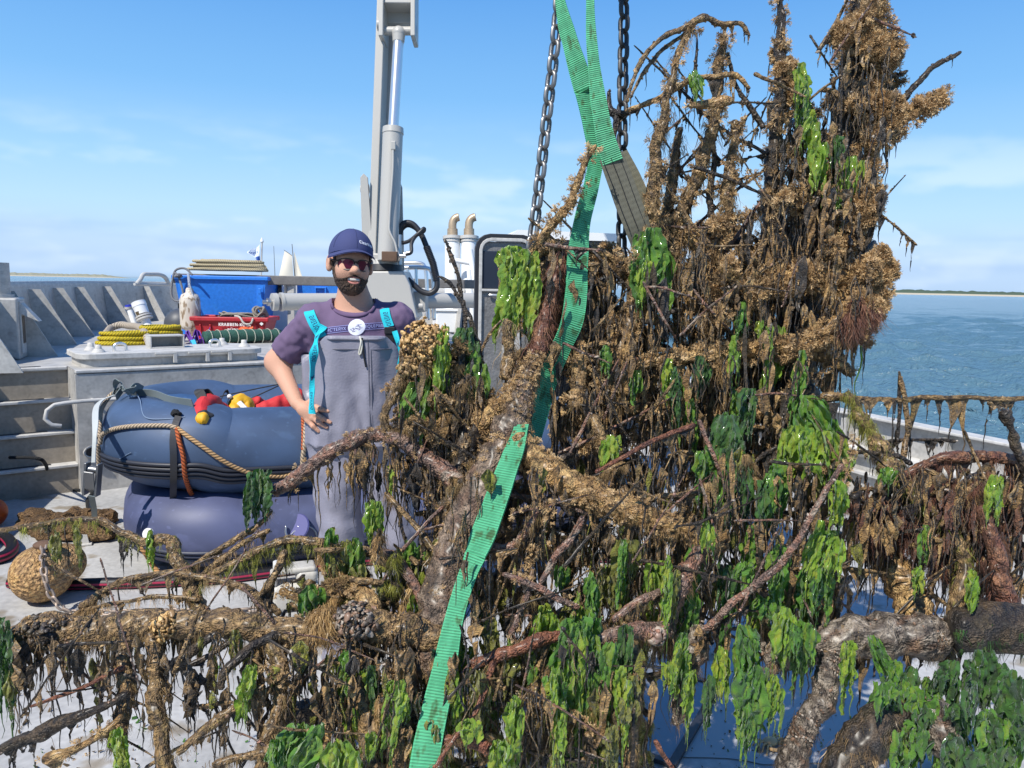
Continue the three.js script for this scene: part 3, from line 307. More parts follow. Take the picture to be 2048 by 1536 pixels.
// ---------------------------------------------------------------- sailing boats far off
{
  const d = 250, o = thing('sailing_boat', 'distant sailing boat with cream gaff mainsail and foresail', 'sailing boat'); const q = (px, py, z = 0) => at(px, py, d + z); const sail = (pts, bulge) => { const P = pts.map(p => q(...p)), g = new THREE.BufferGeometry(), pos = [], idx = []; const n = 8; for (let i = 0; i <= n; i++) for (let j = 0; j <= n; j++) { const u = i / n, v = j / n, a = P[0].clone().lerp(P[1], v), b = P[3].clone().lerp(P[2], v), c = a.lerp(b, u); c.z += bulge * Math.sin(u * Math.PI) * Math.sin(v * Math.PI); pos.push(c.x, c.y, c.z); } for (let i = 0; i < n; i++) for (let j = 0; j < n; j++) { const a = i * (n + 1) + j; idx.push(a, a + n + 1, a + 1, a + 1, a + n + 1, a + n + 2); } g.setAttribute('position', new THREE.Float32BufferAttribute(pos, 3)); g.setIndex(idx); g.computeVertexNormals(); return g; };
  const cv = mat([0.66, 0.60, 0.50], 0.9); part('mainsail', sail([[554, 570], [569, 502], [584, 511], [588, 570]], 0.8), cv, o); part('foresail', sail([[590, 572], [588, 504], [588.5, 504], [610, 572]], -0.6), cv, o); part('mast', cyl(q(592, 580), q(584, 488), 0.16, 0.1, 8), mat([0.08, 0.06, 0.05], 0.6), o); part('gaff', cyl(q(584, 511), q(568, 500), 0.09, 0.07, 8), mat([0.08, 0.06, 0.05], 0.6), o); part('hull', prism([[-5, 1.2], [5.6, 1.5], [4.4, -0.4], [-4.4, -0.4]], 2.4, 0.2).translate(q(590, 579).x, SEA + 0.4, q(590, 579).z - 1.2), mat([0.04, 0.05, 0.05], 0.5), o);
  const m2 = thing('distant_mast', 'thin bare mast of a distant boat beside the sails', 'boat'); part('mast', cyl(at(551, 578, 252), at(547.5, 492, 252), 0.12, 0.07, 8), mat([0.1, 0.1, 0.1], 0.6), m2); part('hull', prism([[-3, 0.9], [3.4, 1.1], [2.6, -0.4], [-2.6, -0.4]], 1.8, 0.15).translate(at(550, 578, 252).x, SEA + 0.4, at(550, 578, 252).z), M.white, m2);
}
// ---------------------------------------------------------------- deck crane
{
  const D = 8.3, o = thing('deck_crane', 'light grey hydraulic deck crane with raised boom behind the man', 'crane'); const c = (px, py, z = 0) => at(px, py, D + z);
  const plate = (pts, z, th, bev = 0.01) => { const g = prism(pts.map(([x, y]) => { const p = at(x, y, D); return [p.x, p.y]; }), th, bev); g.translate(0, 0, at(780, 560, D).z - z); return g; };
  part('pedestal', plate([[735, 546], [812, 546], [824, 572], [836, 632], [820, 648], [812, 700], [742, 700], [733, 640]], 0.25, 0.5, 0.015), M.cream, o);
  part('slewing_ring', cyl(c(768, 546), c(768, 533), 0.21, 0.20, 36), M.rubber, o); part('turntable', [cyl(c(768, 533), c(768, 523), 0.19, 0.18, 36), box(0.34, 0.10, 0.3, c(766, 517).x, c(766, 517).y, c(766, 517).z, 0.02)], M.cream, o);
  // boom: box beam, open towards the ram
  const beam = (a, b, w, dp, z) => { const A = c(...a, z), B = c(...b, z), L = A.distanceTo(B), g = box(w, L, dp, 0, L / 2, 0, 0.012); g.applyQuaternion(new THREE.Quaternion().setFromUnitVectors(UP, B.clone().sub(A).normalize())); g.translate(A.x, A.y, A.z); return g; };
  const bm = part('boom', [beam([748, 540], [774, -170], 0.09, 0.34, 0.05), beam([768, 540], [796, -170], 0.20, 0.06, 0.26)], M.cream, o);
  part('cheek_plate', [plate([[728, 360], [734, 353], [741, 360], [750, 545], [729, 545]], -0.02, 0.03, 0.004), plate([[798, 372], [802, 368], [805, 376], [806, 540], [797, 545]], 0.1, 0.03, 0.004)], M.cream, o);
  part('pin', [cyl(c(722, 378, -0.05), c(738, 378, -0.05), 0.05), cyl(c(727, 378, -0.05), c(731, 378, -0.05), 0.075)], M.cream, o); part('pin', cyl(c(755, 50, -0.18), c(762, 50, -0.18), 0.06), M.cream, o); part('pin', [cyl(c(828, 62, -0.1), c(834, 62, -0.1), 0.075), cyl(c(762, 62, -0.15), c(830, 62, -0.15), 0.045)], M.cream, o);
  part('ram_cylinder', [cyl(c(775, 522, -0.2), c(786, 262, -0.22), 0.106, 0.106, 32), cyl(c(786, 268, -0.22), c(786.4, 256, -0.22), 0.112, 0.108, 32)], M.cream, o);
  part('ram_rod', cyl(c(786.5, 258, -0.22), c(797, 78, -0.18), 0.056, 0.056, 28), M.chrome, o); part('rod_eye', [ball(...c(797.5, 66, -0.18).toArray(), 0.072), cyl(c(797, 84, -0.18), c(797.5, 66, -0.18), 0.062, 0.07)], M.cream, o);
  part('knuckle', [beam([766, 84], [770, -170], 0.05, 0.30, -0.1), beam([829, 84], [830, -170], 0.05, 0.30, -0.1), beam([799, 17], [801, -170], 0.30, 0.24, -0.1), ball(...c(766, 66, -0.12).toArray(), 0.08, 0.4, 1, 1), ball(...c(829, 66, -0.12).toArray(), 0.09, 0.4, 1.1, 1)], M.cream, o); part('knuckle_hollow', beam([799, 50], [800, 17], 0.28, 0.10, 0.05), M.cream, o);
  // upper arm that carries the load over the working deck, above the picture
  { const A = c(800, -170, -0.1), B = at(1190, -560, 2.35); const L = A.distanceTo(B), g = box(0.22, 0.26, L + 0.3, 0, 0, 0, 0.02); const m = new THREE.Matrix4().lookAt(A, B, UP); g.applyMatrix4(m); const mid = A.clone().lerp(B, 0.5); g.translate(mid.x, mid.y, mid.z); part('outer_arm', g, M.cream, o); part('hook_line', cyl(B, at(1190, -330, 2.3), 0.012), M.chain, o); part('hook_block', [ball(...at(1190, -315, 2.3).toArray(), 0.06, 0.8, 1.3, 0.8)], M.steel, o); }
  part('oil_line', [tube([c(786, 292, -0.34), c(786, 330, -0.34), c(779, 440, -0.33), c(779, 462, -0.33), c(790, 486, -0.33), c(795, 510, -0.33)], 0.011, 8, { n: 60, smooth: true }), box(0.05, 0.09, 0.04, ...c(787, 291, -0.34).toArray(), 0.01)], M.cream, o);
  part('rusty_valve', box(0.16, 0.10, 0.10, ...c(780, 513, -0.34).toArray(), 0.008), M.rust, o); part('fitting', [cyl(c(764, 512, -0.3), c(812, 512, -0.3), 0.022), cyl(c(799, 470, -0.2), c(799, 530, -0.2), 0.03), cyl(c(808, 508, -0.3), c(820, 505, -0.3), 0.02)], M.steel, o);
  const z2 = (x, y, z = -0.1) => c(480 + x * 0.2539, 420 + y * 0.2539, z);
  part('hose', tube([z2(1245, 260), z2(1250, 170), z2(1290, 105), z2(1350, 105), z2(1420, 180), z2(1470, 290), z2(1520, 420), z2(1550, 540), z2(1545, 620), z2(1500, 655), z2(1430, 640), z2(1370, 590), z2(1320, 545)], 0.03, 10, { n: 120 }), M.rubber, o); part('hose', tube([z2(1255, 265, -0.16), z2(1330, 245, -0.2), z2(1410, 180, -0.22), z2(1450, 145, -0.2), z2(1450, 165, -0.18), z2(1390, 200, -0.2), z2(1352, 260, -0.25), z2(1345, 335, -0.3), z2(1300, 350, -0.3)], 0.02, 10, { n: 90 }), M.rubber, o); part('hose', tube([z2(1265, 225, -0.05), z2(1275, 160, -0.05), z2(1320, 125, -0.05), z2(1390, 155, -0.05), z2(1440, 235, -0.05)], 0.018, 8, { n: 50 }), M.rubber, o);
  { const rings = []; for (let i = 0; i < 22; i++) { const t = i / 22, a = [1470, 290], b = [1520, 420], e = [1550, 560]; const x = t < 0.5 ? mix(a[0], b[0], t * 2) : mix(b[0], e[0], t * 2 - 1), y = t < 0.5 ? mix(a[1], b[1], t * 2) : mix(b[1], e[1], t * 2 - 1), p = z2(x, y), q = z2(x + 2, y + 6); rings.push(cyl(p, p.clone().lerp(q, 1.0), 0.04, 0.04, 12)); } part('spiral_guard', rings, M.rubber, o); }
  // stabiliser beam across the boat
  const e0 = at(546, 604, 7.75), e1 = at(958, 601, 9.05), ed = e1.clone().sub(e0).normalize();
  part('stabiliser_tube', [cyl(e0.clone().addScaledVector(ed, 0.08), e1, 0.088, 0.088, 32), cyl(e0.clone().addScaledVector(ed, 0.07), e0.clone().addScaledVector(ed, 0.10), 0.096, 0.096, 32), cyl(e0.clone().addScaledVector(ed, -0.01), e0.clone().addScaledVector(ed, 0.04), 0.09, 0.09, 32)], M.cream, o); part('end_bolt', [cyl(e0.clone().addScaledVector(ed, -0.1), e0.clone().addScaledVector(ed, 0.1), 0.022), cyl(e0.clone().addScaledVector(ed, -0.06), e0.clone().addScaledVector(ed, -0.03), 0.04)], M.steel, o);
  part('beam_bracket', [box(0.16, 0.22, 0.26, ...c(840, 603, 0.1).toArray(), 0.02), cyl(c(837, 612, -0.1), c(846, 612, -0.1), 0.03)], M.cream, o);
}
// ---------------------------------------------------------------- guard rail, exhausts, white casing
{
  const D = 9.5, r = thing('guard_rail', 'stainless guard rail beside the crane pedestal', 'railing'); const c = (px, py, z = 0) => at(px, py, D + z);
  part('top_rail', [tube([c(780, 527), c(845, 528), c(850, 536), c(856, 640)], 0.024, 8, { n: 40 }), tube([c(780, 536, -0.4), c(858, 538, -0.4), c(864, 546, -0.4), c(868, 640, -0.4)], 0.026, 8, { n: 40 })], M.chrome, r); for (const x of [815, 832]) part('post', cyl(c(x, 537, -0.4), c(x + 4, 650, -0.4), 0.02), M.chrome, r);
  const ex = (px, lean, label) => { const o = thing('exhaust_pipe', label, 'exhaust pipe', null, 0); const Z = 11.0, e = (x, y) => at(x, y, Z); part('pipe', cyl(e(px, 705), e(px, 478), 0.111, 0.111, 28), M.white, o); part('flange', [cyl(e(px, 479), e(px, 473), 0.14), cyl(e(px, 485), e(px, 481), 0.124)], M.aluLight, o); part('collar', cyl(e(px, 474), e(px, 458), 0.077, 0.075, 24), M.heat, o); part('elbow', tube([e(px, 460), e(px, 448), e(px + 2, 441), e(px + 7, 436), e(px + 13, 434)], 0.058, 16, { n: 24, cap: false }), M.heat, o); part('mouth', cyl(e(px + 12.4, 434), e(px + 12.8, 434), 0.05), M.black, o); return o; };
  ex(905, 0, 'white exhaust stack with tarnished elbow beside the crane hose'); ex(938, 0, 'white exhaust stack with tarnished elbow beside the open cabin door');
  const e = (x, y, z = 0) => at(x, y, 10.8 + z), b = thing('exhaust_brace', 'white tube frame bracing the two exhaust stacks', 'brace'); part('cross_tube', cyl(e(905, 520, -0.05), e(965, 530, -0.05), 0.035), M.white, b); part('leg', [cyl(e(940, 500, -0.1), e(962, 650, -0.1), 0.04), cyl(e(938, 540, -0.11), e(950, 700, -0.1), 0.035)], M.white, b);
  const w = thing('white_casing', 'white painted engine casing below the exhaust stacks', 'casing', at(915, 690, 11.2).setY(FD), 0.2); part('body', box(0.9, 0.30, 0.7, 0.1, 0.15, 0, 0.02), M.white, w); part('lid', box(0.94, 0.03, 0.74, 0.1, 0.316, 0, 0.01), M.white, w);
}
// ---------------------------------------------------------------- deckhouse with open door
{
  const D = 5.15, b = at(1140, 700, D).setY(0), o = thing('deckhouse', 'grey deckhouse with white roof and open rounded door', 'deckhouse', b, 0.16); const S = D / 1536, top = at(1140, 484, D).y;
  const w = 0.52, h = top, dp = 0.8;
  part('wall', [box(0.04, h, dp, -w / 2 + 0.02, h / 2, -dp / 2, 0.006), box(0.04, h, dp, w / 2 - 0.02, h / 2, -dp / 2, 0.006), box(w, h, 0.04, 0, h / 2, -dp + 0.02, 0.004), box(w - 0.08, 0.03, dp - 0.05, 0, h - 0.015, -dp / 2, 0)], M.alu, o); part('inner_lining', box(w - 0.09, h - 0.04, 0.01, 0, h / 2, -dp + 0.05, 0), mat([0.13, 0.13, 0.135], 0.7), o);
  const rrect = (x0, x1, y0, y1, r) => [[x0 + r, y0], [x1 - r, y0], [x1 - r * 0.3, y0 + r * 0.3], [x1, y0 + r], [x1, y1 - r], [x1 - r * 0.1, y1 - r * 0.6], [x1 - r * 0.3, y1 - r * 0.3], [x1 - r * 0.6, y1 - r * 0.1], [x1 - r, y1], [x0 + r, y1], [x0 + r * 0.6, y1 - r * 0.1], [x0 + r * 0.3, y1 - r * 0.3], [x0 + r * 0.1, y1 - r * 0.6], [x0, y1 - r], [x0, y0 + r], [x0 + r * 0.3, y0 + r * 0.3]];
  const ringG = (x0, x1, y0, y1, r, t, th) => { const s = new THREE.Shape(rrect(x0, x1, y0, y1, r).map(p => new THREE.Vector2(...p))); s.holes.push(new THREE.Path(rrect(x0 + t, x1 - t, y0 + t, y1 - t, Math.max(0.02, r - t)).map(p => new THREE.Vector2(...p)))); return boxUV(new THREE.ExtrudeGeometry(s, { depth: th, bevelEnabled: true, bevelSize: 0.004, bevelThickness: 0.004, bevelSegments: 2 })); };
  part('door_frame', ringG(-w / 2, w / 2, 0.05, h, 0.10, 0.035, 0.05), M.rubber, o);
  part('roof', prism([[-w / 2 - 0.20, 0], [w / 2 + 0.02, 0], [w / 2 + 0.02, 0.05], [-w / 2 - 0.12, 0.055]], dp).translate(0, h + 0.004, -dp + 0.06), M.white, o);
  const d = part('door', box(0.35, h - 0.08, 0.02, -w / 2 - 0.19, h / 2 + 0.02, 0.03, 0.008), mat([0.34, 0.34, 0.345], 0.55, 0.5, { map: T.worn, bumpMap: T.fine, bumpScale: 0.003 }), o); part('seal', ringG(-w / 2 - 0.39, -w / 2 + 0.005, 0.05, h + 0.025, 0.09, 0.028, 0.045).translate(0, 0, 0.012), M.rubber, d); part('rim', ringG(-w / 2 - 0.365, -w / 2 - 0.02, 0.072, h, 0.075, 0.014, 0.03).translate(0, 0, 0.03), M.aluLight, d);
  part('window', box(0.30, 0.24, 0.012, -w / 2 - 0.195, h - 0.20, 0.042, 0.004), mat([0.03, 0.04, 0.06], 0.12, 0.1), d); part('window_sill', box(0.31, 0.016, 0.03, -w / 2 - 0.195, h - 0.33, 0.05, 0.004), M.aluLight, d); part('vent_panel', box(0.12, 0.42, 0.016, -w / 2 - 0.15, h - 0.60, 0.048, 0.004), M.aluLight, d); for (let i = 0; i < 7; i++) part('louvre', box(0.035, 0.04, 0.02, -w / 2 - 0.17, h - 0.44 - i * 0.055, 0.06, 0.006, 0, 0.5), M.cream, d);
  part('handle', tube([[-w / 2 - 0.30, h - 0.36, 0.06], [-w / 2 - 0.22, h - 0.37, 0.07], [-w / 2 - 0.18, h - 0.42, 0.07]], 0.009, 8), M.chrome, d); part('corner_pipe', tube([[0.06, h - 0.33, 0.07], [0.06, h - 0.44, 0.07], [0.16, h - 0.45, 0.07]], 0.006, 6, { smooth: false }), M.white, o);
}
// first point of a solid (given by its distance function) met along the line of sight of a photograph pixel
function meet(sdf, px, py, d0, d1, lift = 0) { const p = at(px, py, 1).sub(camera.position); let d = d0, bs = 1e9, best = null; for (let i = 0; i < 160 && d < d1; i++) { const q = camera.position.clone().addScaledVector(p, d), s = sdf(q) - lift; if (s < 0.0015) return q; if (s < bs) { bs = s; best = q; } d += Math.max(0.004, s * 0.8); } return best; }
function chainAlong(pts, L, r, m, parent, name = 'link', wob = 0) { const c = new THREE.CatmullRomCurve3(pts, false, 'centripetal'), len = c.getLength(), n = Math.floor(len / (L * 0.72)), S = c.getSpacedPoints(n), w = L * 0.34, P = []; for (let i = 0; i < 20; i++) { const a = i / 20 * 2 * Math.PI; P.push(V(Math.cos(a) * (w - r), Math.sin(a) * (w - r) + Math.sign(Math.sin(a)) * (L / 2 - w), 0)); } const g = tube(P, r, 8, { closed: true, n: 28 }); const fr = frames(S); for (let i = 0; i < n; i++) { const p = S[i].clone().add(S[i + 1]).multiplyScalar(0.5), t = S[i + 1].clone().sub(S[i]).normalize(); const o = part(name, g, m, parent); o.position.copy(p); const q = new THREE.Quaternion().setFromUnitVectors(UP, t); o.quaternion.copy(q).multiply(new THREE.Quaternion().setFromAxisAngle(UP, (i % 2 ? Math.PI / 2 : 0) + 0.75 + wob * noise(i * 0.7, 3))); } }
const dU = V(Math.cos(0.45), 0, -Math.sin(0.45)), dV = V(-Math.sin(0.45), 0, -Math.cos(0.45));
function uPath(P, len, beam, cr, lift, off = 0) { const out = [], q = (u, v, y = 0) => out.push(P.clone().addScaledVector(dU, u).addScaledVector(dV, v).add(V(0, y, 0))); for (let i = 0; i <= 16; i++) { const u = len - i / 16 * len; q(u, -off, lift * Math.pow(1 - u / len, 3) * 0.5); } for (let i = 1; i <= 8; i++) { const a = i / 8 * Math.PI / 2; q(-Math.sin(a) * (cr + off), cr - Math.cos(a) * (cr + off), lift); } for (let i = 1; i < 5; i++) q(-cr - off, cr + (beam - 2 * cr) * i / 5, lift); for (let i = 0; i <= 8; i++) { const a = i / 8 * Math.PI / 2; q(-Math.cos(a) * (cr + off), beam - cr + Math.sin(a) * (cr + off), lift); } for (let i = 1; i <= 16; i++) { const u = i / 16 * len; q(u, beam + off, lift * Math.pow(1 - u / len, 3) * 0.5); } return out; }
function pathSdf(path, r) { return p => { let m = 1e9; for (let i = 0; i < path.length - 1; i++) { const a = path[i], b = path[i + 1], x = b.x - a.x, y = b.y - a.y, z = b.z - a.z, px = p.x - a.x, py = p.y - a.y, pz = p.z - a.z, t = clamp((px * x + py * y + pz * z) / (x * x + y * y + z * z)), e = (px - x * t) ** 2 + (py - y * t) ** 2 + (pz - z * t) ** 2; if (e < m) m = e; } return Math.sqrt(m) - r; }; }
const scuff = (base, hi, seed) => tex(512, 512, (u, v) => { const n = tnoise(u, v, 6, seed, 4), sp = sstep(0.3, 0.42, tnoise(u, v, 50, seed + 3, 2)) * 0.22, st = sstep(0.22, 0.42, tnoise(u, v, 10, seed + 5, 4)) * 0.14, k = 0.92 + n * 0.2; return [k + sp + st, k + sp + st, k + (sp + st) * 0.8]; });
{
  // lower boat
  const P2 = on(405, 1072, 0.20).addScaledVector(dU, 0.17), path2 = uPath(P2, 2.2, 1.05, 0.36, 0.03), r2 = 0.205;
  const lo = thing('inflatable_boat', 'lower violet blue inflatable boat lying on the deck under the other one', 'inflatable boat', null, 0, 'stacked inflatable boats');
  part('tube', tube(path2, r2, 36, { n: 220, vs: 0.7 }), mat([0.085, 0.098, 0.19], 0.55, 0, { map: scuff(0, 0, 3) }), lo);
  const st2 = mat([0.03, 0.035, 0.06], 0.5); for (const [y, e] of [[-0.075, 0.192], [-0.098, 0.182], [-0.121, 0.168]]) part('rub_strake', tube(uPath(P2.clone().add(V(0, y, 0)), 2.2, 1.05, 0.36, 0.03, e), 0.010, 8, { n: 200 }), st2, lo);
  { const c = [V(0, 0, 0), V(2.75, 0, 0)]; const g = sheet([P2.clone().addScaledVector(dU, -0.2).addScaledVector(dV, 0.05), P2.clone().addScaledVector(dU, 2.15).addScaledVector(dV, 0.05), P2.clone().addScaledVector(dU, 2.15).addScaledVector(dV, 1.0), P2.clone().addScaledVector(dU, -0.2).addScaledVector(dV, 1.0)], 0.14); part('floor', g, mat([0.12, 0.12, 0.13], 0.7), lo); }
  const s2 = pathSdf(path2, r2), S2 = (px, py, l = 0.006) => meet(s2, px, py, 3, 6, l);
  part('patch', (() => { const c = S2(592, 1055, 0.004), n = V(-0.3, 0.5, 0.8).normalize(); const g = new THREE.CylinderGeometry(0.075, 0.08, 0.008, 28); g.applyQuaternion(new THREE.Quaternion().setFromUnitVectors(UP, n)); return g.translate(c.x, c.y, c.z); })(), mat([0.08, 0.08, 0.22], 0.45), lo); part('ring', tube([S2(572, 1052, 0.012), S2(572, 1068, 0.015), S2(586, 1078, 0.02), S2(598, 1068, 0.015), S2(597, 1052, 0.012)], 0.006, 8, { n: 30 }), M.steel, lo);
  part('lanyard', tube([S2(575, 1078, 0.02), S2(590, 1062, 0.01), S2(612, 1052, 0.01), S2(630, 1062, 0.01), S2(634, 1100, 0.01)], 0.004, 6, { n: 40 }), ropeMat('#cfd3d8', 0.8, 20), lo);
  part('grab_rope', tube([S2(278, 1090, 0.01), S2(290, 1105, 0.012), S2(305, 1130, 0.012), S2(325, 1155, 0.012), S2(345, 1170, 0.012)], 0.014, 9, { n: 50 }), ropeMat('#b98a58', 0.85, 8), lo);
  const vp = S2(300, 1068, 0.0); part('valve', [cyl(vp, vp.clone().add(V(-0.004, 0.008, 0.02)), 0.03)], M.white, lo);

  // upper boat
  const P1 = on(400, 917, 0.61).addScaledVector(dU, 0.11), path1 = uPath(P1, 2.25, 1.05, 0.38, 0.07), r1 = 0.245;
  const up = thing('inflatable_boat', 'upper scuffed blue inflatable boat with rope grab lines and a life jacket inside', 'inflatable boat', null, 0, 'stacked inflatable boats');
  part('tube', tube(path1, t => r1 * (1 - 0.04 * Math.exp(-Math.pow((t - 0.5) / 0.1, 2))), 40, { n: 240, vs: 0.6 }), mat([0.055, 0.095, 0.18], 0.58, 0, { map: scuff(0, 0, 11) }), up);
  for (const [y, e] of [[-0.055, 0.243], [-0.080, 0.237], [-0.105, 0.227], [-0.128, 0.215]]) part('rub_strake', tube(uPath(P1.clone().add(V(0, y, 0)), 2.25, 1.05, 0.38, 0.07, e), 0.0115, 8, { n: 220 }), mat([0.022, 0.024, 0.034], 0.5), up);
  part('floor', sheet([P1.clone().addScaledVector(dU, -0.3).addScaledVector(dV, 0.05), P1.clone().addScaledVector(dU, 2.2).addScaledVector(dV, 0.05), P1.clone().addScaledVector(dU, 2.2).addScaledVector(dV, 1.0), P1.clone().addScaledVector(dU, -0.3).addScaledVector(dV, 1.0)], 0.50), mat([0.10, 0.105, 0.12], 0.7), up);
  { const a = P1.clone().addScaledVector(dU, 0.02).addScaledVector(dV, 0.0), g = new THREE.PlaneGeometry(1, 1, 20, 14), p = g.attributes.position; for (let i = 0; i < p.count; i++) { const u = p.getX(i) + 0.5, v = p.getY(i) + 0.5; const q = P1.clone().addScaledVector(dU, -0.34 + u * 0.6).addScaledVector(dV, 0.06 + v * 0.93); q.y = P1.y + 0.07 + 0.225 - 0.16 * u * Math.sin(Math.PI * v) - 0.06 * u + 0.006 * noise(u * 9, v * 9); p.setXYZ(i, q.x, q.y, q.z); } g.computeVertexNormals(); part('bow_cover', g, mat([0.055, 0.115, 0.24], 0.45, 0, { map: scuff(0, 0, 7) }), up); }
  const s1 = pathSdf(path1, r1), S1f = (px, py, l = 0.012) => meet(s1, px, py, 3, 6.5, l);
  const ro = ropeMat('#b9a48a', 0.85, 8); part('grab_rope', tube([S1f(200, 888), S1f(203, 872), S1f(222, 860), S1f(258, 853), S1f(300, 851), S1f(340, 852), S1f(354, 856)], 0.0125, 9, { n: 80 }), ro, up); part('grab_rope', tube([S1f(354, 856), S1f(375, 872), S1f(405, 893), S1f(440, 918), S1f(478, 938), S1f(520, 950), S1f(565, 952), S1f(590, 946)], 0.0125, 9, { n: 90 }), ropeMat('#c09a6c', 0.85, 8), up); part('grab_rope', tube([S1f(612, 775, 0.0), S1f(609, 795), S1f(612, 850), S1f(609, 890), S1f(606, 915), S1f(606, 945), S1f(612, 960)], 0.014, 9, { n: 60 }), ro, up); part('grab_rope', tube([S1f(196, 890), S1f(198, 940, 0.02)], 0.012, 8), ro, up);
  { const Q = S1f(240, 795, 0.0); part('grab_rope', tube([S1f(240, 778, 0.01), S1f(222, 790, 0.01), S1f(206, 812, 0.01), S1f(200, 845, 0.01), S1f(198, 875, 0.01)], 0.013, 9, { n: 50 }), ro, up); }
  part('orange_rope', tube([S1f(354, 856), S1f(358, 880), S1f(366, 910), S1f(370, 950), S1f(378, 978), S1f(388, 996, 0.02)], 0.013, 9, { n: 60 }), ropeMat('#b65a2c', 0.85, 8), up); part('orange_rope', tube([S1f(606, 830), S1f(607, 870), S1f(606, 900)], 0.012, 8), ropeMat('#b65a2c', 0.85, 8), up);
  const bs = [S1f(357, 832, 0.01), S1f(350, 850, 0.008), S1f(346, 880, 0.006), S1f(347, 915, 0.014), S1f(347, 960, 0.03), S1f(346, 1000, 0.06)]; bs.push(bs[5].clone().add(V(0, -0.06, 0.01))); part('black_strap', ribbon(bs, 0.034, V(1, 0, -0.3), 0.004, 40), M.rubber, up); part('knot', tangle(S1f(352, 832, 0.0), 0.03, 0.03, 0.02, 0.009, 4, 9), ropeMat('#17181c'), up);
  { const a = S1f(280, 792, 0.003), b = S1f(300, 838, 0.003), c = S1f(372, 832, 0.003); part('seam_tape', [tube([S1f(268, 780, 0), S1f(280, 800, 0), S1f(294, 836, 0), S1f(330, 838, 0), S1f(370, 834, 0)], 0.003, 6, { n: 60 }), tube([S1f(262, 905, 0), S1f(235, 920, 0)], 0.002, 5)], mat([0.16, 0.22, 0.32], 0.6), up); }
  part('drain_plug', cyl(S1f(297, 996, 0.0), S1f(297, 996, 0.0).add(V(0, -0.09, 0.0)), 0.009), M.steel, up);
  // strap bunched on the bow and ratchet down to the deck
  const rs = thing('ratchet_strap', 'grey webbing strap with steel ratchet holding the boats to the deck', 'strap'); const gw = mat([0.16, 0.19, 0.19], 0.85, 0, { bumpMap: T.webB, bumpScale: 0.002 });
  part('bunched_webbing', [ribbon([S1f(226, 790, 0.02), S1f(232, 772, 0.05), S1f(240, 764, 0.08), S1f(246, 772, 0.05), S1f(252, 784, 0.03), S1f(262, 776, 0.06), S1f(272, 782, 0.02)], 0.05, V(0.3, 0.3, 0.9), 0.004, 40), ribbon([S1f(232, 795, 0.02), S1f(246, 778, 0.04), S1f(258, 783, 0.04), S1f(270, 774, 0.05), S1f(285, 780, 0.015)], 0.05, V(0.1, 0.5, 0.9), 0.004, 40), ribbon([S1f(260, 784, 0.02), S1f(300, 786, 0.01), S1f(345, 800, 0.01), S1f(385, 806, 0.02)], 0.045, V(0.1, 0.9, 0.4), 0.004, 30)], gw, rs);
  const r0 = S1f(205, 800, 0.02), r1p = at(190, 868, 3.95), r2p = at(187, 925, 3.92), r3 = at(183, 992, 3.86), r4 = on(187, 1052, 0.03); part('webbing', ribbon([S1f(228, 790, 0.02), r0, r1p, r2p], 0.035, V(0.8, 0.2, 0.5), 0.004, 40), mat([0.42, 0.44, 0.43], 0.85, 0, { bumpMap: T.webB, bumpScale: 0.003 }), rs); part('webbing', ribbon([r3, r3.clone().lerp(r4, 0.5).add(V(0.01, 0, 0)), r4], 0.03, V(1, 0, 0.2), 0.004, 20), gw, rs);
  { const o = r2p.clone().lerp(r3, 0.5), d = r3.clone().sub(r2p); const g = [box(0.012, 0.17, 0.05, -0.03, 0, 0, 0.004), box(0.012, 0.17, 0.05, 0.03, 0, 0, 0.004), cyl([-0.035, 0.05, 0], [0.035, 0.05, 0], 0.018), cyl([-0.035, -0.05, 0], [0.035, -0.05, 0], 0.014), box(0.05, 0.10, 0.012, 0, 0.0, 0.03, 0.004, 0, 0.25)]; part('ratchet', join(g).rotateZ(-0.12).translate(o.x, o.y, o.z), mat([0.22, 0.22, 0.22], 0.4, 0.8), rs); } part('deck_ring', tube([[0.05, 0.02, 0], [0.02, 0.03, 0.03], [-0.04, 0.012, 0.03], [-0.05, 0.02, 0], [-0.02, 0.03, -0.03], [0.03, 0.012, -0.03]], 0.009, 8, { closed: true, n: 30 }).translate(r4.x, 0.004, r4.z), M.steel, rs);
  const bk = thing('trailing_rope', 'thin black cord trailing from the steps across the deck', 'rope'); part('cord', tube([on(20, 915, 0.3), at(80, 918, 5.2), on(98, 958, 0.02), on(110, 975, 0.012), on(150, 980, 0.012), on(182, 982, 0.012), on(175, 1000, 0.012), on(178, 1030, 0.012)], 0.012, 7, { n: 80 }), ropeMat('#16181b', 0.9, 10), bk);
  // life jacket in the upper boat
  const lj = thing('life_jacket', 'red life jacket with yellow bladder and black straps inside the upper boat', 'life jacket'); const redc = mat([0.52, 0.022, 0.025], 0.72, 0, { bumpMap: T.cloth, bumpScale: 0.002 }), yel = mat([0.68, 0.36, 0.01], 0.6), blk = mat([0.02, 0.02, 0.022], 0.7);
  const J = (px, py, d) => at(px, py, d); const lump = (pts, r, sq, seed) => { const g = tube(pts, t => r * (0.75 + 0.25 * Math.sin(Math.PI * clamp(t * 1.1))) * (1 + 0.16 * noise(t * 5, seed)), 14, { n: 26, squash: sq }); const p = g.attributes.position; for (let i = 0; i < p.count; i++) { const k = 0.012 * noise(p.getX(i) * 24, p.getY(i) * 24, p.getZ(i) * 24 + seed); p.setXYZ(i, p.getX(i) + k, p.getY(i) + k, p.getZ(i) + k); } g.computeVertexNormals(); return g; };
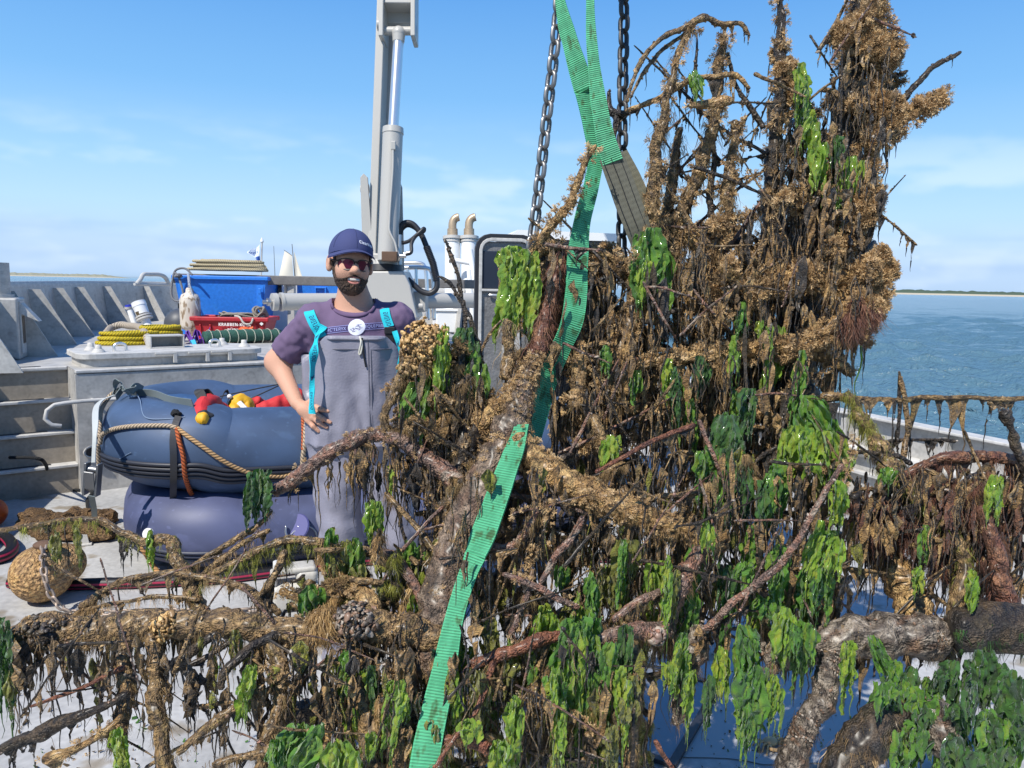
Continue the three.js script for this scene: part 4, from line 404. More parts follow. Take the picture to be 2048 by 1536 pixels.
  part('red_collar', lump([J(402, 843, 4.16), J(404, 825, 4.22), J(418, 812, 4.34), J(436, 822, 4.42), J(455, 830, 4.5)], 0.072, 0.8, 2), redc, lj); part('black_edge', lump([J(397, 838, 4.15), J(404, 832, 4.14), J(416, 832, 4.14), J(422, 838, 4.15)], 0.03, 0.8, 4), blk, lj); part('yellow_bladder', lump([J(398, 843, 4.12), J(406, 838, 4.11), J(415, 842, 4.12)], 0.036, 0.9, 5), yel, lj); part('yellow_bladder', lump([J(470, 832, 4.5), J(468, 812, 4.55), J(480, 800, 4.6), J(494, 806, 4.62), J(500, 824, 4.6), J(506, 834, 4.6)], 0.04, 1, 7), yel, lj);
  part('red_body', lump([J(508, 830, 4.66), J(535, 822, 4.7), J(565, 812, 4.76), J(592, 797, 4.82), J(606, 788, 4.84)], 0.07, 0.75, 9), redc, lj); part('red_body', lump([J(500, 812, 4.75), J(516, 806, 4.8), J(532, 816, 4.84)], 0.04, 0.8, 12), redc, lj);
  part('strap', ribbon([J(408, 812, 4.24), J(402, 790, 4.28), J(398, 782, 4.3), J(408, 779, 4.34), J(424, 796, 4.36), J(440, 812, 4.42), J(456, 832, 4.46)], 0.055, t => V(0.8, 0.5 * (t - 0.3), 0.3), 0.005, 40), blk, lj); part('strap', [ribbon([J(440, 805, 4.5), J(452, 782, 4.55), J(458, 790, 4.56), J(452, 812, 4.5)], 0.04, V(0.4, 0.4, 0.8), 0.004, 24), ribbon([J(420, 830, 4.3), J(440, 836, 4.36), J(462, 836, 4.44), J(480, 834, 4.5)], 0.06, V(0, 0.7, 0.7), 0.006, 24)], blk, lj); part('inflator', [ball(...J(459, 793, 4.54).toArray(), 0.014), tube([J(478, 806, 4.55), J(490, 818, 4.54), J(500, 830, 4.53)], 0.018, 8)], M.white, lj); part('cord', [tube([J(350, 838, 4.1), J(388, 820, 4.18)], 0.005, 6), tube([J(440, 793, 4.9), J(520, 776, 5.0), J(560, 768, 5.05)], 0.004, 6), tube([J(500, 798, 4.9), J(560, 770, 5.0)], 0.004, 6)], blk, lj);
}
// ---------------------------------------------------------------- things lying on the deck
{
  const rockTex = tex(256, 256, (u, v) => { const n = tnoise(u, v, 24, 5, 3), m = tnoise(u, v, 5, 9, 3); return [0.86 + n * 0.6 + m * 0.2, 0.80 + n * 0.6 + m * 0.15, 0.72 + n * 0.55]; }), rockB = tex(256, 256, (u, v) => 0.5 + tnoise(u, v, 22, 5, 3) * 1.3, false); rockTex.repeat.set(2, 1); rockB.repeat.set(2, 1);
  const b = on(62, 1219, 0), o = thing('old_mooring_buoy', 'round tan encrusted mooring buoy with rusty chain on the deck', 'buoy', b.clone().add(V(0, 0.143, -0.10))); const bm = mat([0.50, 0.35, 0.19], 0.85, 0, { map: rockTex, bumpMap: rockB, bumpScale: 0.012 }); const g1 = ball(0, 0, 0, 0.143, 1, 0.97, 1, 56); part('body', g1, bm, o); part('back_lobe', ball(0.06, 0.02, -0.09, 0.10, 1, 1, 1, 40), bm, o); part('eye', ball(0.03, 0.145, 0.0, 0.04, 1.6, 0.6, 1), M.rust, o);
  const ch = thing('deck_chain', 'rusty chain running from the tan buoy across the deck', 'chain'); chainAlong([b.clone().add(V(0.03, 0.30, -0.08)), b.clone().add(V(0.09, 0.235, 0.03)), b.clone().add(V(0.13, 0.12, 0.06)), b.clone().add(V(0.2, 0.02, 0.05)), on(205, 1225, 0.012), on(330, 1222, 0.012), on(470, 1222, 0.012), on(610, 1205, 0.012)], 0.052, 0.0065, mat([0.34, 0.27, 0.22], 0.55, 0.5), ch, 'link', 0.3);
  // heap of weedy stones behind the buoy and bits of weed dropped on the deck
  { const hp = thing('weed_heap', 'heap of brown weed and stones on the deck behind the tan buoy', 'weed heap'), q = rng(61), wm = mat([0.20, 0.13, 0.065], 0.8, 0, { bumpMap: rockB, bumpScale: 0.01, map: rockTex }); for (let i = 0; i < 26; i++) { const p = on(70 + q() * 150, 1040 + q() * 45, 0), r = 0.03 + q() * 0.05, g = new THREE.IcosahedronGeometry(r, 2), a = g.attributes.position; for (let k = 0; k < a.count; k++) { const f = 1 + 0.6 * noise(a.getX(k) * 30 + i, a.getY(k) * 30, a.getZ(k) * 30); a.setXYZ(k, a.getX(k) * f * 1.3 + p.x, Math.max(0.002, a.getY(k) * f * 0.8 + r * 0.5), a.getZ(k) * f + p.z); } g.computeVertexNormals(); part('stone', g, wm, hp); }
    const n = 1500, im = new THREE.InstancedMesh(new THREE.TetrahedronGeometry(1, 0), mat('#ffffff', 0.8), n), mx = new THREE.Matrix4(), e = new THREE.Euler(), qt = new THREE.Quaternion(), cc = new THREE.Color(); for (let i = 0; i < n; i++) { const cl = q() < 0.5, p = on(cl ? 200 + q() * 1800 : 30 + q() * 1900, 1230 + q() * 420, 0); const s = 0.003 + 0.013 * q() * q() * q(); mx.compose(V(p.x, s * 0.3 + 0.004, p.z), qt.setFromEuler(e.set(q() * 6, q() * 6, q() * 6)), V(s * 2, s * 0.5, s)); im.setMatrixAt(i, mx); im.setColorAt(i, cc.setRGB(...(q() < 0.75 ? [0.12, 0.08, 0.04] : [0.05, 0.14, 0.02]))); } im.name = 'deck_litter'; im.userData = { label: 'crumbs of weed and mud scattered over the deck', category: 'litter', kind: 'stuff' }; scene.add(im); }
  const ob = thing('orange_buoy', 'bright orange buoy at the foot of the steps', 'buoy', on(-14, 1052, 0).add(V(0, 0.09, 0))); part('body', ball(0, 0, 0, 0.088, 1, 1.05, 1, 30), mat([0.78, 0.12, 0.015], 0.42, 0, { map: T.worn }), ob); part('eye', cyl([0, 0.08, 0], [0, 0.12, 0], 0.018), mat([0.78, 0.12, 0.015], 0.5), ob);
  const hm = mat('#ffffff', 0.5, 0, { map: tex(32, 8, (u) => { const s = (u * 2) % 1; return s > 0.32 && s < 0.46 || s > 0.62 && s < 0.74 ? [0.62, 0.14, 0.27] : [0.055, 0.05, 0.06]; }) });
  const h = thing('striped_hose', 'black hose with pink stripes lying across the deck', 'hose'); const q = (x, y, k = 0.03) => on(x, y, 0).add(V(0, k, 0)); part('hose', tube([q(20, 1176), q(110, 1180), q(220, 1178), q(330, 1174), q(450, 1166), q(560, 1152), q(650, 1140), q(760, 1128), q(900, 1120), q(1050, 1118), q(1300, 1130)], 0.030, 16, { n: 160 }), hm, h); part('hose', tube([q(-40, 1085), q(0, 1082), q(22, 1095), q(24, 1110), q(5, 1125), q(-40, 1135)], 0.034, 16, { n: 60 }), hm, h);
  const j = thing('white_container', 'white plastic container with cut out grip on the deck', 'container', on(590, 1215, 0), 0.35); const jm = mat([0.74, 0.72, 0.67], 0.4, 0, { map: T.worn }); part('body', [box(0.23, 0.14, 0.13, 0, 0.07, 0, 0.03), box(0.11, 0.07, 0.12, 0.058, 0.17, 0, 0.03), box(0.03, 0.06, 0.11, -0.098, 0.165, 0, 0.013), box(0.20, 0.03, 0.11, 0, 0.205, 0, 0.014)], jm, j); part('cap', cyl([-0.075, 0.215, 0], [-0.075, 0.245, 0], 0.025), mat([0.7, 0.7, 0.68], 0.4), j);
  const cl = thing('deck_lug', 'small white welded lug on the deck beside the boats', 'deck lug', on(168, 1090, 0), 0.4); part('foot', box(0.09, 0.012, 0.06, 0, 0.007, 0, 0.003), M.aluLight, cl); part('lug', prism([[-0.03, 0], [0.03, 0], [0.02, 0.05], [-0.01, 0.055]], 0.012).translate(0, 0.012, 0), M.aluLight, cl);
  const gl = thing('work_glove', 'small blue and white glove dropped on the deck', 'glove', on(800, 1205, 0)); part('palm', box(0.07, 0.03, 0.09, 0, 0.02, 0, 0.014, 0.4), M.white, gl); for (let i = 0; i < 4; i++) part('finger', tube([[0.03 - i * 0.018, 0.02, -0.04], [0.035 - i * 0.02, 0.035, -0.08], [0.03 - i * 0.02, 0.02, -0.11]], 0.009, 8), M.white, gl); part('cuff', box(0.075, 0.034, 0.04, -0.02, 0.022, 0.055, 0.012, 0.4), mat([0.02, 0.3, 0.6], 0.7), gl);
  // crab
  const cr = thing('small_crab', 'small tan crab on a sunlit patch of deck', 'crab', on(1540, 1492, 0), 0.5); const cm = mat([0.55, 0.33, 0.14], 0.5); part('shell', ball(0, 0.017, 0, 0.026, 1.15, 0.5, 0.9, 18), cm, cr); for (const s of [-1, 1]) { for (let i = 0; i < 4; i++) part('leg', tube([[s * 0.02, 0.016, -0.012 + i * 0.009], [s * 0.042, 0.026, -0.02 + i * 0.016], [s * 0.058, 0.002, -0.026 + i * 0.022]], 0.0035, 6), cm, cr); part('claw', tube([[s * 0.02, 0.016, 0.018], [s * 0.034, 0.018, 0.032], [s * 0.016, 0.014, 0.046]], 0.007, 7), cm, cr); }
}
// ---------------------------------------------------------------- skins from distance fields (surface nets)
function skin(sdf, lo, hi, cell) {
  const nx = Math.ceil((hi[0] - lo[0]) / cell) + 1, ny = Math.ceil((hi[1] - lo[1]) / cell) + 1, nz = Math.ceil((hi[2] - lo[2]) / cell) + 1, f = new Float32Array(nx * ny * nz), id = new Int32Array(nx * ny * nz).fill(-1), pos = [], idx = [], at3 = (x, y, z) => x + nx * (y + ny * z);
  for (let z = 0; z < nz; z++) for (let y = 0; y < ny; y++) for (let x = 0; x < nx; x++) f[at3(x, y, z)] = sdf(lo[0] + x * cell, lo[1] + y * cell, lo[2] + z * cell);
  const E = [[0, 1], [0, 2], [0, 4], [1, 3], [1, 5], [2, 3], [2, 6], [3, 7], [4, 5], [4, 6], [5, 7], [6, 7]];
  for (let z = 0; z < nz - 1; z++) for (let y = 0; y < ny - 1; y++) for (let x = 0; x < nx - 1; x++) { let m = 0; const v = []; for (let i = 0; i < 8; i++) { const w = f[at3(x + (i & 1), y + (i >> 1 & 1), z + (i >> 2))]; v.push(w); if (w < 0) m |= 1 << i; } if (m === 0 || m === 255) continue; let sx = 0, sy = 0, sz = 0, n = 0; for (const [a, b] of E) { if ((v[a] < 0) === (v[b] < 0)) continue; const t = v[a] / (v[a] - v[b]); sx += mix(a & 1, b & 1, t); sy += mix(a >> 1 & 1, b >> 1 & 1, t); sz += mix(a >> 2, b >> 2, t); n++; } id[at3(x, y, z)] = pos.length / 3; pos.push(lo[0] + (x + sx / n) * cell, lo[1] + (y + sy / n) * cell, lo[2] + (z + sz / n) * cell); }
  for (let z = 1; z < nz - 1; z++) for (let y = 1; y < ny - 1; y++) for (let x = 1; x < nx - 1; x++) { const a = f[at3(x, y, z)] < 0; for (const [q, d1, d2] of [[at3(x + 1, y, z), [0, 1, 0], [0, 0, 1]], [at3(x, y + 1, z), [0, 0, 1], [1, 0, 0]], [at3(x, y, z + 1), [1, 0, 0], [0, 1, 0]]]) { const b = f[q] < 0; if (a === b) continue; const c = [id[at3(x - d1[0] - d2[0], y - d1[1] - d2[1], z - d1[2] - d2[2])], id[at3(x - d2[0], y - d2[1], z - d2[2])], id[at3(x, y, z)], id[at3(x - d1[0], y - d1[1], z - d1[2])]]; if (c.some(k => k < 0)) continue; a ? idx.push(c[0], c[1], c[2], c[0], c[2], c[3]) : idx.push(c[0], c[2], c[1], c[0], c[3], c[2]); } }
  const nrm = [], e = cell * 0.5; for (let i = 0; i < pos.length; i += 3) { const x = pos[i], y = pos[i + 1], z = pos[i + 2]; let a = sdf(x + e, y, z) - sdf(x - e, y, z), b = sdf(x, y + e, z) - sdf(x, y - e, z), c = sdf(x, y, z + e) - sdf(x, y, z - e); const l = Math.hypot(a, b, c) || 1; nrm.push(a / l, b / l, c / l); }
  const g = new THREE.BufferGeometry(); g.setAttribute('position', new THREE.Float32BufferAttribute(pos, 3)); g.setAttribute('normal', new THREE.Float32BufferAttribute(nrm, 3)); g.setIndex(idx); return g;
}
const smin = (a, b, k) => { const h = Math.max(k - Math.abs(a - b), 0) / k; return Math.min(a, b) - h * h * k * 0.25; };
const cone = (a, b, r0, r1) => { const dx = b[0] - a[0], dy = b[1] - a[1], dz = b[2] - a[2], L = dx * dx + dy * dy + dz * dz; return (x, y, z) => { const px = x - a[0], py = y - a[1], pz = z - a[2], t = clamp((px * dx + py * dy + pz * dz) / L); return Math.hypot(px - dx * t, py - dy * t, pz - dz * t) - mix(r0, r1, t); }; };
const ell = (c, r) => { const m = Math.min(...r); return (x, y, z) => { const a = (x - c[0]) / r[0], b = (y - c[1]) / r[1], d = (z - c[2]) / r[2], k = Math.hypot(a, b, d), g = Math.hypot(a / r[0], b / r[1], d / r[2]); return k < 1e-6 ? -m : k * (k - 1) / g; }; };
const blend = (list, k) => (x, y, z) => { let d = 1e9; for (const f of list) d = d > 1e8 ? f(x, y, z) : smin(d, f(x, y, z), k); return d; };
function fieldUV(g, s = 3) { const p = g.attributes.position, uv = new Float32Array(p.count * 2); for (let i = 0; i < p.count; i++) { uv[2 * i] = (p.getX(i) + p.getZ(i) * 0.6) * s; uv[2 * i + 1] = p.getY(i) * s; } g.setAttribute('uv', new THREE.BufferAttribute(uv, 2)); return g; }
{
  const pos = at(712, 600, 3.22).setY(0), man = thing('person', 'smiling bearded person in grey waders, purple shirt, blue cap and sunglasses, hand on hip', 'person', pos, 0.17);
  const skinM = mat([0.58, 0.32, 0.22], 0.5, 0, { specularIntensity: 0.6, bumpMap: T.fine, bumpScale: 0.0015 });
  // joints
  const shR = [-0.185, 1.425, -0.015], elR = [-0.335, 1.255, -0.10], wrR = [-0.238, 1.102, 0.075], shL = [0.170, 1.437, -0.02], elL = [0.262, 1.20, -0.16], wrL = [0.205, 1.06, 0.0];
  const torso = [ell([0, 1.30, -0.01], [0.178, 0.20, 0.112]), cone([-0.15, 1.425, -0.02], [0.15, 1.432, -0.02], 0.062, 0.062), ell([0, 1.12, 0], [0.160, 0.20, 0.108]), ell([0, 0.95, -0.005], [0.172, 0.14, 0.118]), cone([0, 1.45, -0.03], [-0.008, 1.51, -0.02], 0.095, 0.062)];
  const arms = [cone(shR, elR, 0.056, 0.043), cone(elR, wrR, 0.046, 0.028), cone(shL, elL, 0.056, 0.043), cone(elL, wrL, 0.045, 0.028)];
  const legs = [cone([-0.085, 0.93, 0], [-0.065, 0.50, 0.03], 0.088, 0.06), cone([-0.065, 0.50, 0.03], [-0.07, 0.09, -0.02], 0.06, 0.042), cone([-0.07, 0.05, -0.03], [-0.09, 0.04, 0.15], 0.04, 0.035), cone([0.095, 0.93, 0], [0.175, 0.50, 0.0], 0.088, 0.06), cone([0.175, 0.50, 0.0], [0.20, 0.09, -0.05], 0.06, 0.042), cone([0.20, 0.05, -0.06], [0.24, 0.04, 0.11], 0.04, 0.035)];
  const neck = cone([-0.005, 1.46, -0.025], [-0.015, 1.60, 0.015], 0.066, 0.058);
  const bodyF = blend([...torso, ...arms, ...legs, neck], 0.05);
  const bodyG = skin(bodyF, [-0.46, 0, -0.28], [0.46, 1.66, 0.24], 0.012);
  // head, in its own frame (z forward), turned and tilted
  const HM = new THREE.Matrix4().makeRotationFromEuler(new THREE.Euler(0.02, 0.24, -0.07, 'YXZ')).setPosition(-0.020, 1.676, 0.028);
  const headF = blend([ell([0, 0.028, -0.012], [0.077, 0.094, 0.098]), ell([0, -0.045, 0.022], [0.061, 0.072, 0.068]), ell([0, -0.092, 0.052], [0.034, 0.026, 0.03]), ell([-0.036, -0.03, 0.058], [0.026, 0.028, 0.026]), ell([0.036, -0.03, 0.058], [0.026, 0.028, 0.026]), ell([0, 0.022, 0.072], [0.05, 0.014, 0.016])], 0.03);
  const noseF = blend([cone([0, 0.006, 0.084], [0, -0.026, 0.106], 0.010, 0.0145), ell([-0.012, -0.031, 0.095], [0.009, 0.008, 0.010]), ell([0.012, -0.031, 0.095], [0.009, 0.008, 0.010])], 0.012);
  const earF = s => blend([ell([s * 0.088, -0.004, -0.014], [0.010, 0.032, 0.020]), ell([s * 0.083, -0.026, -0.008], [0.010, 0.014, 0.012])], 0.01);
  const hollow = s => ell([s * 0.099, -0.003, -0.008], [0.006, 0.018, 0.010]);
  const eL = earF(-1), eR = earF(1), hL = hollow(-1), hR = hollow(1), mouthCut = ell([0, -0.066, 0.098], [0.033, 0.012, 0.016]);
  const faceF = (x, y, z) => { let d = smin(headF(x, y, z), noseF(x, y, z), 0.014); d = smin(d, Math.max(eL(x, y, z), -hL(x, y, z)), 0.01); d = smin(d, Math.max(eR(x, y, z), -hR(x, y, z)), 0.01); return Math.max(d, -mouthCut(x, y, z)); };
  const headG = skin(faceF, [-0.105, -0.14, -0.125], [0.105, 0.14, 0.13], 0.0034).applyMatrix4(HM);
  // hands: palm and five fingers, the right one spread on the hip
  const hand = (wr, palm, K, Tt, th) => { const fs = []; fs.push((x, y, z) => { const f = blend([cone(wr, palm, 0.027, 0.030), ...K.map(k => cone(palm, k, 0.020, 0.0115))], 0.02); return f(x, y, z); }); const f0 = blend([cone(wr, palm, 0.026, 0.026), ...K.map(k => cone(palm, k, 0.020, 0.0112))], 0.018); const fin = K.map((k, i) => { const t = Tt[i], m = k.map((v, j) => mix(v, t[j], 0.5)); m[2] += 0.008; return blend([cone(k, m, 0.0108, 0.0098), cone(m, t, 0.0096, 0.0080)], 0.006); }); const thumb = blend([cone(palm, th[0], 0.018, 0.013), cone(th[0], th[1], 0.0125, 0.009)], 0.008); return (x, y, z) => { let d = f0(x, y, z); for (const f of fin) d = smin(d, f(x, y, z), 0.007); return smin(d, thumb(x, y, z), 0.012); }; };
  const KR = [[-0.158, 1.092, 0.122], [-0.160, 1.068, 0.132], [-0.172, 1.050, 0.130], [-0.192, 1.038, 0.122]], TR = [[-0.108, 1.079, 0.142], [-0.101, 1.033, 0.148], [-0.115, 1.013, 0.146], [-0.148, 0.995, 0.136]];
  const hR1 = hand(wrR, [-0.205, 1.080, 0.102], KR, TR, [[-0.175, 1.118, 0.085], [-0.150, 1.125, 0.07]]);
  const handR = skin(hR1, [-0.29, 0.97, 0.02], [-0.07, 1.16, 0.18], 0.0036);
  const mir = p => [-p[0] + 0.03, p[1] - 0.03, p[2] - 0.05], hL1 = hand(wrL, mir([-0.205, 1.080, 0.102]), KR.map(mir), TR.map(mir), [mir([-0.175, 1.118, 0.085]), mir([-0.150, 1.125, 0.07])]);
  const handL = skin(hL1, [0.06, 0.93, -0.05], [0.28, 1.13, 0.14], 0.0044);
  part('body', join([bodyG, headG, handR, handL].map(g => fieldUV(g, 6))), skinM, man);
  // nails
  // shirt: loose shell over torso and upper arms
  const midR = shR.map((v, i) => mix(v, elR[i], 0.74)), midL = shL.map((v, i) => mix(v, elL[i], 0.78));
  const sTorso = blend([...torso.slice(0, 4), cone([-0.155, 1.425, -0.02], [0.155, 1.432, -0.02], 0.062, 0.062), cone([0, 1.44, -0.03], [-0.006, 1.51, -0.022], 0.100, 0.070)], 0.05), slR = cone(shR, elR, 0.062, 0.066), slL = cone(shL, elL, 0.062, 0.066);
  const dirR = V(...elR).sub(V(...shR)).normalize(), dirL = V(...elL).sub(V(...shL)).normalize(), inR = cone(shR, elR, 0.058, 0.056), inL = cone(shL, elL, 0.058, 0.056);
  const shirtF = (x, y, z) => { const w = 0.009 * noise(x * 13, y * 9, z * 13) + 0.006 * noise(x * 34 + y * 16, y * 26 - x * 14, z * 30) * sstep(0.06, 0.2, Math.abs(x)) + 0.003 * noise(x * 30 + 3, y * 20, z * 30); let d = sTorso(x, y, z) - 0.014; let a = Math.max(slR(x, y, z) - 0.006, (x - midR[0]) * dirR.x + (y - midR[1]) * dirR.y + (z - midR[2]) * dirR.z), b = Math.max(slL(x, y, z) - 0.006, (x - midL[0]) * dirL.x + (y - midL[1]) * dirL.y + (z - midL[2]) * dirL.z); d = smin(d, a, 0.045); d = smin(d, b, 0.045); d += w; const ringN = Math.hypot((x + 0.010) / 0.086, (z - 0.01) / 0.105) - 1; d = Math.max(d, -Math.max(ringN * 0.08, 1.518 - 0.42 * Math.max(0, z + 0.03) - y)); return Math.max(d, 1.02 - y); };
  const shirtG = fieldUV(skin(shirtF, [-0.44, 1.0, -0.28], [0.44, 1.53, 0.2], 0.008), 6); part('t_shirt', shirtG, mat([0.135, 0.09, 0.165], 0.9, 0, { bumpMap: T.cloth, bumpScale: 0.0015, sheen: 0.4, sheenRoughness: 0.8 }), man);
  const front = (f, x, y, z0 = 0.3) => { let z = z0; for (let i = 0; i < 90; i++) { const d = f(x, y, z); if (d < 0.0008) return z; z -= Math.max(d * 0.7, 0.0006); if (z < -0.2) break; } return -0.02; };
  // neck band
  { const P = []; for (let i = 0; i < 22; i++) { const a = 0.05 + i / 21 * (Math.PI - 0.1), x = -0.010 + Math.cos(a) * 0.088, y = 1.512 - 0.050 * Math.max(0, Math.sin(a)); P.push(V(x, y, front(shirtF, x, y) + 0.001)); } part('neck_band', tube(P, 0.0065, 8, { n: 50 }), mat([0.12, 0.075, 0.15], 0.9), man); }
  // print on the shirt
  { const g = new THREE.PlaneGeometry(0.30, 0.072, 44, 12), p = g.attributes.position; for (let i = 0; i < p.count; i++) { const x = p.getX(i) + 0.005, y = p.getY(i) + 1.418 + x * 0.10 - 0.25 * x * x; p.setXYZ(i, x, y, front(shirtF, x, y) + 0.0025); } g.computeVertexNormals(); part('shirt_print', g, mat('#ffffff', 0.85, 0, { transparent: true, map: canvasTex(1024, 260, (c, w, h) => { c.clearRect(0, 0, w, h); c.strokeStyle = '#8f93c8'; c.lineWidth = 7; c.fillStyle = 'rgba(70,66,120,0.55)'; c.fillRect(12, 88, w - 24, 88); c.strokeRect(12, 88, w - 24, 88); c.fillStyle = '#a9aede'; c.font = '64px sans-serif'; c.textAlign = 'center'; c.fillText("ARC'TERYX", 215, 154, 330); c.fillText('EQUIPMENT', 800, 154, 350); c.fillStyle = '#d9dcec'; c.beginPath(); c.arc(w / 2, h / 2, 118, 0, 7); c.fill(); c.strokeStyle = '#4a466e'; c.lineWidth = 5; const q = rng(4); for (let k = 0; k < 16; k++) { c.beginPath(); let x = w / 2 - 80 + q() * 120, y = 70 + q() * 110; c.moveTo(x, y); for (let j = 0; j < 4; j++) { x += (q() - 0.3) * 44; y += (q() - 0.5) * 34; c.lineTo(x, y); } c.stroke(); } }) }), man); }
  // waders
  const wTorso = (x, y, z) => { const rx = 0.205 - 0.02 * sstep(1.0, 1.3, y), rz = 0.150; const k = Math.pow(Math.pow(Math.abs(x / rx), 2.8) + Math.pow(Math.abs((z - 0.004) / rz), 2.8), 1 / 2.8); return (k - 1) * 0.15; };
  const wLegs = blend([cone([-0.088, 0.92, 0.0], [-0.065, 0.50, 0.03], 0.108, 0.086), cone([-0.065, 0.50, 0.03], [-0.07, 0.10, -0.01], 0.086, 0.070), cone([-0.07, 0.055, -0.03], [-0.09, 0.045, 0.17], 0.056, 0.05), cone([0.10, 0.92, 0], [0.178, 0.50, 0.0], 0.108, 0.086), cone([0.178, 0.50, 0.0], [0.20, 0.10, -0.04], 0.086, 0.070), cone([0.20, 0.055, -0.06], [0.24, 0.045, 0.13], 0.056, 0.05)], 0.02);
  const flap = cone([-0.20, 1.30, -0.02], [-0.19, 1.12, 0.0], 0.03, 0.02);
  const wadF = (x, y, z) => { const wr = 0.017 * noise(x * 12 + 4, y * 3.0, z * 9) + 0.007 * Math.max(0, noise(x * 9 + y * 6, y * 18 + x * 10, z * 7)) * sstep(0.98, 0.85, y) + 0.009 * noise(x * 22 + y * 5, y * 11 - x * 6, z * 18 + 5) * sstep(1.28, 1.15, y) + 0.010 * noise(x * 6, y * 16, 7 + z * 6) * sstep(0.75, 0.45, y); const up = Math.max(wTorso(x, y, z), 0.93 - y); let d = smin(up, wLegs(x, y, z), 0.05) ; d = smin(d, flap(x, y, z), 0.03); d += wr; const topY = z > 0 ? 1.386 - 0.9 * Math.pow(Math.max(0, Math.abs(x - 0.005) - 0.12), 1) - 0.25 * Math.max(0, 0.12 - z) : 1.30 - 0.4 * Math.max(0, -z); d = Math.max(d, y - topY); return Math.max(d, 0.003 - y); };
  const rub = mat([0.235, 0.23, 0.285], 0.44, 0, { bumpMap: T.fine, bumpScale: 0.001 }); const wad = part('waders', fieldUV(skin(wadF, [-0.30, 0, -0.24], [0.32, 1.42, 0.25], 0.0095), 2), rub, man);
  const onW = (x, y, l = 0.002) => V(x, y, front(wadF, x, y) + l), onS = (x, y, l = 0.002) => V(x, y, Math.max(front(shirtF, x, y), y < 1.375 ? front(wadF, x, y) : -1) + l);
  part('hem', tube([-0.13, -0.1, -0.05, 0, 0.05, 0.1, 0.14].map(x => onW(x, 1.374, 0.001)), 0.006, 8, { n: 40 }), rub, wad); part('seam', [tube([-0.135, -0.08, 0, 0.08, 0.145].map(x => onW(x, 1.332, -0.001)), 0.0028, 6, { n: 40 }), tube([1.37, 1.25, 1.15, 1.05, 0.95, 0.9].map(y => onW(0.052 + (1.37 - y) * 0.02, y, -0.001)), 0.003, 6, { n: 60 }), tube([1.33, 1.2, 1.1, 1.0].map(y => onW(0.062 + (1.37 - y) * 0.02, y, -0.001)), 0.0022, 6, { n: 60 })], mat([0.12, 0.12, 0.155], 0.5), wad); part('boot_edge', [tube([0, 1, 2, 3, 4, 5].map(i => { const a = i / 6 * 6.283; return V(-0.066 + Math.cos(a) * 0.086, 0.43, 0.024 + Math.sin(a) * 0.086); }), 0.006, 6, { closed: true, n: 30 }), tube([0, 1, 2, 3, 4, 5].map(i => { const a = i / 6 * 6.283; return V(0.182 + Math.cos(a) * 0.086, 0.43, -0.006 + Math.sin(a) * 0.086); }), 0.006, 6, { closed: true, n: 30 })], rub, wad);
  // braces
  const webT = canvasTex(64, 512, (c, w, h) => { c.fillStyle = '#12b9c9'; c.fillRect(0, 0, w, h); c.fillStyle = '#0d3f66'; c.font = 'bold 44px sans-serif'; c.save(); c.translate(w * 0.3, 20); c.rotate(Math.PI / 2); c.fillText('DOLFING', 0, 0, 260); c.restore(); c.beginPath(); c.moveTo(14, 330); c.quadraticCurveTo(60, 340, 50, 400); c.quadraticCurveTo(30, 360, 14, 380); c.fill(); }); const webM = mat('#ffffff', 0.75, 0, { map: webT, bumpMap: T.cloth, bumpScale: 0.001 }), webY = 5.2;
  const br = (pts, w, ac, n = 40, vs = webY) => ribbon(pts, w, ac, 0.0035, n, vs);
  part('brace', br([V(-0.185, 1.478, -0.03), onS(-0.186, 1.475, 0.004), onS(-0.175, 1.45, 0.006), onS(-0.160, 1.42, 0.008), onS(-0.145, 1.395, 0.010), onS(-0.135, 1.375, 0.014)], 0.042, V(1, 0.25, 0), 30), webM, man); part('brace', br([onS(-0.130, 1.425, 0.012), onS(-0.150, 1.385, 0.024), V(-0.158, 1.33, 0.165), V(-0.164, 1.28, 0.175), V(-0.167, 1.22, 0.18), V(-0.168, 1.17, 0.182), V(-0.170, 1.11, 0.186), V(-0.168, 1.075, 0.182)], t => 0.030 + 0.010 * Math.cos(t * 14), t => V(Math.cos(Math.sin(t * 9) * 1.1), 0, Math.sin(Math.sin(t * 9) * 1.1)), 60), webM, man);
  part('brace', br([V(0.115, 1.495, -0.04), onS(0.118, 1.488, 0.004), onS(0.122, 1.465, 0.005), onS(0.130, 1.44, 0.006), onS(0.137, 1.42, 0.008)], 0.040, V(1, 0.1, 0), 24), webM, man); part('buckle', [box(0.044, 0.03, 0.014, ...onS(0.139, 1.405, 0.010).toArray(), 0.004), box(0.038, 0.04, 0.012, ...onS(0.140, 1.375, 0.012).toArray(), 0.005)], M.black, man); part('brace', br([V(0.158, 1.405, 0.115), V(0.172, 1.36, 0.13), V(0.178, 1.31, 0.13), V(0.178, 1.24, 0.125), V(0.184, 1.17, 0.12)], t => 0.022, t => V(Math.cos(t * 4), 0, Math.sin(t * 4)), 40), webM, man); part('buckle', [box(0.012, 0.03, 0.012, ...onW(-0.135, 1.376, 0.008).toArray(), 0.003)], M.black, man);
  part('draw_cord', [tube([onW(0.02, 1.385, 0.006), onW(0.024, 1.36, 0.016), onW(0.018, 1.33, 0.012), onW(0.016, 1.312, 0.008), onW(0.022, 1.315, 0.010), onW(0.028, 1.345, 0.012), onW(0.026, 1.372, 0.01)], 0.0038, 7, { n: 40 })], mat([0.62, 0.60, 0.52], 0.8), man); part('draw_cord', [tube([onW(0.028, 1.38, 0.008), onW(0.032, 1.34, 0.009), onW(0.036, 1.30, 0.007), onW(0.043, 1.262, 0.006)], 0.0035, 7, { n: 30 })], M.black, man);
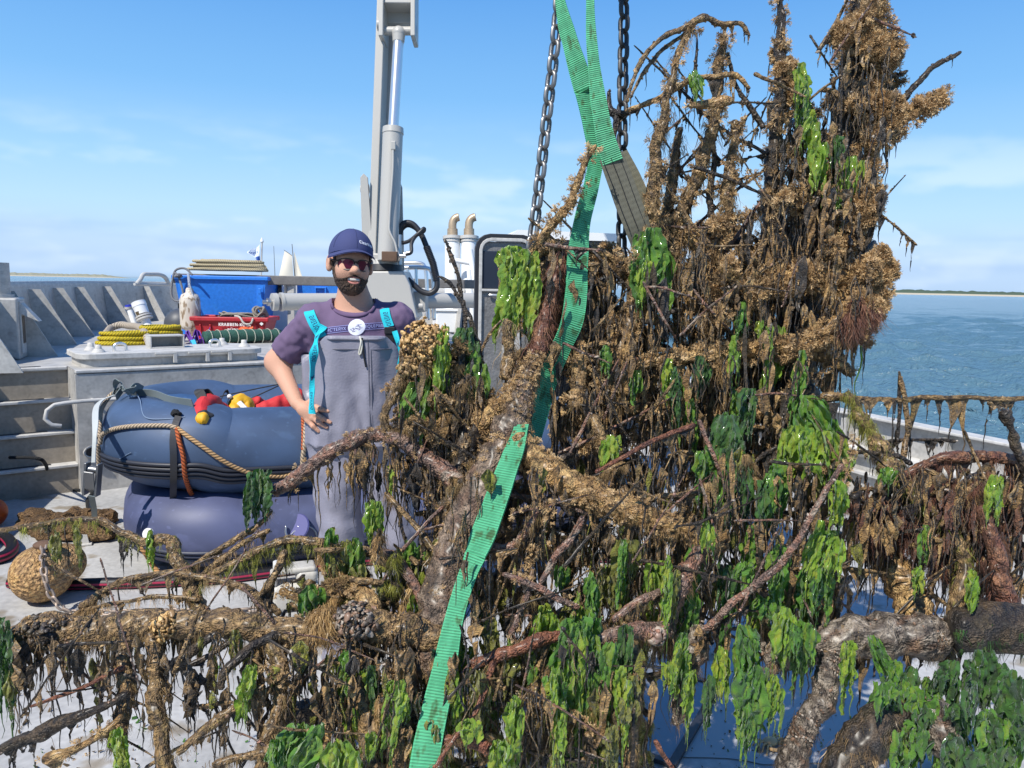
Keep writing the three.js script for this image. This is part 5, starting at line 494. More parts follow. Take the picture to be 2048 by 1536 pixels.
  // head wear and face, in the head's frame
  const H = new THREE.Group(); const hp = (name, g, m, par) => part(name, (Array.isArray(g) ? join(g) : g).applyMatrix4(HM), m, par || man);
  const beardF = (x, y, z) => { const d = headF(x, y, z) - 0.0075 - 0.0035 * noise(x * 160, y * 80, z * 160) - 0.002 * noise(x * 300, y * 170, z * 300); const side = sstep(0.03, 0.065, Math.abs(x)); const top = mix(-0.062, 0.010, side * sstep(0.045, 0.0, z)) ; const lipTop = -0.044 - Math.abs(x) * 0.38; let e = Math.max(d, y - Math.max(top, z > 0.04 ? lipTop - 0.0 : -1)); e = Math.max(e, -(z + 0.012 + (y < -0.05 ? 0.0 : 0))); e = Math.max(e, -(ell([0, -0.066, 0.10], [0.033, 0.0150, 0.03])(x, y, z))); return Math.max(e, -0.135 - y); };
  const bg = skin(beardF, [-0.10, -0.14, -0.03], [0.10, 0.03, 0.115], 0.0034); { const p = bg.attributes.position, c = new Float32Array(p.count * 3); for (let i = 0; i < p.count; i++) { const x = p.getX(i), y = p.getY(i), z = p.getZ(i), n = noise(x * 240, y * 90, z * 240), k = sstep(0.03, 0.0, Math.abs(x)) * sstep(-0.075, -0.095, y) * 0.5 + 0.25 * n; c[3 * i] = mix(0.045, 0.16, clamp(k)); c[3 * i + 1] = mix(0.026, 0.085, clamp(k)); c[3 * i + 2] = mix(0.017, 0.045, clamp(k)); } bg.setAttribute('color', new THREE.BufferAttribute(c, 3)); } { const m = mat('#ffffff', 0.75, 0, { vertexColors: true }); const o = new THREE.Mesh(bg.applyMatrix4(HM), m); o.name = 'beard'; man.add(o); }
  const tri = mat([0.035, 0.02, 0.014], 0.7); hp('hair', skin((x, y, z) => { const d = ell([0, 0.028, -0.014], [0.0805, 0.096, 0.103])(x, y, z) - 0.002 * noise(x * 200, y * 60, z * 200); return Math.max(d, y - 0.04, -0.055 - y, z - 0.035 + Math.max(0, 0.03 - Math.abs(x)), -(ell([Math.sign(x) * 0.088, 0.0, -0.012], [0.025, 0.045, 0.030])(x, y, z))); }, [-0.1, -0.07, -0.13], [0.1, 0.06, 0.05], 0.0042), tri);
  hp('teeth', new THREE.SphereGeometry(1, 20, 12, 0, Math.PI * 2, 0, Math.PI).scale(0.026, 0.0080, 0.011).translate(0, -0.0635, 0.084), mat([0.72, 0.68, 0.60], 0.3)); hp('lips', [tube([[-0.031, -0.057, 0.077], [-0.017, -0.0545, 0.088], [0, -0.0555, 0.0925], [0.017, -0.0545, 0.088], [0.031, -0.057, 0.077]], 0.0028, 8, { n: 20 }), tube([[-0.030, -0.058, 0.077], [-0.017, -0.0755, 0.088], [0, -0.0795, 0.093], [0.017, -0.0755, 0.088], [0.030, -0.058, 0.077]], 0.0044, 8, { n: 20 })], mat([0.50, 0.20, 0.16], 0.45)); hp('mouth', ball(0, -0.066, 0.074, 0.02, 1.1, 0.55, 0.4), mat([0.06, 0.015, 0.015], 0.6));
  // sunglasses
  const lens = s => { const g = new THREE.CircleGeometry(1, 28), p = g.attributes.position; for (let i = 0; i < p.count; i++) { let x = p.getX(i), y = p.getY(i); const sx = Math.sign(x) * Math.pow(Math.abs(x), 0.7) * 0.0285, sy = Math.sign(y) * Math.pow(Math.abs(y), 0.75) * 0.0205 - (x * s < 0 ? 0 : 0.000); const X = s * 0.0345 + sx; p.setXYZ(i, X, -0.005 + sy, 0.0995 - 9 * X * X + 0.002 - 2 * sy * sy); } g.computeVertexNormals(); return g; };
  const sgp = new THREE.Group(); sgp.name = 'sunglasses'; man.add(sgp); for (const s of [-1, 1]) { hp('lens', lens(s), mat([0.10, 0.006, 0.022], 0.08, 0.6), sgp); const rim = []; for (let i = 0; i < 18; i++) { const a = i / 18 * 6.283, x = Math.cos(a), y = Math.sin(a), X = s * 0.0345 + Math.sign(x) * Math.pow(Math.abs(x), 0.7) * 0.0295, Y = -0.005 + Math.sign(y) * Math.pow(Math.abs(y), 0.75) * 0.0215; rim.push(V(X, Y, 0.0995 - 9 * X * X + 0.002)); } hp('rim', tube(rim, 0.0026, 7, { closed: true, n: 40 }), mat([0.025, 0.015, 0.012], 0.3), sgp); hp('temple', tube([[s * 0.062, 0.006, 0.066], [s * 0.078, 0.008, 0.04], [s * 0.085, 0.010, -0.01], [s * 0.086, 0.0, -0.03]], 0.0032, 7, { n: 24, squash: 1.6 }), mat([0.025, 0.015, 0.012], 0.3), sgp); } hp('bridge', tube([[-0.009, 0.003, 0.099], [0, 0.007, 0.101], [0.009, 0.003, 0.099]], 0.0028, 7), mat([0.025, 0.015, 0.012], 0.3), sgp);
  // cap
  const capM = mat([0.040, 0.050, 0.145], 0.85, 0, { bumpMap: T.cloth, bumpScale: 0.001, sheen: 0.3 }); const domeF = (x, y, z) => { const a = ell([0, 0.040, -0.012], [0.0895, 0.100, 0.1105])(x, y, z), b = ell([0, 0.045, 0.022], [0.074, 0.090, 0.082])(x, y, z); return Math.max(smin(a, b, 0.02), 0.030 + 0.20 * z - y - 0.18 * Math.max(0, -z - 0.04)); };
  const cap = hp('cap', fieldUV(skin(domeF, [-0.105, 0.0, -0.14], [0.105, 0.155, 0.12], 0.0042), 8), capM); { const g = new THREE.PlaneGeometry(1, 1, 24, 10), pos2 = g.attributes.position; const top = []; for (const off of [0, -0.004]) { const q = g.clone(), p = q.attributes.position; for (let i = 0; i < p.count; i++) { const u = p.getX(i) * 2, v = p.getY(i) + 0.5, a = u * 1.30, R = 0.088 + v * (0.060 * Math.cos(a * 0.95)); const x = Math.sin(a) * Math.min(R, 0.094 + v * 0.01), z = -0.006 + Math.cos(a) * R * 1.03; p.setXYZ(i, x, 0.057 + off - v * 0.010 - 3.2 * x * x + 0.004 * Math.sin(v * 3), z); } q.computeVertexNormals(); top.push(q); } part('brim', join(top).applyMatrix4(HM), capM, cap); }
  hp('button', ball(0, 0.140, -0.012, 0.007, 1, 0.5, 1, 12), capM, cap); { const arc = an => { const P = []; for (let i = 0; i <= 16; i++) { const t = i / 16 * 1.32; let dx = Math.sin(an) * Math.sin(t), dy = Math.cos(t), dz = Math.cos(an) * Math.sin(t), r = 0.2; for (let k = 0; k < 60; k++) { const d = domeF(dx * r, 0.035 + dy * r, -0.01 + dz * r); if (d < 0.0005) break; r -= d * 0.8; } P.push(V(dx * r, 0.035 + dy * r, -0.01 + dz * r)); } return tube(P, 0.0013, 5, { n: 30 }); }; hp('seam', [0, 1.05, 2.1, 3.14, 4.2, 5.25].map(arc), mat([0.03, 0.038, 0.11], 0.9), cap); }
  { const g = new THREE.PlaneGeometry(0.074, 0.021, 20, 5), p = g.attributes.position; for (let i = 0; i < p.count; i++) { const an = (p.getX(i) + 0.044) / 0.10, y = 0.082 + p.getY(i) - 0.006 * (p.getX(i) / 0.03); const dx = Math.sin(an), dz = Math.cos(an); let r = 0.2; for (let k = 0; k < 80; k++) { const d = domeF(dx * r, y, -0.01 + dz * r); if (d < 0.0006) break; r -= d * 0.7; } r += 0.0016; p.setXYZ(i, dx * r, y, -0.01 + dz * r); } g.computeVertexNormals(); hp('cap_lettering', g, mat('#ffffff', 0.6, 0, { transparent: true, map: canvasTex(512, 140, (c, w, h) => { c.clearRect(0, 0, w, h); c.fillStyle = '#eef0fa'; c.font = 'bold 112px sans-serif'; c.fillText('ClearView', 6, 108, w - 12); }) }), cap); }
}
// ---------------------------------------------------------------- the tree hauled out of the sea, hung with weed
const tree = thing('hauled_tree', 'big dead tree draped in brown and green seaweed hanging over the deck', 'tree');
const col3 = (r, g, b) => [r, g, b];
const PAL = {
  frill: [[0.60, 0.405, 0.19], [0.45, 0.285, 0.125], [0.26, 0.16, 0.07], [0.68, 0.49, 0.27], [0.37, 0.23, 0.10]],
  bark: [[0.21, 0.145, 0.10], [0.10, 0.068, 0.045], [0.29, 0.215, 0.155], [0.16, 0.095, 0.06], [0.07, 0.05, 0.035]],
  tan: [[0.54, 0.335, 0.125], [0.43, 0.255, 0.095], [0.25, 0.145, 0.055], [0.60, 0.40, 0.17], [0.33, 0.20, 0.075]],
  brown: [[0.31, 0.19, 0.078], [0.18, 0.11, 0.047], [0.38, 0.245, 0.105], [0.085, 0.054, 0.027], [0.26, 0.175, 0.062]],
  dark: [[0.045, 0.031, 0.020], [0.024, 0.018, 0.014], [0.085, 0.056, 0.030], [0.055, 0.040, 0.020]],
  crust: [[0.20, 0.155, 0.115], [0.085, 0.064, 0.05], [0.33, 0.28, 0.23], [0.045, 0.035, 0.028], [0.20, 0.115, 0.07]],
  pink: [[0.26, 0.17, 0.13], [0.17, 0.11, 0.09], [0.30, 0.15, 0.10], [0.36, 0.29, 0.23]],
  red: [[0.20, 0.065, 0.035], [0.26, 0.10, 0.05], [0.13, 0.05, 0.03]],
  rust: [[0.19, 0.070, 0.040], [0.13, 0.050, 0.030], [0.26, 0.12, 0.06], [0.08, 0.034, 0.022]],
  lime: [[0.14, 0.29, 0.006], [0.20, 0.38, 0.006], [0.27, 0.42, 0.008], [0.34, 0.40, 0.015]],
  green: [[0.045, 0.16, 0.005], [0.085, 0.25, 0.005], [0.125, 0.31, 0.005], [0.20, 0.32, 0.01]],
  deep: [[0.014, 0.06, 0.006], [0.03, 0.125, 0.006], [0.05, 0.18, 0.006], [0.075, 0.15, 0.01]],
  olive: [[0.22, 0.21, 0.025], [0.28, 0.29, 0.03], [0.14, 0.13, 0.02]],
};
function pick(pal, n) { const P = PAL[pal], t = clamp(n * 0.9 + 0.5, 0, 0.999) * (P.length - 1), i = Math.floor(t), f = sstep(0.3, 0.7, t - i); return [0, 1, 2].map(k => mix(P[i][k], P[i + 1][k], f)); }
class Buf {
  constructor() { this.p = []; this.c = []; this.u = []; this.i = []; }
  get n() { return this.p.length / 3; }
  v(x, y, z, c, u = 0, w = 0) { this.p.push(x, y, z); this.c.push(c[0], c[1], c[2]); this.u.push(u, w); return this.n - 1; }
  geo() { const g = new THREE.BufferGeometry(); g.setAttribute('position', new THREE.Float32BufferAttribute(this.p, 3)); g.setAttribute('color', new THREE.Float32BufferAttribute(this.c, 3)); g.setAttribute('uv', new THREE.Float32BufferAttribute(this.u, 2)); g.setIndex(this.i); g.computeVertexNormals(); return g; }
}
const barkTex = tex(512, 512, (u, v) => { const n = tnoise(u, v, 14, 3, 4), m = tnoise(u, v, 60, 8, 2), g = sstep(0.0, 0.25, tnoise(u * 1, v, 26, 14, 3)); const k = 0.93 + n * 0.5 + m * 0.35 - g * 0.2; return [k, k * 0.985, k * 0.96]; }), barkB = tex(512, 512, (u, v) => 0.5 + tnoise(u, v, 16, 3, 4) * 0.9 + tnoise(u, v, 60, 8, 2) * 0.5, false);
const MT = {
  bark: mat('#ffffff', 0.62, 0, { vertexColors: true, map: barkTex, bumpMap: barkB, bumpScale: 0.010, clearcoat: 0.25, clearcoatRoughness: 0.3 }),
  film: mat('#ffffff', 0.95, 0, { vertexColors: true, map: barkTex, bumpMap: barkB, bumpScale: 0.006, transmission: 0.22, clearcoat: 0.35, clearcoatRoughness: 0.3 }),
  tuft: mat('#ffffff', 0.9, 0, { transmission: 0.2, clearcoat: 0.15, clearcoatRoughness: 0.4 }),
  crumb: mat('#ffffff', 0.6, 0, { clearcoat: 0.3, clearcoatRoughness: 0.3 }),
  ulva: mat('#ffffff', 0.92, 0, { vertexColors: true, transmission: 0.46, clearcoat: 1.0, clearcoatRoughness: 0.10, bumpMap: T.fine, bumpScale: 0.0015 }),
  hairG: mat('#ffffff', 0.8, 0, { transmission: 0.2, clearcoat: 0.3, clearcoatRoughness: 0.25 }),
};
// ---- instanced growths: frilly tufts, hair tufts, crusts
const grow = { frill: [], hair: [], crumb: [] };
function tuftAt(kind, p, dir, s, c, q) { grow[kind].push([p.x, p.y, p.z, dir.x, dir.y, dir.z, s, q() * 6.283, c[0], c[1], c[2]]); }
function frillGeo() { const q = rng(77), b = new Buf(), w = [1, 1, 1]; for (let k = 0; k < 13; k++) { const az = k * 2.4 + q(), el = 0.1 + q() * 1.25, dx = Math.cos(az) * Math.sin(el), dz = Math.sin(az) * Math.sin(el), dy = Math.cos(el), L = 0.65 + q() * 0.6, sx = -Math.sin(az), sz = Math.cos(az), W = 0.045 + q() * 0.035, bx = (q() - 0.5) * 0.5, bz = (q() - 0.5) * 0.5; const P = (t, u, lift) => { const r = L * t; return b.v(bx + dx * r + sx * u, dy * r + lift, bz + dz * r + sz * u, w, u + 0.5, t); }; const a = P(0, -W, 0), a2 = P(0, W, 0), m1 = P(0.5, -W * 1.1, 0.05), m2 = P(0.5, W * 1.1, 0.05), f1 = P(1.0, -W * 3.0, 0.0), f2 = P(0.85, -W * 0.9, 0.08), f3 = P(0.85, W * 0.9, 0.08), f4 = P(0.95, W * 3.1, -0.02), mm = P(0.6, 0, 0.06); b.i.push(a, m1, a2, a2, m1, m2, m1, f1, mm, f1, f2, mm, mm, f3, m2, f3, f4, m2); } const g = b.geo(); g.deleteAttribute('color'); return g; }
function hairGeo() { const q = rng(78), b = new Buf(), w = [1, 1, 1]; for (let k = 0; k < 13; k++) { const az = q() * 6.283, el = q() * 0.55, L = 0.6 + q() * 0.9, W = 0.010 + q() * 0.012; let x = (q() - 0.5) * 0.5, y = 0, z = (q() - 0.5) * 0.5, dx = Math.cos(az) * Math.sin(el), dy = Math.cos(el), dz = Math.sin(az) * Math.sin(el), pa = -1, pb = -1; const sx = -Math.sin(az), sz = Math.cos(az); for (let j = 0; j <= 6; j++) { const ww = W * (1 - j / 6.5); const a = b.v(x - sx * ww, y, z - sz * ww, w, 0, j / 6), c = b.v(x + sx * ww, y, z + sz * ww, w, 1, j / 6); if (j) b.i.push(pa, a, pb, pb, a, c); pa = a; pb = c; x += dx * L / 6; y += dy * L / 6; z += dz * L / 6; dx += (q() - 0.5) * 1.0 - x * 0.25; dz += (q() - 0.5) * 1.0 - z * 0.25; dy += 0.25; const l = Math.hypot(dx, dy, dz); dx /= l; dy /= l; dz /= l; } } const g = b.geo(); g.deleteAttribute('color'); return g; }
function crumbGeo() { const g = mergeVertices(new THREE.IcosahedronGeometry(0.5, 1).deleteAttribute('normal').deleteAttribute('uv')); const p = g.attributes.position; for (let i = 0; i < p.count; i++) { const k = 1 + 0.8 * noise(p.getX(i) * 3.1, p.getY(i) * 3.1 + 4, p.getZ(i) * 3.1); p.setXYZ(i, p.getX(i) * k * 1.2, p.getY(i) * k * 0.5, p.getZ(i) * k); } g.computeVertexNormals(); return g; }
function plant(name, kind, geo, m, label) { const L = grow[kind], o = new THREE.InstancedMesh(geo, m, L.length), mx = new THREE.Matrix4(), q = new THREE.Quaternion(), q2 = new THREE.Quaternion(), d = V(0, 0, 0), c = new THREE.Color(); L.forEach((e, i) => { d.set(e[3], e[4], e[5]).normalize(); q.setFromUnitVectors(UP, d); q2.setFromAxisAngle(UP, e[7]); q.multiply(q2); mx.compose(V(e[0], e[1], e[2]), q, V(e[6], e[6], e[6])); o.setMatrixAt(i, mx); o.setColorAt(i, c.setRGB(e[8], e[9], e[10])); }); o.name = name; o.userData.kind = 'stuff'; if (label) o.userData.label = label; o.castShadow = o.receiveShadow = true; tree.add(o); return o; }
// ---- hanging films that run out in a thread
function film(buf, a, b, len, pal, seed, { tip = 0.5, thread = 0.4, power = 1.2, wob = 1, head = false } = {}) {
  const n = Math.max(5, Math.min(14, Math.round(len / 0.018))), m = Math.max(3, Math.min(9, Math.round(a.distanceTo(b) / 0.009))), ab = b.clone().sub(a), w = ab.length(), side = V(-ab.z, 0, ab.x).normalize(), tx = a.clone().addScaledVector(ab, tip), base = buf.n, q = rng(seed * 131 + 7), lean = (q() - 0.5) * 0.25 * len, lz = (q() - 0.5) * 0.25 * len, tone = q() - 0.5;
  for (let i = 0; i <= n; i++) { const t = i / n, k = Math.pow(1 - t, power) * (1 - 0.25 * Math.sin(t * 3.14) * q()) + 0.012 * (1 - t) + 0.002 / Math.max(w, 0.01), hd = head ? 0.08 + 0.92 * sstep(0, 0.3, t + 0.05 * q()) : 1; for (let j = 0; j <= m; j++) { const u = j / m, e = (u - tip) * k * hd * (1 + 0.35 * noise(t * 6, seed, u > 0.5 ? 3 : 9)), x = tx.x + ab.x * e + lean * t * t, z = tx.z + ab.z * e + lz * t * t, y = tx.y + ab.y * e * (1 - t) - len * t * (0.9 + 0.14 * noise(u * 3 + seed, t * 2)); const f = wob * (0.012 * noise(u * 4 + seed * 3.1, t * 3, seed) + 0.007 * noise(u * 9, t * 7, seed * 1.7)) * sstep(0, 0.25, t) * Math.min(1, w / 0.03); const nn = noise(x * 55, y * 28, z * 55) + 0.6 * tone; const c = pick(pal, nn); buf.v(x + side.x * f, y, z + side.z * f, c, u * w * 5, t * len * 5); } }
  for (let i = 0; i < n; i++) for (let j = 0; j < m; j++) { const c = base + i * (m + 1) + j; if (i > 1 && noise(j * 1.7 + seed * 9, i * 1.3, seed) > 0.36) continue; buf.i.push(c, c + m + 1, c + 1, c + 1, c + m + 1, c + m + 2); }
  if (thread > 0) { const p = V(tx.x + lean, tx.y - len * 0.9, tx.z + lz); strand(buf, p, len * thread * (0.6 + q()), 0.0022, pal === 'tan' && q() < 0.5 ? 'brown' : 'dark', seed + 5); }
}
function strand(buf, p, len, r, pal, seed, drift = 0.12) { const n = Math.max(4, Math.min(16, Math.round(len / 0.02))), base = buf.n; for (let i = 0; i <= n; i++) { const t = i / n, x = p.x + drift * len * noise(t * 2.2, seed, 1), z = p.z + drift * len * noise(t * 2.2, seed, 7), rr = r * (1 - t * 0.8) * (1 + 0.5 * noise(t * 9, seed)), y = p.y - len * t, c = pick(pal, noise(t * 6, seed)); for (let j = 0; j < 3; j++) { const a = j * 2.094; buf.v(x + Math.cos(a) * rr, y, z + Math.sin(a) * rr, c, j * 0.02, t * len * 5); } } for (let i = 0; i < n; i++) for (let j = 0; j < 3; j++) { const a = base + i * 3 + j, b = base + i * 3 + (j + 1) % 3; buf.i.push(a, a + 3, b, b, a + 3, b + 3); } }
// ---- limbs
const filmBuf = new Buf();
let limbNo = 0;
function limb(name, pts, { pal = 'brown', frill = 0, hair = 0, crumb = 0, films = 0, flen = 0.08, fpal = 'brown', fp2 = 'dark', fcol = 'frill', knob = 0.3, into = null, up = 0.2, fs = 1, cut = false } = {}) {
  const seed = ++limbNo, q = rng(seed * 977 + 3); const P = pts.map(e => at(e[0], e[1], e[2])), R = pts.map(e => e[3] * e[2] / 1536);
  const c = P.length > 2 ? new THREE.CatmullRomCurve3(P, false, 'centripetal') : new THREE.LineCurve3(P[0], P[1]); const L = c.getLength(), rm = Math.max(...R), n = Math.max(6, Math.min(220, Math.round(L / Math.max(0.006, rm * 0.28)))), seg = rm > 0.03 ? 22 : rm > 0.014 ? 14 : rm > 0.006 ? 9 : 6;
  const S = []; for (let i = 0; i <= n; i++) S.push(c.getPoint(i / n)); const rad = t => { const k = t * (R.length - 1), i = Math.min(R.length - 2, Math.floor(k)); return mix(R[i], R[i + 1], k - i); };
  // wander
  for (let i = 1; i < n; i++) { const t = i / n, a = Math.min(0.010, rad(t) * 0.9) * Math.sin(Math.PI * t) ** 0.3; S[i].x += a * noise(t * L * 14, seed, 1); S[i].y += a * noise(t * L * 14, seed, 5); S[i].z += a * noise(t * L * 14, seed, 9); }
  const fr = frames(S), b = into || new Buf(), base = b.n;
  for (let i = 0; i <= n; i++) { const t = i / n, p = S[i], r0 = rad(t) * (1 + knob * noise(t * L * 22, seed, 3) + knob * 0.5 * noise(t * L * 60, seed, 8)) * (i === 0 && !cut || i === n ? 0.55 : 1); for (let j = 0; j <= seg; j++) { const a = (j % seg) / seg * 6.28318, dx = fr[i][0].x * Math.cos(a) + fr[i][1].x * Math.sin(a), dy = fr[i][0].y * Math.cos(a) + fr[i][1].y * Math.sin(a), dz = fr[i][0].z * Math.cos(a) + fr[i][1].z * Math.sin(a), s = 1 / Math.max(0.012, rm * 0.5), r = r0 * (1 + 0.28 * noise((p.x + dx * r0) * s, (p.y + dy * r0) * s, (p.z + dz * r0) * s + seed)) ; const x = p.x + dx * r, y = p.y + dy * r, z = p.z + dz * r, cc = pick(pal, 0.9 * noise(x * 26, y * 26, z * 26) + 0.5 * noise(x * 80, y * 80, z * 80)); b.v(x, y, z, cc, j / seg * Math.max(0.15, rm * 6.28 * 4), t * L * 4); } }
  for (let i = 0; i < n; i++) for (let j = 0; j < seg; j++) { const a = base + i * (seg + 1) + j, d = a + seg + 1; b.i.push(a, a + 1, d, d, a + 1, d + 1); }
  for (const [row, s] of [[0, 0], [n, 1]]) { const p = S[row], k = b.v(p.x, p.y, p.z, pick(pal, 0.4), 0, 0); for (let j = 0; j < seg; j++) { const a = base + row * (seg + 1) + j; s ? b.i.push(k, a, a + 1) : b.i.push(k, a + 1, a); } }
  if (!into) { const o = new THREE.Mesh(b.geo(), MT.bark); o.name = name; tree.add(o); }
  const ring = (t, bias) => { const i = Math.min(n, Math.floor(t * n)), a = q() * 6.283, d = V(0, 0, 0).addScaledVector(fr[i][0], Math.cos(a)).addScaledVector(fr[i][1], Math.sin(a)); d.y += bias; d.normalize(); return [S[i].clone().addScaledVector(d, rad(t) * 0.92), d]; };
  const near = pts[0][2] < 1.99; if (near) { fs *= 0.66; frill *= 1.5; }
  for (let k = 0, m = Math.round(frill * L); k < m; k++) { const t = q(), g = noise(t * L * 9, seed, 33); if (g < -0.12 && q() < 0.8) continue; const [p, d] = ring(t, up); d.y -= 0.25; tuftAt('frill', p.addScaledVector(d, q() * 0.012 * fs * (1 + g)), d, (0.008 + 0.011 * q()) * fs, pick(fcol, q() * 1.6 - 0.8), q); }
  for (let k = 0, m = Math.round(hair * L); k < m; k++) { const t = q(), [p, d] = ring(t, -0.2); d.multiplyScalar(0.35); d.y -= 1; d.normalize(); tuftAt('hair', p, d, (0.022 + 0.045 * q() * q()) * fs, pick(fpal, q() * 1.6 - 0.8), q); }
  for (let k = 0, m = Math.round(crumb * L); k < m; k++) { const t = q(), [p, d] = ring(t, 0.1); d.x += (q() - 0.5) * 1.2; d.z += (q() - 0.5) * 1.2; d.y += (q() - 0.5) * 1.2; tuftAt('crumb', p, d, (0.004 + 0.010 * q() * q()) * fs, pick(q() < 0.7 ? pal : 'crust', q() * 1.6 - 0.8), q); }
  for (let k = 0, m = Math.round(films * L); k < m; k++) { const t = q() * 0.97; if (noise(t * L * 7, seed, 61) < -0.08 && q() < 0.8) continue; const w = Math.min(0.5, (0.012 + 0.05 * q() * q() + 0.01 * q()) / L), i0 = Math.floor(t * n), i1 = Math.min(n, Math.max(i0 + 1, Math.floor((t + w) * n))); const A = S[i0].clone(), B = S[i1].clone(); if (A.distanceTo(B) < 0.006) B.x += 0.012; A.y -= rad(t) * 0.6; B.y -= rad(t) * 0.6; const ll = flen * (0.25 + 2.1 * q() * q() * q()); q() < 0.22 ? strand(filmBuf, A, ll * 1.3, 0.0024, fp2, seed * 50 + k) : film(filmBuf, A, B, ll, q() < 0.72 ? fpal : fp2, seed * 50 + k, { tip: 0.3 + 0.4 * q(), thread: q() < 0.8 ? 0.5 : 0, power: 0.9 + q() * 0.9 }); }
  return S;
}
// lump of crust (oysters, barnacles) or frilly cushion
function cushion(px, py, d, r, kind, pal, n, seed, flat = 0.8) { const q = rng(seed * 31 + 1); if (kind === 'crumb') return lobe(px, py, d, r, kind, pal, n, seed, flat); const cores = []; for (let k = 0; k < 4; k++) lobe(px + (q() - 0.5) * r * 1.7, py + (q() - 0.45) * r * 1.7, d + (q() - 0.5) * 0.05, r * (0.38 + 0.3 * q()), kind, pal, Math.round(n * 0.5), seed + k * 17, 0.9 + q() * 0.6, cores); const o = new THREE.Mesh(mergeGeometries(cores), MT.bark); o.name = kind === 'frill' ? 'algae_cushion' : 'weed_clump'; tree.add(o); }
function lobe(px, py, d, r, kind, pal, n, seed, flat, cores) { const c = at(px, py, d), R = r * d / 1536, q = rng(seed * 71 + 5), hang = V(0, 0, 0); for (let k = 0; k < n; k++) { const a = q() * 6.283, z = q() * 2 - 1, s = Math.sqrt(1 - z * z), dir = V(Math.cos(a) * s, z, Math.sin(a) * s), rr = R * (0.55 + 0.45 * Math.cbrt(q())) * (1 + 0.5 * noise(dir.x * 1.7 + seed, dir.y * 1.7, dir.z * 1.7)); tuftAt(kind, c.clone().add(V(dir.x * rr, dir.y * rr * flat, dir.z * rr)), kind === 'hair' ? hang.set(dir.x * 0.4, -0.9 + dir.y * 0.3, dir.z * 0.4).clone() : kind === 'crumb' ? V(dir.x + (q() - 0.5) * 1.6, dir.y + (q() - 0.5) * 1.6, dir.z + (q() - 0.5) * 1.6) : dir, kind === 'frill' ? 0.008 + 0.010 * q() : kind === 'hair' ? 0.025 + 0.04 * q() * q() : 0.006 + 0.014 * q() * q(), pick(kind === 'frill' && pal === 'tan' ? 'frill' : pal, q() * 1.7 - 0.85), q); } if (kind !== 'crumb' || true) { const g = new THREE.IcosahedronGeometry(R * 0.72, 3); const p = g.attributes.position, cc = new Float32Array(p.count * 3); for (let i = 0; i < p.count; i++) { const x = p.getX(i), y = p.getY(i), z = p.getZ(i), k = 1 + 0.5 * noise(x / R * 1.7 + seed, y / R * 1.7, z / R * 1.7); p.setXYZ(i, c.x + x * k, c.y + y * k * flat, c.z + z * k); const e = pick(kind === 'frill' ? 'brown' : pal, noise(x * 60, y * 60, z * 60)); cc.set(e, i * 3); } g.setAttribute('color', new THREE.BufferAttribute(cc, 3)); const m = mergeVertices(g.deleteAttribute('normal')); m.computeVertexNormals(); if (cores) return cores.push(m); const o = new THREE.Mesh(m, MT.bark); o.name = 'shell_crust'; tree.add(o); } }
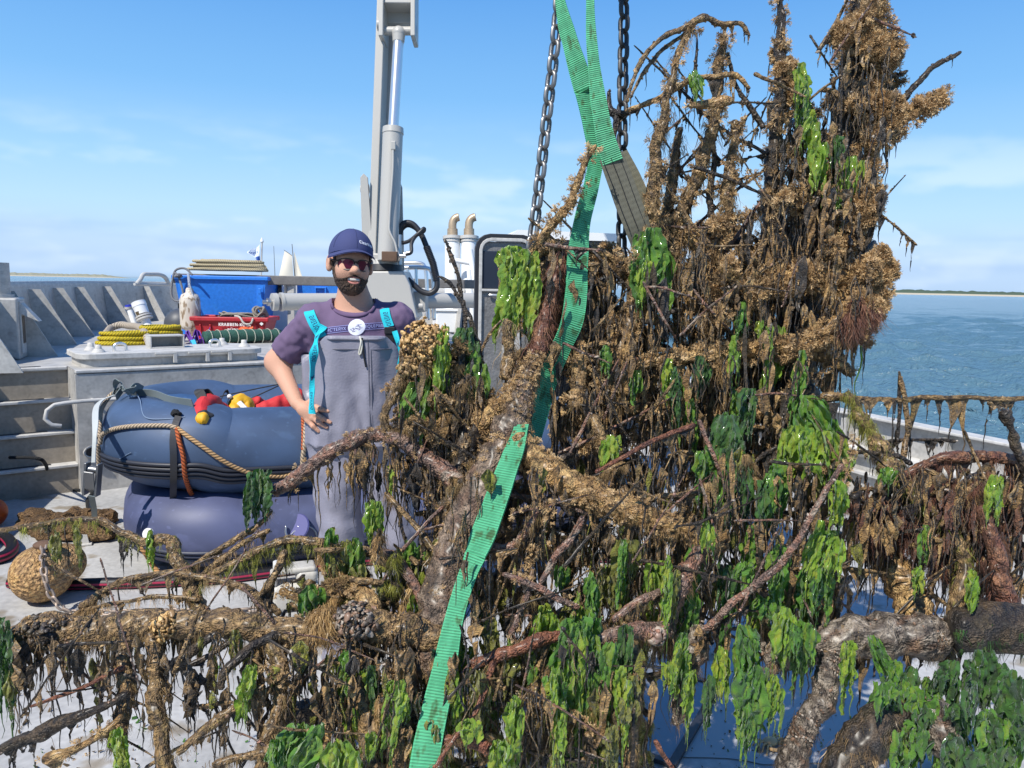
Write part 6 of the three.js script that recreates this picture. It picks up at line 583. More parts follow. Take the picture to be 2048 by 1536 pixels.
// one plant of sea lettuce: ragged wet ribbons hanging side by side, crumpled and curled
function lettuce(px, py, d, len, wid, pal, seed, { lean = 0, crumple = 1, layers = 2 } = {}) {
  const b = new Buf(), N = 3 + Math.round(layers * 2), q = rng(seed * 13 + 1);
  for (let l = 0; l < N; l++) {
    const sd = seed * 13 + l * 5, big = l === 0, L = len * d / 1536 * (big ? 1 : 0.4 + 0.7 * q()), Wd = Math.max(0.012, wid * d / 1536 * (big ? 0.62 : 0.13 + 0.30 * q())), top = at(px + (big ? 0 : (q() - 0.5) * wid * 0.75), py + (big ? 0 : q() * len * 0.32), d + (big ? 0 : (q() - 0.5) * 0.06)), ln = (lean + (q() - 0.5) * 12) * d / 1536, nx = Math.max(6, Math.min(20, Math.round(Wd / 0.0042))), ny = Math.max(10, Math.min(64, Math.round(L / 0.0052))), yaw = (q() - 0.5) * 1.5, sx = Math.cos(yaw), sz = Math.sin(yaw), curl = (q() - 0.5) * 1.6, base = b.n;
    for (let i = 0; i <= ny; i++) { const t = i / ny, prof = Math.max(0.10, (0.25 + 0.75 * Math.pow(Math.sin(Math.PI * Math.min(1, t * 0.95 + 0.06)), 0.7)) * (1 + 0.45 * noise(t * L * 11, sd, 2)) * (1 - 0.6 * sstep(0.55, 1, t)));
      for (let j = 0; j <= nx; j++) { const u = j / nx * 2 - 1, ed = Math.abs(u), w = Wd * 0.5 * prof * (1 + 0.6 * ed * noise(t * L * 17, Math.sign(u) * 3 + sd, 4)), fold = crumple * (curl * u * u * w + 0.30 * Wd * noise(u * 1.3 + sd, t * L * 11, 1) + 0.010 * noise(u * Wd * 45, t * L * 26, sd) + 0.0065 * noise(u * Wd * 120 + 5, t * L * 24, sd + 3) + 0.0065 * noise(u * Wd * 95 + 2, t * L * 75, sd + 13) + 0.003 * noise(u * Wd * 240, t * L * 150, sd + 6)), x = u * w + 0.22 * Wd * noise(t * L * 9, sd, 8) + 0.006 * noise(u * 5, t * L * 50, sd + 9), y = -t * L * (1 + 0.06 * noise(u * 2, sd, 6)) + 0.005 * noise(u * Wd * 80, t * L * 50, sd + 21), n0 = 1.4 * noise(u * 2 + sd, t * L * 14, 3) + 0.8 * noise(u * Wd * 70, t * L * 50, sd) + 0.7 * noise(sd * 3.7, l * 1.9, 2);
        b.v(top.x + x * sx - fold * sz + ln * t, top.y + y, top.z + x * sz + fold * sx, pick(pal, n0), u * Wd * 6, t * L * 6); } }
    for (let i = 0; i < ny; i++) for (let j = 0; j < nx; j++) { const a = base + i * (nx + 1) + j; if (noise(i * 0.2, j * 0.3, sd) > 0.46 && i > 4) continue; b.i.push(a, a + nx + 1, a + 1, a + 1, a + nx + 1, a + nx + 2); }
    if (q() < 0.6) strand(b, V(top.x + ln * 0.9, top.y - L * 0.92, top.z), L * (0.2 + 0.4 * q()), 0.0022, pal, sd);
  }
  const o = new THREE.Mesh(b.geo(), MT.ulva); o.name = 'green_seaweed'; tree.add(o);
}
// ---- main limbs, traced one by one: [x, y, distance, half width]
{
  const F = { tan: { pal: 'tan', frill: 380, films: 26, flen: 0.09, fpal: 'tan' }, brown: { pal: 'brown', hair: 160, crumb: 120, films: 40, flen: 0.09, fpal: 'brown' }, thin: { pal: 'brown', crumb: 60, films: 26, flen: 0.08 }, dark: { pal: 'dark', crumb: 120, films: 26, fpal: 'dark', flen: 0.08 } };
  const o = (a, b) => ({ ...a, ...b });
  // upright part
  limb('trunk', [[1722, -80, 2.25, 16], [1716, 60, 2.24, 20], [1702, 180, 2.24, 26], [1690, 300, 2.24, 30], [1652, 420, 2.25, 34], [1612, 540, 2.25, 38], [1592, 680, 2.22, 40], [1580, 800, 2.18, 44], [1560, 960, 2.1, 46]], o(F.dark, { frill: 500, films: 50, flen: 0.14, hair: 250, fpal: 'brown' }));
  limb('trunk', [[1762, -60, 2.2, 10], [1758, 40, 2.2, 13], [1762, 120, 2.2, 15], [1748, 240, 2.2, 14], [1742, 330, 2.2, 15], [1736, 420, 2.2, 16], [1700, 480, 2.2, 18], [1668, 560, 2.2, 16]], o(F.tan, { frill: 800, fs: 1.1 }));
  limb('branch', [[1557, -40, 2.15, 6], [1562, 60, 2.15, 8], [1560, 110, 2.15, 10], [1560, 200, 2.16, 13], [1546, 300, 2.18, 14], [1540, 420, 2.2, 15], [1530, 520, 2.22, 15], [1500, 650, 2.22, 16]], o(F.dark, { frill: 350, films: 50, flen: 0.12 }));
  limb('branch', [[1446, 68, 2.1, 5], [1441, 120, 2.1, 10], [1434, 190, 2.1, 9], [1424, 262, 2.11, 12], [1402, 330, 2.12, 13], [1376, 395, 2.14, 13], [1352, 450, 2.16, 14], [1345, 520, 2.18, 14]], o(F.brown, { frill: 260, flen: 0.07 }));
  limb('branch', [[1385, 50, 2.05, 7], [1365, 90, 2.05, 6], [1342, 160, 2.05, 7], [1332, 215, 2.05, 8], [1318, 270, 2.06, 11], [1310, 335, 2.08, 13], [1306, 420, 2.1, 14], [1318, 500, 2.12, 14], [1330, 580, 2.15, 14]], o(F.brown, { films: 30, flen: 0.07, frill: 200 }));
  limb('branch', [[1500, 72, 2.04, 3], [1480, 48, 2.04, 5], [1440, 46, 2.04, 5], [1405, 36, 2.04, 8], [1372, 55, 2.04, 6], [1330, 72, 2.03, 5], [1292, 108, 2.02, 5], [1266, 160, 2.0, 4], [1253, 205, 2.0, 3]], o(F.thin, { fpal: 'tan', films: 24, flen: 0.05 }));
  limb('twig', [[1378, 62, 2.06, 4], [1325, 100, 2.05, 4], [1286, 148, 2.04, 4], [1260, 196, 2.03, 3]], o(F.thin, { fpal: 'tan' }));
  limb('branch', [[1250, 222, 2.08, 4], [1300, 205, 2.08, 6], [1345, 180, 2.08, 6], [1390, 158, 2.08, 6], [1435, 152, 2.08, 5], [1470, 150, 2.08, 6], [1500, 178, 2.08, 4]], o(F.tan, { frill: 0, films: 34, flen: 0.06 }));
  limb('twig', [[1455, 108, 2.1, 4], [1468, 160, 2.1, 4], [1498, 212, 2.1, 5], [1528, 256, 2.12, 6]], F.dark);
  limb('branch', [[1375, 212, 2.02, 4], [1410, 205, 2.02, 9], [1445, 205, 2.02, 12], [1465, 200, 2.02, 8]], o(F.tan, { frill: 120, films: 10 }));
  limb('twig', [[1427, 270, 2.14, 4], [1428, 330, 2.14, 5], [1420, 385, 2.14, 8], [1422, 440, 2.14, 6], [1418, 470, 2.14, 5]], F.dark);
  limb('branch', [[1470, 240, 2.12, 8], [1466, 310, 2.12, 9], [1455, 375, 2.12, 14], [1452, 430, 2.13, 9], [1440, 490, 2.15, 10], [1430, 560, 2.2, 12]], o(F.brown, { frill: 260 }));
  limb('branch', [[1360, 255, 2.15, 6], [1352, 300, 2.15, 9], [1345, 360, 2.16, 11], [1335, 420, 2.17, 12], [1330, 480, 2.18, 13]], F.brown);
  limb('branch', [[1345, 430, 2.15, 9], [1375, 470, 2.16, 11], [1410, 520, 2.18, 12], [1440, 580, 2.2, 13]], o(F.tan, { frill: 500 }));
  limb('twig', [[1922, 104, 2.2, 4], [1890, 120, 2.2, 5], [1860, 140, 2.2, 6], [1830, 172, 2.2, 6], [1800, 202, 2.2, 7], [1750, 240, 2.2, 8]], o(F.dark, { films: 14, flen: 0.05 }));
  limb('branch', [[1897, 188, 2.18, 3], [1862, 205, 2.18, 8], [1830, 222, 2.18, 12], [1790, 248, 2.18, 16], [1750, 280, 2.18, 16]], o(F.tan, { frill: 1500, fs: 1.2 }));
  limb('twig', [[1217, 182, 2.3, 4], [1222, 222, 2.3, 8], [1245, 228, 2.3, 8], [1282, 214, 2.3, 4]], F.dark);
  limb('twig', [[1232, 224, 2.3, 6], [1228, 290, 2.3, 5], [1240, 340, 2.3, 5]], F.dark);
  limb('branch', [[1192, 290, 2.0, 5], [1170, 325, 2.0, 6], [1150, 380, 2.02, 8], [1138, 410, 2.03, 9], [1112, 440, 2.05, 10], [1082, 478, 2.07, 9], [1055, 520, 2.1, 9], [1030, 560, 2.12, 8]], o(F.tan, { frill: 260, films: 34, flen: 0.06 }));
  limb('branch', [[1775, 535, 2.1, 12], [1700, 556, 2.1, 16], [1620, 552, 2.1, 20], [1540, 566, 2.1, 18], [1450, 592, 2.12, 18], [1370, 600, 2.14, 16]], o(F.tan, { frill: 1500, fs: 1.15 }));
  limb('branch', [[1764, 545, 2.08, 10], [1752, 600, 2.08, 14], [1738, 650, 2.08, 16], [1722, 690, 2.08, 6]], o(F.tan, { frill: 1800, films: 20 }));
  limb('branch', [[1708, 748, 2.1, 10], [1680, 732, 2.1, 11], [1650, 715, 2.12, 12], [1600, 700, 2.15, 12]], o(F.tan, { frill: 100, crumb: 200, films: 20 }));
  limb('branch', [[1700, 620, 2.05, 10], [1650, 660, 2.05, 14], [1610, 690, 2.05, 14], [1560, 700, 2.06, 14]], o(F.tan, { frill: 1400 }));
  limb('branch', [[1660, 690, 2.1, 12], [1560, 694, 2.08, 14], [1470, 702, 2.06, 15], [1400, 712, 2.05, 14], [1330, 718, 2.05, 13], [1262, 736, 2.06, 10]], o(F.tan, { frill: 600, films: 60, flen: 0.12 }));
  limb('branch', [[1290, 480, 2.15, 12], [1270, 560, 2.12, 14], [1262, 640, 2.1, 15], [1235, 720, 2.08, 16], [1215, 800, 2.05, 18]], o(F.brown, { frill: 500, films: 70, flen: 0.12 }));
  limb('branch', [[1400, 560, 2.2, 14], [1420, 650, 2.2, 16], [1430, 760, 2.2, 18], [1440, 880, 2.18, 20]], o(F.dark, { frill: 200, films: 60, fpal: 'brown', flen: 0.14 }));
  limb('branch', [[1540, 560, 2.3, 14], [1520, 660, 2.3, 16], [1500, 780, 2.3, 18], [1480, 900, 2.25, 20]], o(F.dark, { frill: 300, films: 60, fpal: 'brown', flen: 0.14 }));
  // right hand side: thin line over the sea, and the arch with red weed
  limb('branch', [[2120, 795, 1.95, 4], [2040, 797, 1.95, 5], [1950, 797, 1.95, 5], [1860, 795, 1.95, 5], [1790, 799, 1.96, 5], [1735, 800, 1.97, 6], [1690, 796, 1.98, 9], [1640, 794, 2.0, 11]], o(F.thin, { films: 20, flen: 0.065, fpal: 'brown', fp2: 'dark' }));
  limb('branch', [[1690, 785, 1.96, 9], [1712, 808, 1.95, 7], [1722, 835, 1.95, 13], [1740, 860, 1.94, 10], [1762, 905, 1.92, 22], [1785, 945, 1.9, 20], [1810, 975, 1.88, 12], [1850, 1010, 1.85, 10], [1900, 1060, 1.82, 12], [1930, 1130, 1.8, 14], [1912, 1200, 1.78, 14], [1897, 1290, 1.76, 15], [1895, 1350, 1.75, 12]], o(F.brown, { hair: 500, crumb: 200, fpal: 'olive' }));
  limb('twig', [[1798, 742, 1.95, 2], [1804, 770, 1.95, 6], [1812, 810, 1.95, 5], [1815, 860, 1.95, 5], [1808, 905, 1.94, 6], [1802, 960, 1.92, 6]], F.thin);
  limb('twig', [[1798, 745, 1.96, 2], [1799, 800, 1.96, 4], [1797, 850, 1.96, 4], [1794, 900, 1.96, 2]], F.dark);
  limb('twig', [[1912, 883, 1.97, 4], [1870, 880, 1.97, 3], [1820, 879, 1.97, 3], [1770, 882, 1.97, 3]], F.dark);
  limb('branch', [[1800, 955, 1.88, 8], [1850, 930, 1.87, 10], [1900, 915, 1.86, 11], [1960, 912, 1.86, 12], [2010, 918, 1.86, 12], [2080, 930, 1.86, 12]], o(F.brown, { pal: 'rust', hair: 130, fpal: 'rust', films: 110, flen: 0.13 }));
  limb('twig', [[1690, 905, 1.9, 4], [1740, 905, 1.9, 5], [1790, 912, 1.9, 5], [1825, 928, 1.9, 5]], F.dark);
  limb('branch', [[2006, 820, 1.8, 10], [2022, 855, 1.8, 9], [2036, 900, 1.8, 9], [2052, 960, 1.8, 9], [2060, 1040, 1.78, 9]], o(F.dark, { crumb: 300, knob: 0.7 }));
  limb('branch', [[1960, 1010, 1.8, 10], [1985, 1080, 1.78, 15], [2005, 1160, 1.76, 20], [2022, 1240, 1.75, 22]], o(F.brown, { pal: 'rust', hair: 260, fpal: 'rust', films: 60, flen: 0.10 }));
  limb('trunk', [[1532, 1318, 1.8, 32], [1600, 1298, 1.78, 36], [1680, 1280, 1.76, 40], [1760, 1270, 1.75, 42], [1830, 1270, 1.74, 42], [1892, 1278, 1.74, 40]], o(F.brown, { pal: 'crust', crumb: 2600, films: 110, flen: 0.10, knob: 0.28, fpal: 'brown', hair: 500, cut: true }));
  limb('trunk', [[1900, 1262, 1.7, 40], [1963, 1252, 1.7, 46], [2048, 1262, 1.7, 48], [2140, 1270, 1.7, 48]], o(F.dark, { knob: 0.15, films: 40, hair: 300, fpal: 'deep' }));
  limb('branch', [[1720, 1010, 1.95, 18], [1745, 1080, 1.93, 26], [1790, 1140, 1.9, 34], [1820, 1190, 1.86, 36], [1832, 1250, 1.8, 34]], o(F.tan, { pal: 'tan', frill: 0, crumb: 400, films: 20, hair: 0 }));
  limb('branch', [[1402, 1250, 1.8, 26], [1385, 1300, 1.78, 26], [1372, 1350, 1.76, 22], [1362, 1420, 1.75, 16], [1350, 1450, 1.75, 10]], o(F.brown, { pal: 'crust', crumb: 900, films: 10 }));
  limb('branch', [[1662, 1310, 1.72, 22], [1650, 1380, 1.68, 24], [1618, 1440, 1.66, 25], [1592, 1500, 1.64, 27], [1570, 1580, 1.62, 28]], o(F.dark, { pal: 'crust', crumb: 2600, hair: 300, knob: 0.35, films: 20, fpal: 'dark' }));
  limb('trunk', [[1800, 1412, 1.55, 34], [1750, 1455, 1.52, 40], [1706, 1515, 1.5, 42], [1670, 1590, 1.48, 42]], o(F.dark, { hair: 900, fpal: 'brown', knob: 0.15, films: 20 }));
  limb('branch', [[1870, 1400, 1.55, 24], [1880, 1450, 1.53, 30], [1890, 1520, 1.5, 30]], o(F.brown, { pal: 'crust', crumb: 500 }));
  limb('twig', [[1410, 1260, 1.72, 7], [1470, 1202, 1.7, 8], [1540, 1150, 1.68, 8], [1590, 1090, 1.66, 7], [1640, 1000, 1.65, 6], [1685, 928, 1.65, 5]], { pal: 'pink', crumb: 200, films: 5, flen: 0.06 });
  limb('branch', [[1330, 1270, 1.74, 18], [1345, 1205, 1.74, 20], [1372, 1150, 1.74, 18], [1392, 1110, 1.76, 15], [1440, 1085, 1.78, 10]], o(F.brown, { pal: 'pink', crumb: 700, films: 24 }));
  // the great diagonal trunk that the sling runs over
  limb('trunk', [[1072, 715, 1.98, 12], [1050, 770, 1.95, 20], [1034, 830, 1.92, 30], [1010, 890, 1.9, 38], [968, 980, 1.87, 43], [922, 1080, 1.84, 45], [892, 1170, 1.8, 46], [874, 1260, 1.76, 46], [858, 1360, 1.72, 42]], o(F.brown, { pal: 'bark', crumb: 2400, hair: 800, frill: 520, films: 90, flen: 0.08, knob: 0.25, up: 0.8 }));
  limb('branch', [[1030, 870, 1.86, 26], [1090, 935, 1.84, 26], [1150, 970, 1.82, 26], [1225, 1008, 1.8, 26], [1300, 1035, 1.79, 18], [1380, 1060, 1.78, 12], [1445, 1088, 1.77, 8]], o(F.tan, { frill: 700, films: 70, flen: 0.10, hair: 150 }));
  limb('branch', [[1185, 830, 1.95, 10], [1205, 880, 1.92, 11], [1225, 930, 1.9, 11], [1250, 990, 1.86, 12], [1270, 1030, 1.82, 10]], F.brown);
  limb('branch', [[1050, 540, 2.1, 8], [1090, 500, 2.12, 8], [1140, 498, 2.12, 8], [1200, 505, 2.14, 8], [1260, 540, 2.16, 10]], o(F.tan, { films: 60, flen: 0.12, frill: 200 }));
  limb('branch', [[1125, 505, 2.1, 10], [1110, 560, 2.08, 14], [1090, 640, 2.05, 16], [1075, 710, 2.0, 16]], o(F.brown, { pal: 'rust', hair: 600, fpal: 'rust', films: 40 }));
  limb('branch', [[1160, 560, 2.14, 12], [1150, 640, 2.1, 14], [1160, 720, 2.06, 16], [1150, 820, 2.02, 16]], o(F.brown, { frill: 300, films: 70, flen: 0.10 }));
  limb('branch', [[1050, 745, 1.96, 10], [1020, 790, 1.96, 13], [980, 830, 1.97, 15], [940, 870, 1.98, 14]], o(F.tan, { frill: 600 }));
  // left arm
  limb('branch', [[545, 985, 1.98, 12], [600, 950, 1.98, 14], [650, 912, 1.98, 15], [700, 884, 1.98, 15], [740, 868, 1.98, 14], [790, 878, 1.97, 14], [840, 905, 1.96, 16], [890, 945, 1.94, 18], [940, 985, 1.9, 18]], o(F.tan, { pal: 'pink', crumb: 500, frill: 120, films: 40, flen: 0.11 }));
  limb('branch', [[775, 872, 1.97, 9], [772, 820, 1.97, 8], [788, 790, 1.97, 9], [806, 745, 1.97, 12], [832, 705, 1.97, 16], [855, 675, 1.97, 22]], o(F.brown, { crumb: 400, films: 40 }));
  limb('branch', [[915, 700, 2.0, 16], [920, 760, 2.0, 20], [930, 830, 2.0, 22], [925, 900, 1.98, 22], [910, 970, 1.95, 20]], o(F.dark, { frill: 200, films: 60, fpal: 'brown', flen: 0.12, hair: 200 }));
  limb('twig', [[890, 478, 2.02, 2], [902, 510, 2.02, 4], [918, 560, 2.02, 4], [926, 610, 2.02, 5], [942, 640, 2.02, 5], [956, 690, 2.02, 5], [960, 730, 2.02, 6]], F.dark);
  limb('twig', [[878, 552, 2.02, 2], [898, 565, 2.02, 4], [914, 590, 2.02, 4], [924, 606, 2.02, 4]], o(F.dark, { films: 20, fpal: 'tan' }));
  limb('twig', [[928, 600, 2.02, 4], [930, 650, 2.02, 4], [936, 700, 2.02, 4]], F.dark); limb('twig', [[1004, 640, 2.02, 2], [985, 660, 2.02, 3], [968, 690, 2.02, 3], [955, 720, 2.02, 4]], F.thin);
  limb('branch', [[1012, 500, 2.08, 6], [1006, 540, 2.08, 9], [1000, 580, 2.08, 5]], o(F.tan, { frill: 60 })); limb('branch', [[1015, 640, 2.0, 10], [1018, 700, 2.0, 12], [1010, 760, 1.98, 14]], o(F.brown, { films: 50 }));
  limb('twig', [[545, 1022, 1.95, 4], [505, 1058, 1.94, 6], [455, 1088, 1.93, 6], [405, 1120, 1.92, 5], [372, 1142, 1.91, 5]], o(F.brown, { films: 24, flen: 0.05 }));
  limb('twig', [[540, 1060, 1.94, 5], [490, 1084, 1.93, 5], [440, 1120, 1.92, 5], [395, 1160, 1.91, 4]], o(F.brown, { films: 24, flen: 0.05 }));
  limb('branch', [[-30, 1066, 1.95, 5], [60, 1052, 1.95, 5], [130, 1040, 1.95, 5], [195, 1040, 1.94, 6], [250, 1068, 1.93, 7], [300, 1086, 1.92, 10], [340, 1080, 1.91, 12], [350, 1108, 1.9, 13], [372, 1150, 1.88, 14], [390, 1200, 1.86, 16], [410, 1240, 1.84, 16]], o(F.brown, { films: 34, flen: 0.09, fpal: 'olive', crumb: 200 }));
  limb('branch', [[160, 1218, 1.85, 8], [185, 1200, 1.85, 8], [226, 1170, 1.85, 6], [290, 1152, 1.85, 6], [355, 1148, 1.85, 7], [420, 1158, 1.85, 7], [485, 1172, 1.85, 7], [520, 1194, 1.85, 8], [560, 1230, 1.84, 9]], o(F.brown, { films: 40, flen: 0.09 }));
  limb('twig', [[139, 1232, 1.84, 4], [194, 1214, 1.84, 4], [258, 1202, 1.84, 4], [323, 1192, 1.84, 5], [400, 1200, 1.84, 5]], o(F.brown, { films: 30, flen: 0.06, fpal: 'tan' }));
  limb('branch', [[380, 1180, 1.87, 8], [440, 1140, 1.88, 7], [500, 1110, 1.89, 8], [560, 1085, 1.9, 9], [620, 1080, 1.9, 9], [680, 1095, 1.9, 9], [740, 1105, 1.9, 9], [800, 1135, 1.88, 9], [850, 1170, 1.86, 10]], o(F.brown, { films: 60, flen: 0.10, hair: 300, fpal: 'olive' }));
  limb('twig', [[520, 1190, 1.83, 5], [545, 1160, 1.83, 8], [560, 1130, 1.84, 8], [572, 1100, 1.85, 7]], F.brown);
  limb('trunk', [[-40, 1284, 1.72, 22], [32, 1278, 1.72, 26], [81, 1262, 1.72, 34], [145, 1262, 1.72, 30], [194, 1263, 1.72, 28], [258, 1253, 1.72, 30], [323, 1248, 1.72, 28], [420, 1248, 1.72, 28], [517, 1256, 1.72, 26], [613, 1262, 1.72, 28], [700, 1252, 1.72, 34], [780, 1256, 1.72, 32], [850, 1270, 1.72, 30], [920, 1290, 1.72, 26]], o(F.brown, { pal: 'brown', crumb: 2200, hair: 420, films: 150, flen: 0.11, frill: 30, knob: 0.4 }));
  limb('branch', [[-20, 1508, 1.6, 9], [40, 1482, 1.6, 10], [90, 1460, 1.6, 16], [130, 1440, 1.6, 13], [178, 1425, 1.6, 9], [222, 1405, 1.6, 7], [260, 1385, 1.62, 7]], o(F.dark, { films: 40 }));
  limb('twig', [[60, 1414, 1.62, 3], [107, 1397, 1.62, 4], [161, 1376, 1.62, 4], [210, 1353, 1.63, 5], [250, 1334, 1.64, 6]], { pal: 'red', films: 4, flen: 0.05 });
  limb('branch', [[258, 1258, 1.7, 14], [246, 1320, 1.68, 16], [252, 1390, 1.66, 17], [240, 1450, 1.64, 14], [235, 1490, 1.62, 9]], o(F.brown, { films: 70, flen: 0.12, hair: 300 }));
  limb('branch', [[300, 1262, 1.7, 12], [312, 1330, 1.67, 16], [310, 1395, 1.65, 16], [323, 1460, 1.63, 16], [332, 1560, 1.6, 16]], o(F.brown, { films: 70, flen: 0.12, hair: 300 }));
  limb('twig', [[88, 1520, 1.58, 14], [145, 1502, 1.58, 8], [194, 1474, 1.59, 7], [223, 1453, 1.6, 7], [245, 1430, 1.61, 7]], o(F.tan, { frill: 100, films: 30 }));
  limb('twig', [[28, 1350, 1.66, 5], [81, 1324, 1.67, 6], [129, 1296, 1.69, 7], [165, 1270, 1.7, 7]], F.dark);
  limb('branch', [[330, 1338, 1.66, 9], [371, 1308, 1.68, 10], [404, 1288, 1.69, 9], [440, 1262, 1.7, 8]], F.dark); limb('twig', [[350, 1340, 1.65, 5], [404, 1318, 1.66, 6], [446, 1294, 1.68, 6], [480, 1268, 1.7, 6]], F.dark);
  limb('branch', [[442, 1380, 1.62, 7], [446, 1346, 1.63, 9], [484, 1314, 1.65, 10], [525, 1284, 1.68, 9], [560, 1262, 1.7, 9]], F.dark);
  limb('branch', [[355, 1508, 1.58, 8], [420, 1453, 1.6, 10], [452, 1427, 1.61, 9], [494, 1398, 1.62, 7], [530, 1370, 1.64, 7]], o(F.brown, { crumb: 300, films: 60, flen: 0.10 }));
  limb('branch', [[425, 1530, 1.56, 7], [484, 1515, 1.57, 8], [540, 1495, 1.58, 9], [600, 1460, 1.6, 9]], F.brown);
  limb('branch', [[533, 1270, 1.7, 12], [562, 1340, 1.67, 16], [558, 1410, 1.64, 14], [532, 1480, 1.6, 12], [520, 1550, 1.58, 12]], o(F.brown, { films: 80, flen: 0.12, hair: 300 }));
  limb('twig', [[584, 1362, 1.65, 6], [613, 1340, 1.66, 6], [660, 1326, 1.67, 7], [720, 1300, 1.7, 8]], F.dark);
  limb('trunk', [[540, 1452, 1.9, 22], [620, 1424, 1.9, 26], [700, 1402, 1.9, 26], [790, 1390, 1.9, 24]], o(F.dark, { films: 20, hair: 200 }));
  limb('branch', [[560, 1180, 1.84, 9], [600, 1195, 1.83, 8], [650, 1188, 1.82, 8], [700, 1178, 1.81, 14], [735, 1195, 1.78, 20], [740, 1240, 1.75, 28]], o(F.tan, { crumb: 500, films: 30 }));
  // lower middle
  limb('branch', [[940, 1330, 1.66, 12], [989, 1314, 1.66, 13], [1041, 1297, 1.66, 12], [1080, 1280, 1.66, 14], [1128, 1270, 1.67, 10]], { pal: 'red', crumb: 260, films: 24, fpal: 'brown', flen: 0.08 });
  limb('twig', [[1005, 1148, 1.72, 6], [1059, 1167, 1.71, 7], [1111, 1195, 1.7, 7], [1158, 1217, 1.7, 6]], o(F.tan, { pal: 'pink', crumb: 300, frill: 60, films: 20 }));
  limb('twig', [[1067, 1138, 1.74, 5], [1052, 1192, 1.72, 7], [1034, 1244, 1.7, 7], [1020, 1270, 1.68, 6]], o(F.brown, { pal: 'pink' }));
  limb('branch', [[962, 1092, 1.78, 9], [1024, 1091, 1.77, 9], [1058, 1050, 1.76, 7], [1078, 1018, 1.76, 5]], o(F.brown, { pal: 'pink', films: 50 }));
  limb('twig', [[1080, 1168, 1.72, 6], [1115, 1108, 1.73, 7], [1146, 1070, 1.74, 8], [1168, 1034, 1.75, 7]], o(F.tan, { pal: 'pink', crumb: 200, frill: 0 }));
  limb('branch', [[1225, 1242, 1.7, 8], [1268, 1209, 1.71, 9], [1305, 1187, 1.72, 9], [1345, 1180, 1.74, 9]], o(F.brown, { pal: 'pink' }));
  limb('branch', [[1160, 1302, 1.66, 12], [1198, 1280, 1.66, 14], [1251, 1266, 1.67, 17], [1300, 1258, 1.7, 16], [1340, 1260, 1.72, 16]], o(F.brown, { pal: 'pink', crumb: 700, films: 40 }));
  limb('branch', [[880, 1482, 1.55, 9], [936, 1480, 1.56, 11], [984, 1504, 1.56, 14]], { pal: 'red', crumb: 300, films: 10 });
  limb('twig', [[868, 1540, 1.5, 5], [891, 1502, 1.52, 5], [919, 1464, 1.54, 5], [945, 1434, 1.56, 6], [972, 1370, 1.6, 7], [989, 1322, 1.64, 7]], o(F.brown, { pal: 'red', films: 14 }));
  limb('trunk', [[960, 1360, 1.85, 14], [1030, 1370, 1.85, 16], [1100, 1380, 1.85, 16], [1190, 1378, 1.85, 16]], o(F.dark, { films: 50 }));
  limb('branch', [[750, 1100, 1.86, 8], [790, 1118, 1.85, 11], [814, 1142, 1.84, 11], [832, 1175, 1.82, 10], [845, 1210, 1.8, 10]], o(F.tan, { pal: 'pink', films: 20, frill: 0 })); limb('twig', [[770, 985, 1.93, 5], [820, 1040, 1.9, 6], [868, 1100, 1.86, 6], [890, 1130, 1.84, 6]], F.brown); limb('twig', [[760, 1170, 1.82, 4], [800, 1110, 1.84, 4], [840, 1060, 1.86, 4], [900, 1000, 1.9, 4], [950, 960, 1.92, 3]], { pal: 'pink' }); limb('twig', [[1190, 945, 1.8, 4], [1245, 915, 1.82, 5], [1310, 880, 1.84, 5], [1390, 850, 1.88, 6]], { pal: 'red', films: 10 });
  limb('twig', [[1240, 1050, 1.78, 5], [1290, 1005, 1.8, 6], [1345, 990, 1.82, 6], [1400, 985, 1.85, 6]], F.thin); limb('twig', [[1310, 1480, 1.5, 6], [1330, 1515, 1.5, 5], [1360, 1560, 1.5, 5]], { pal: 'red' });
  limb('branch', [[700, 1290, 1.7, 20], [720, 1370, 1.66, 24], [740, 1450, 1.62, 24], [750, 1560, 1.58, 24]], o(F.brown, { films: 90, flen: 0.12, hair: 400 })); limb('branch', [[800, 1300, 1.68, 20], [820, 1400, 1.64, 22], [800, 1480, 1.6, 20], [790, 1560, 1.58, 20]], o(F.brown, { films: 90, flen: 0.12, hair: 400 }));
  limb('branch', [[1260, 1280, 1.68, 14], [1270, 1360, 1.64, 18], [1262, 1440, 1.6, 18], [1255, 1550, 1.57, 14]], o(F.brown, { films: 90, flen: 0.12, hair: 300 })); limb('branch', [[1085, 1290, 1.7, 14], [1075, 1380, 1.66, 14], [1060, 1450, 1.62, 10]], o(F.brown, { films: 80, flen: 0.12, hair: 300 }));
  // crusted and frilly masses
  cushion(850, 690, 1.95, 46, 'crumb', 'tan', 520, 1, 1.1); cushion(820, 740, 1.97, 24, 'crumb', 'brown', 160, 2); cushion(712, 1245, 1.7, 46, 'crumb', 'crust', 520, 3); cushion(640, 1230, 1.7, 26, 'hair', 'tan', 160, 4); cushion(330, 1250, 1.7, 30, 'crumb', 'tan', 160, 5); cushion(90, 1262, 1.7, 40, 'crumb', 'dark', 260, 6, 0.7); cushion(1310, 1270, 1.7, 24, 'crumb', 'pink', 160, 7);
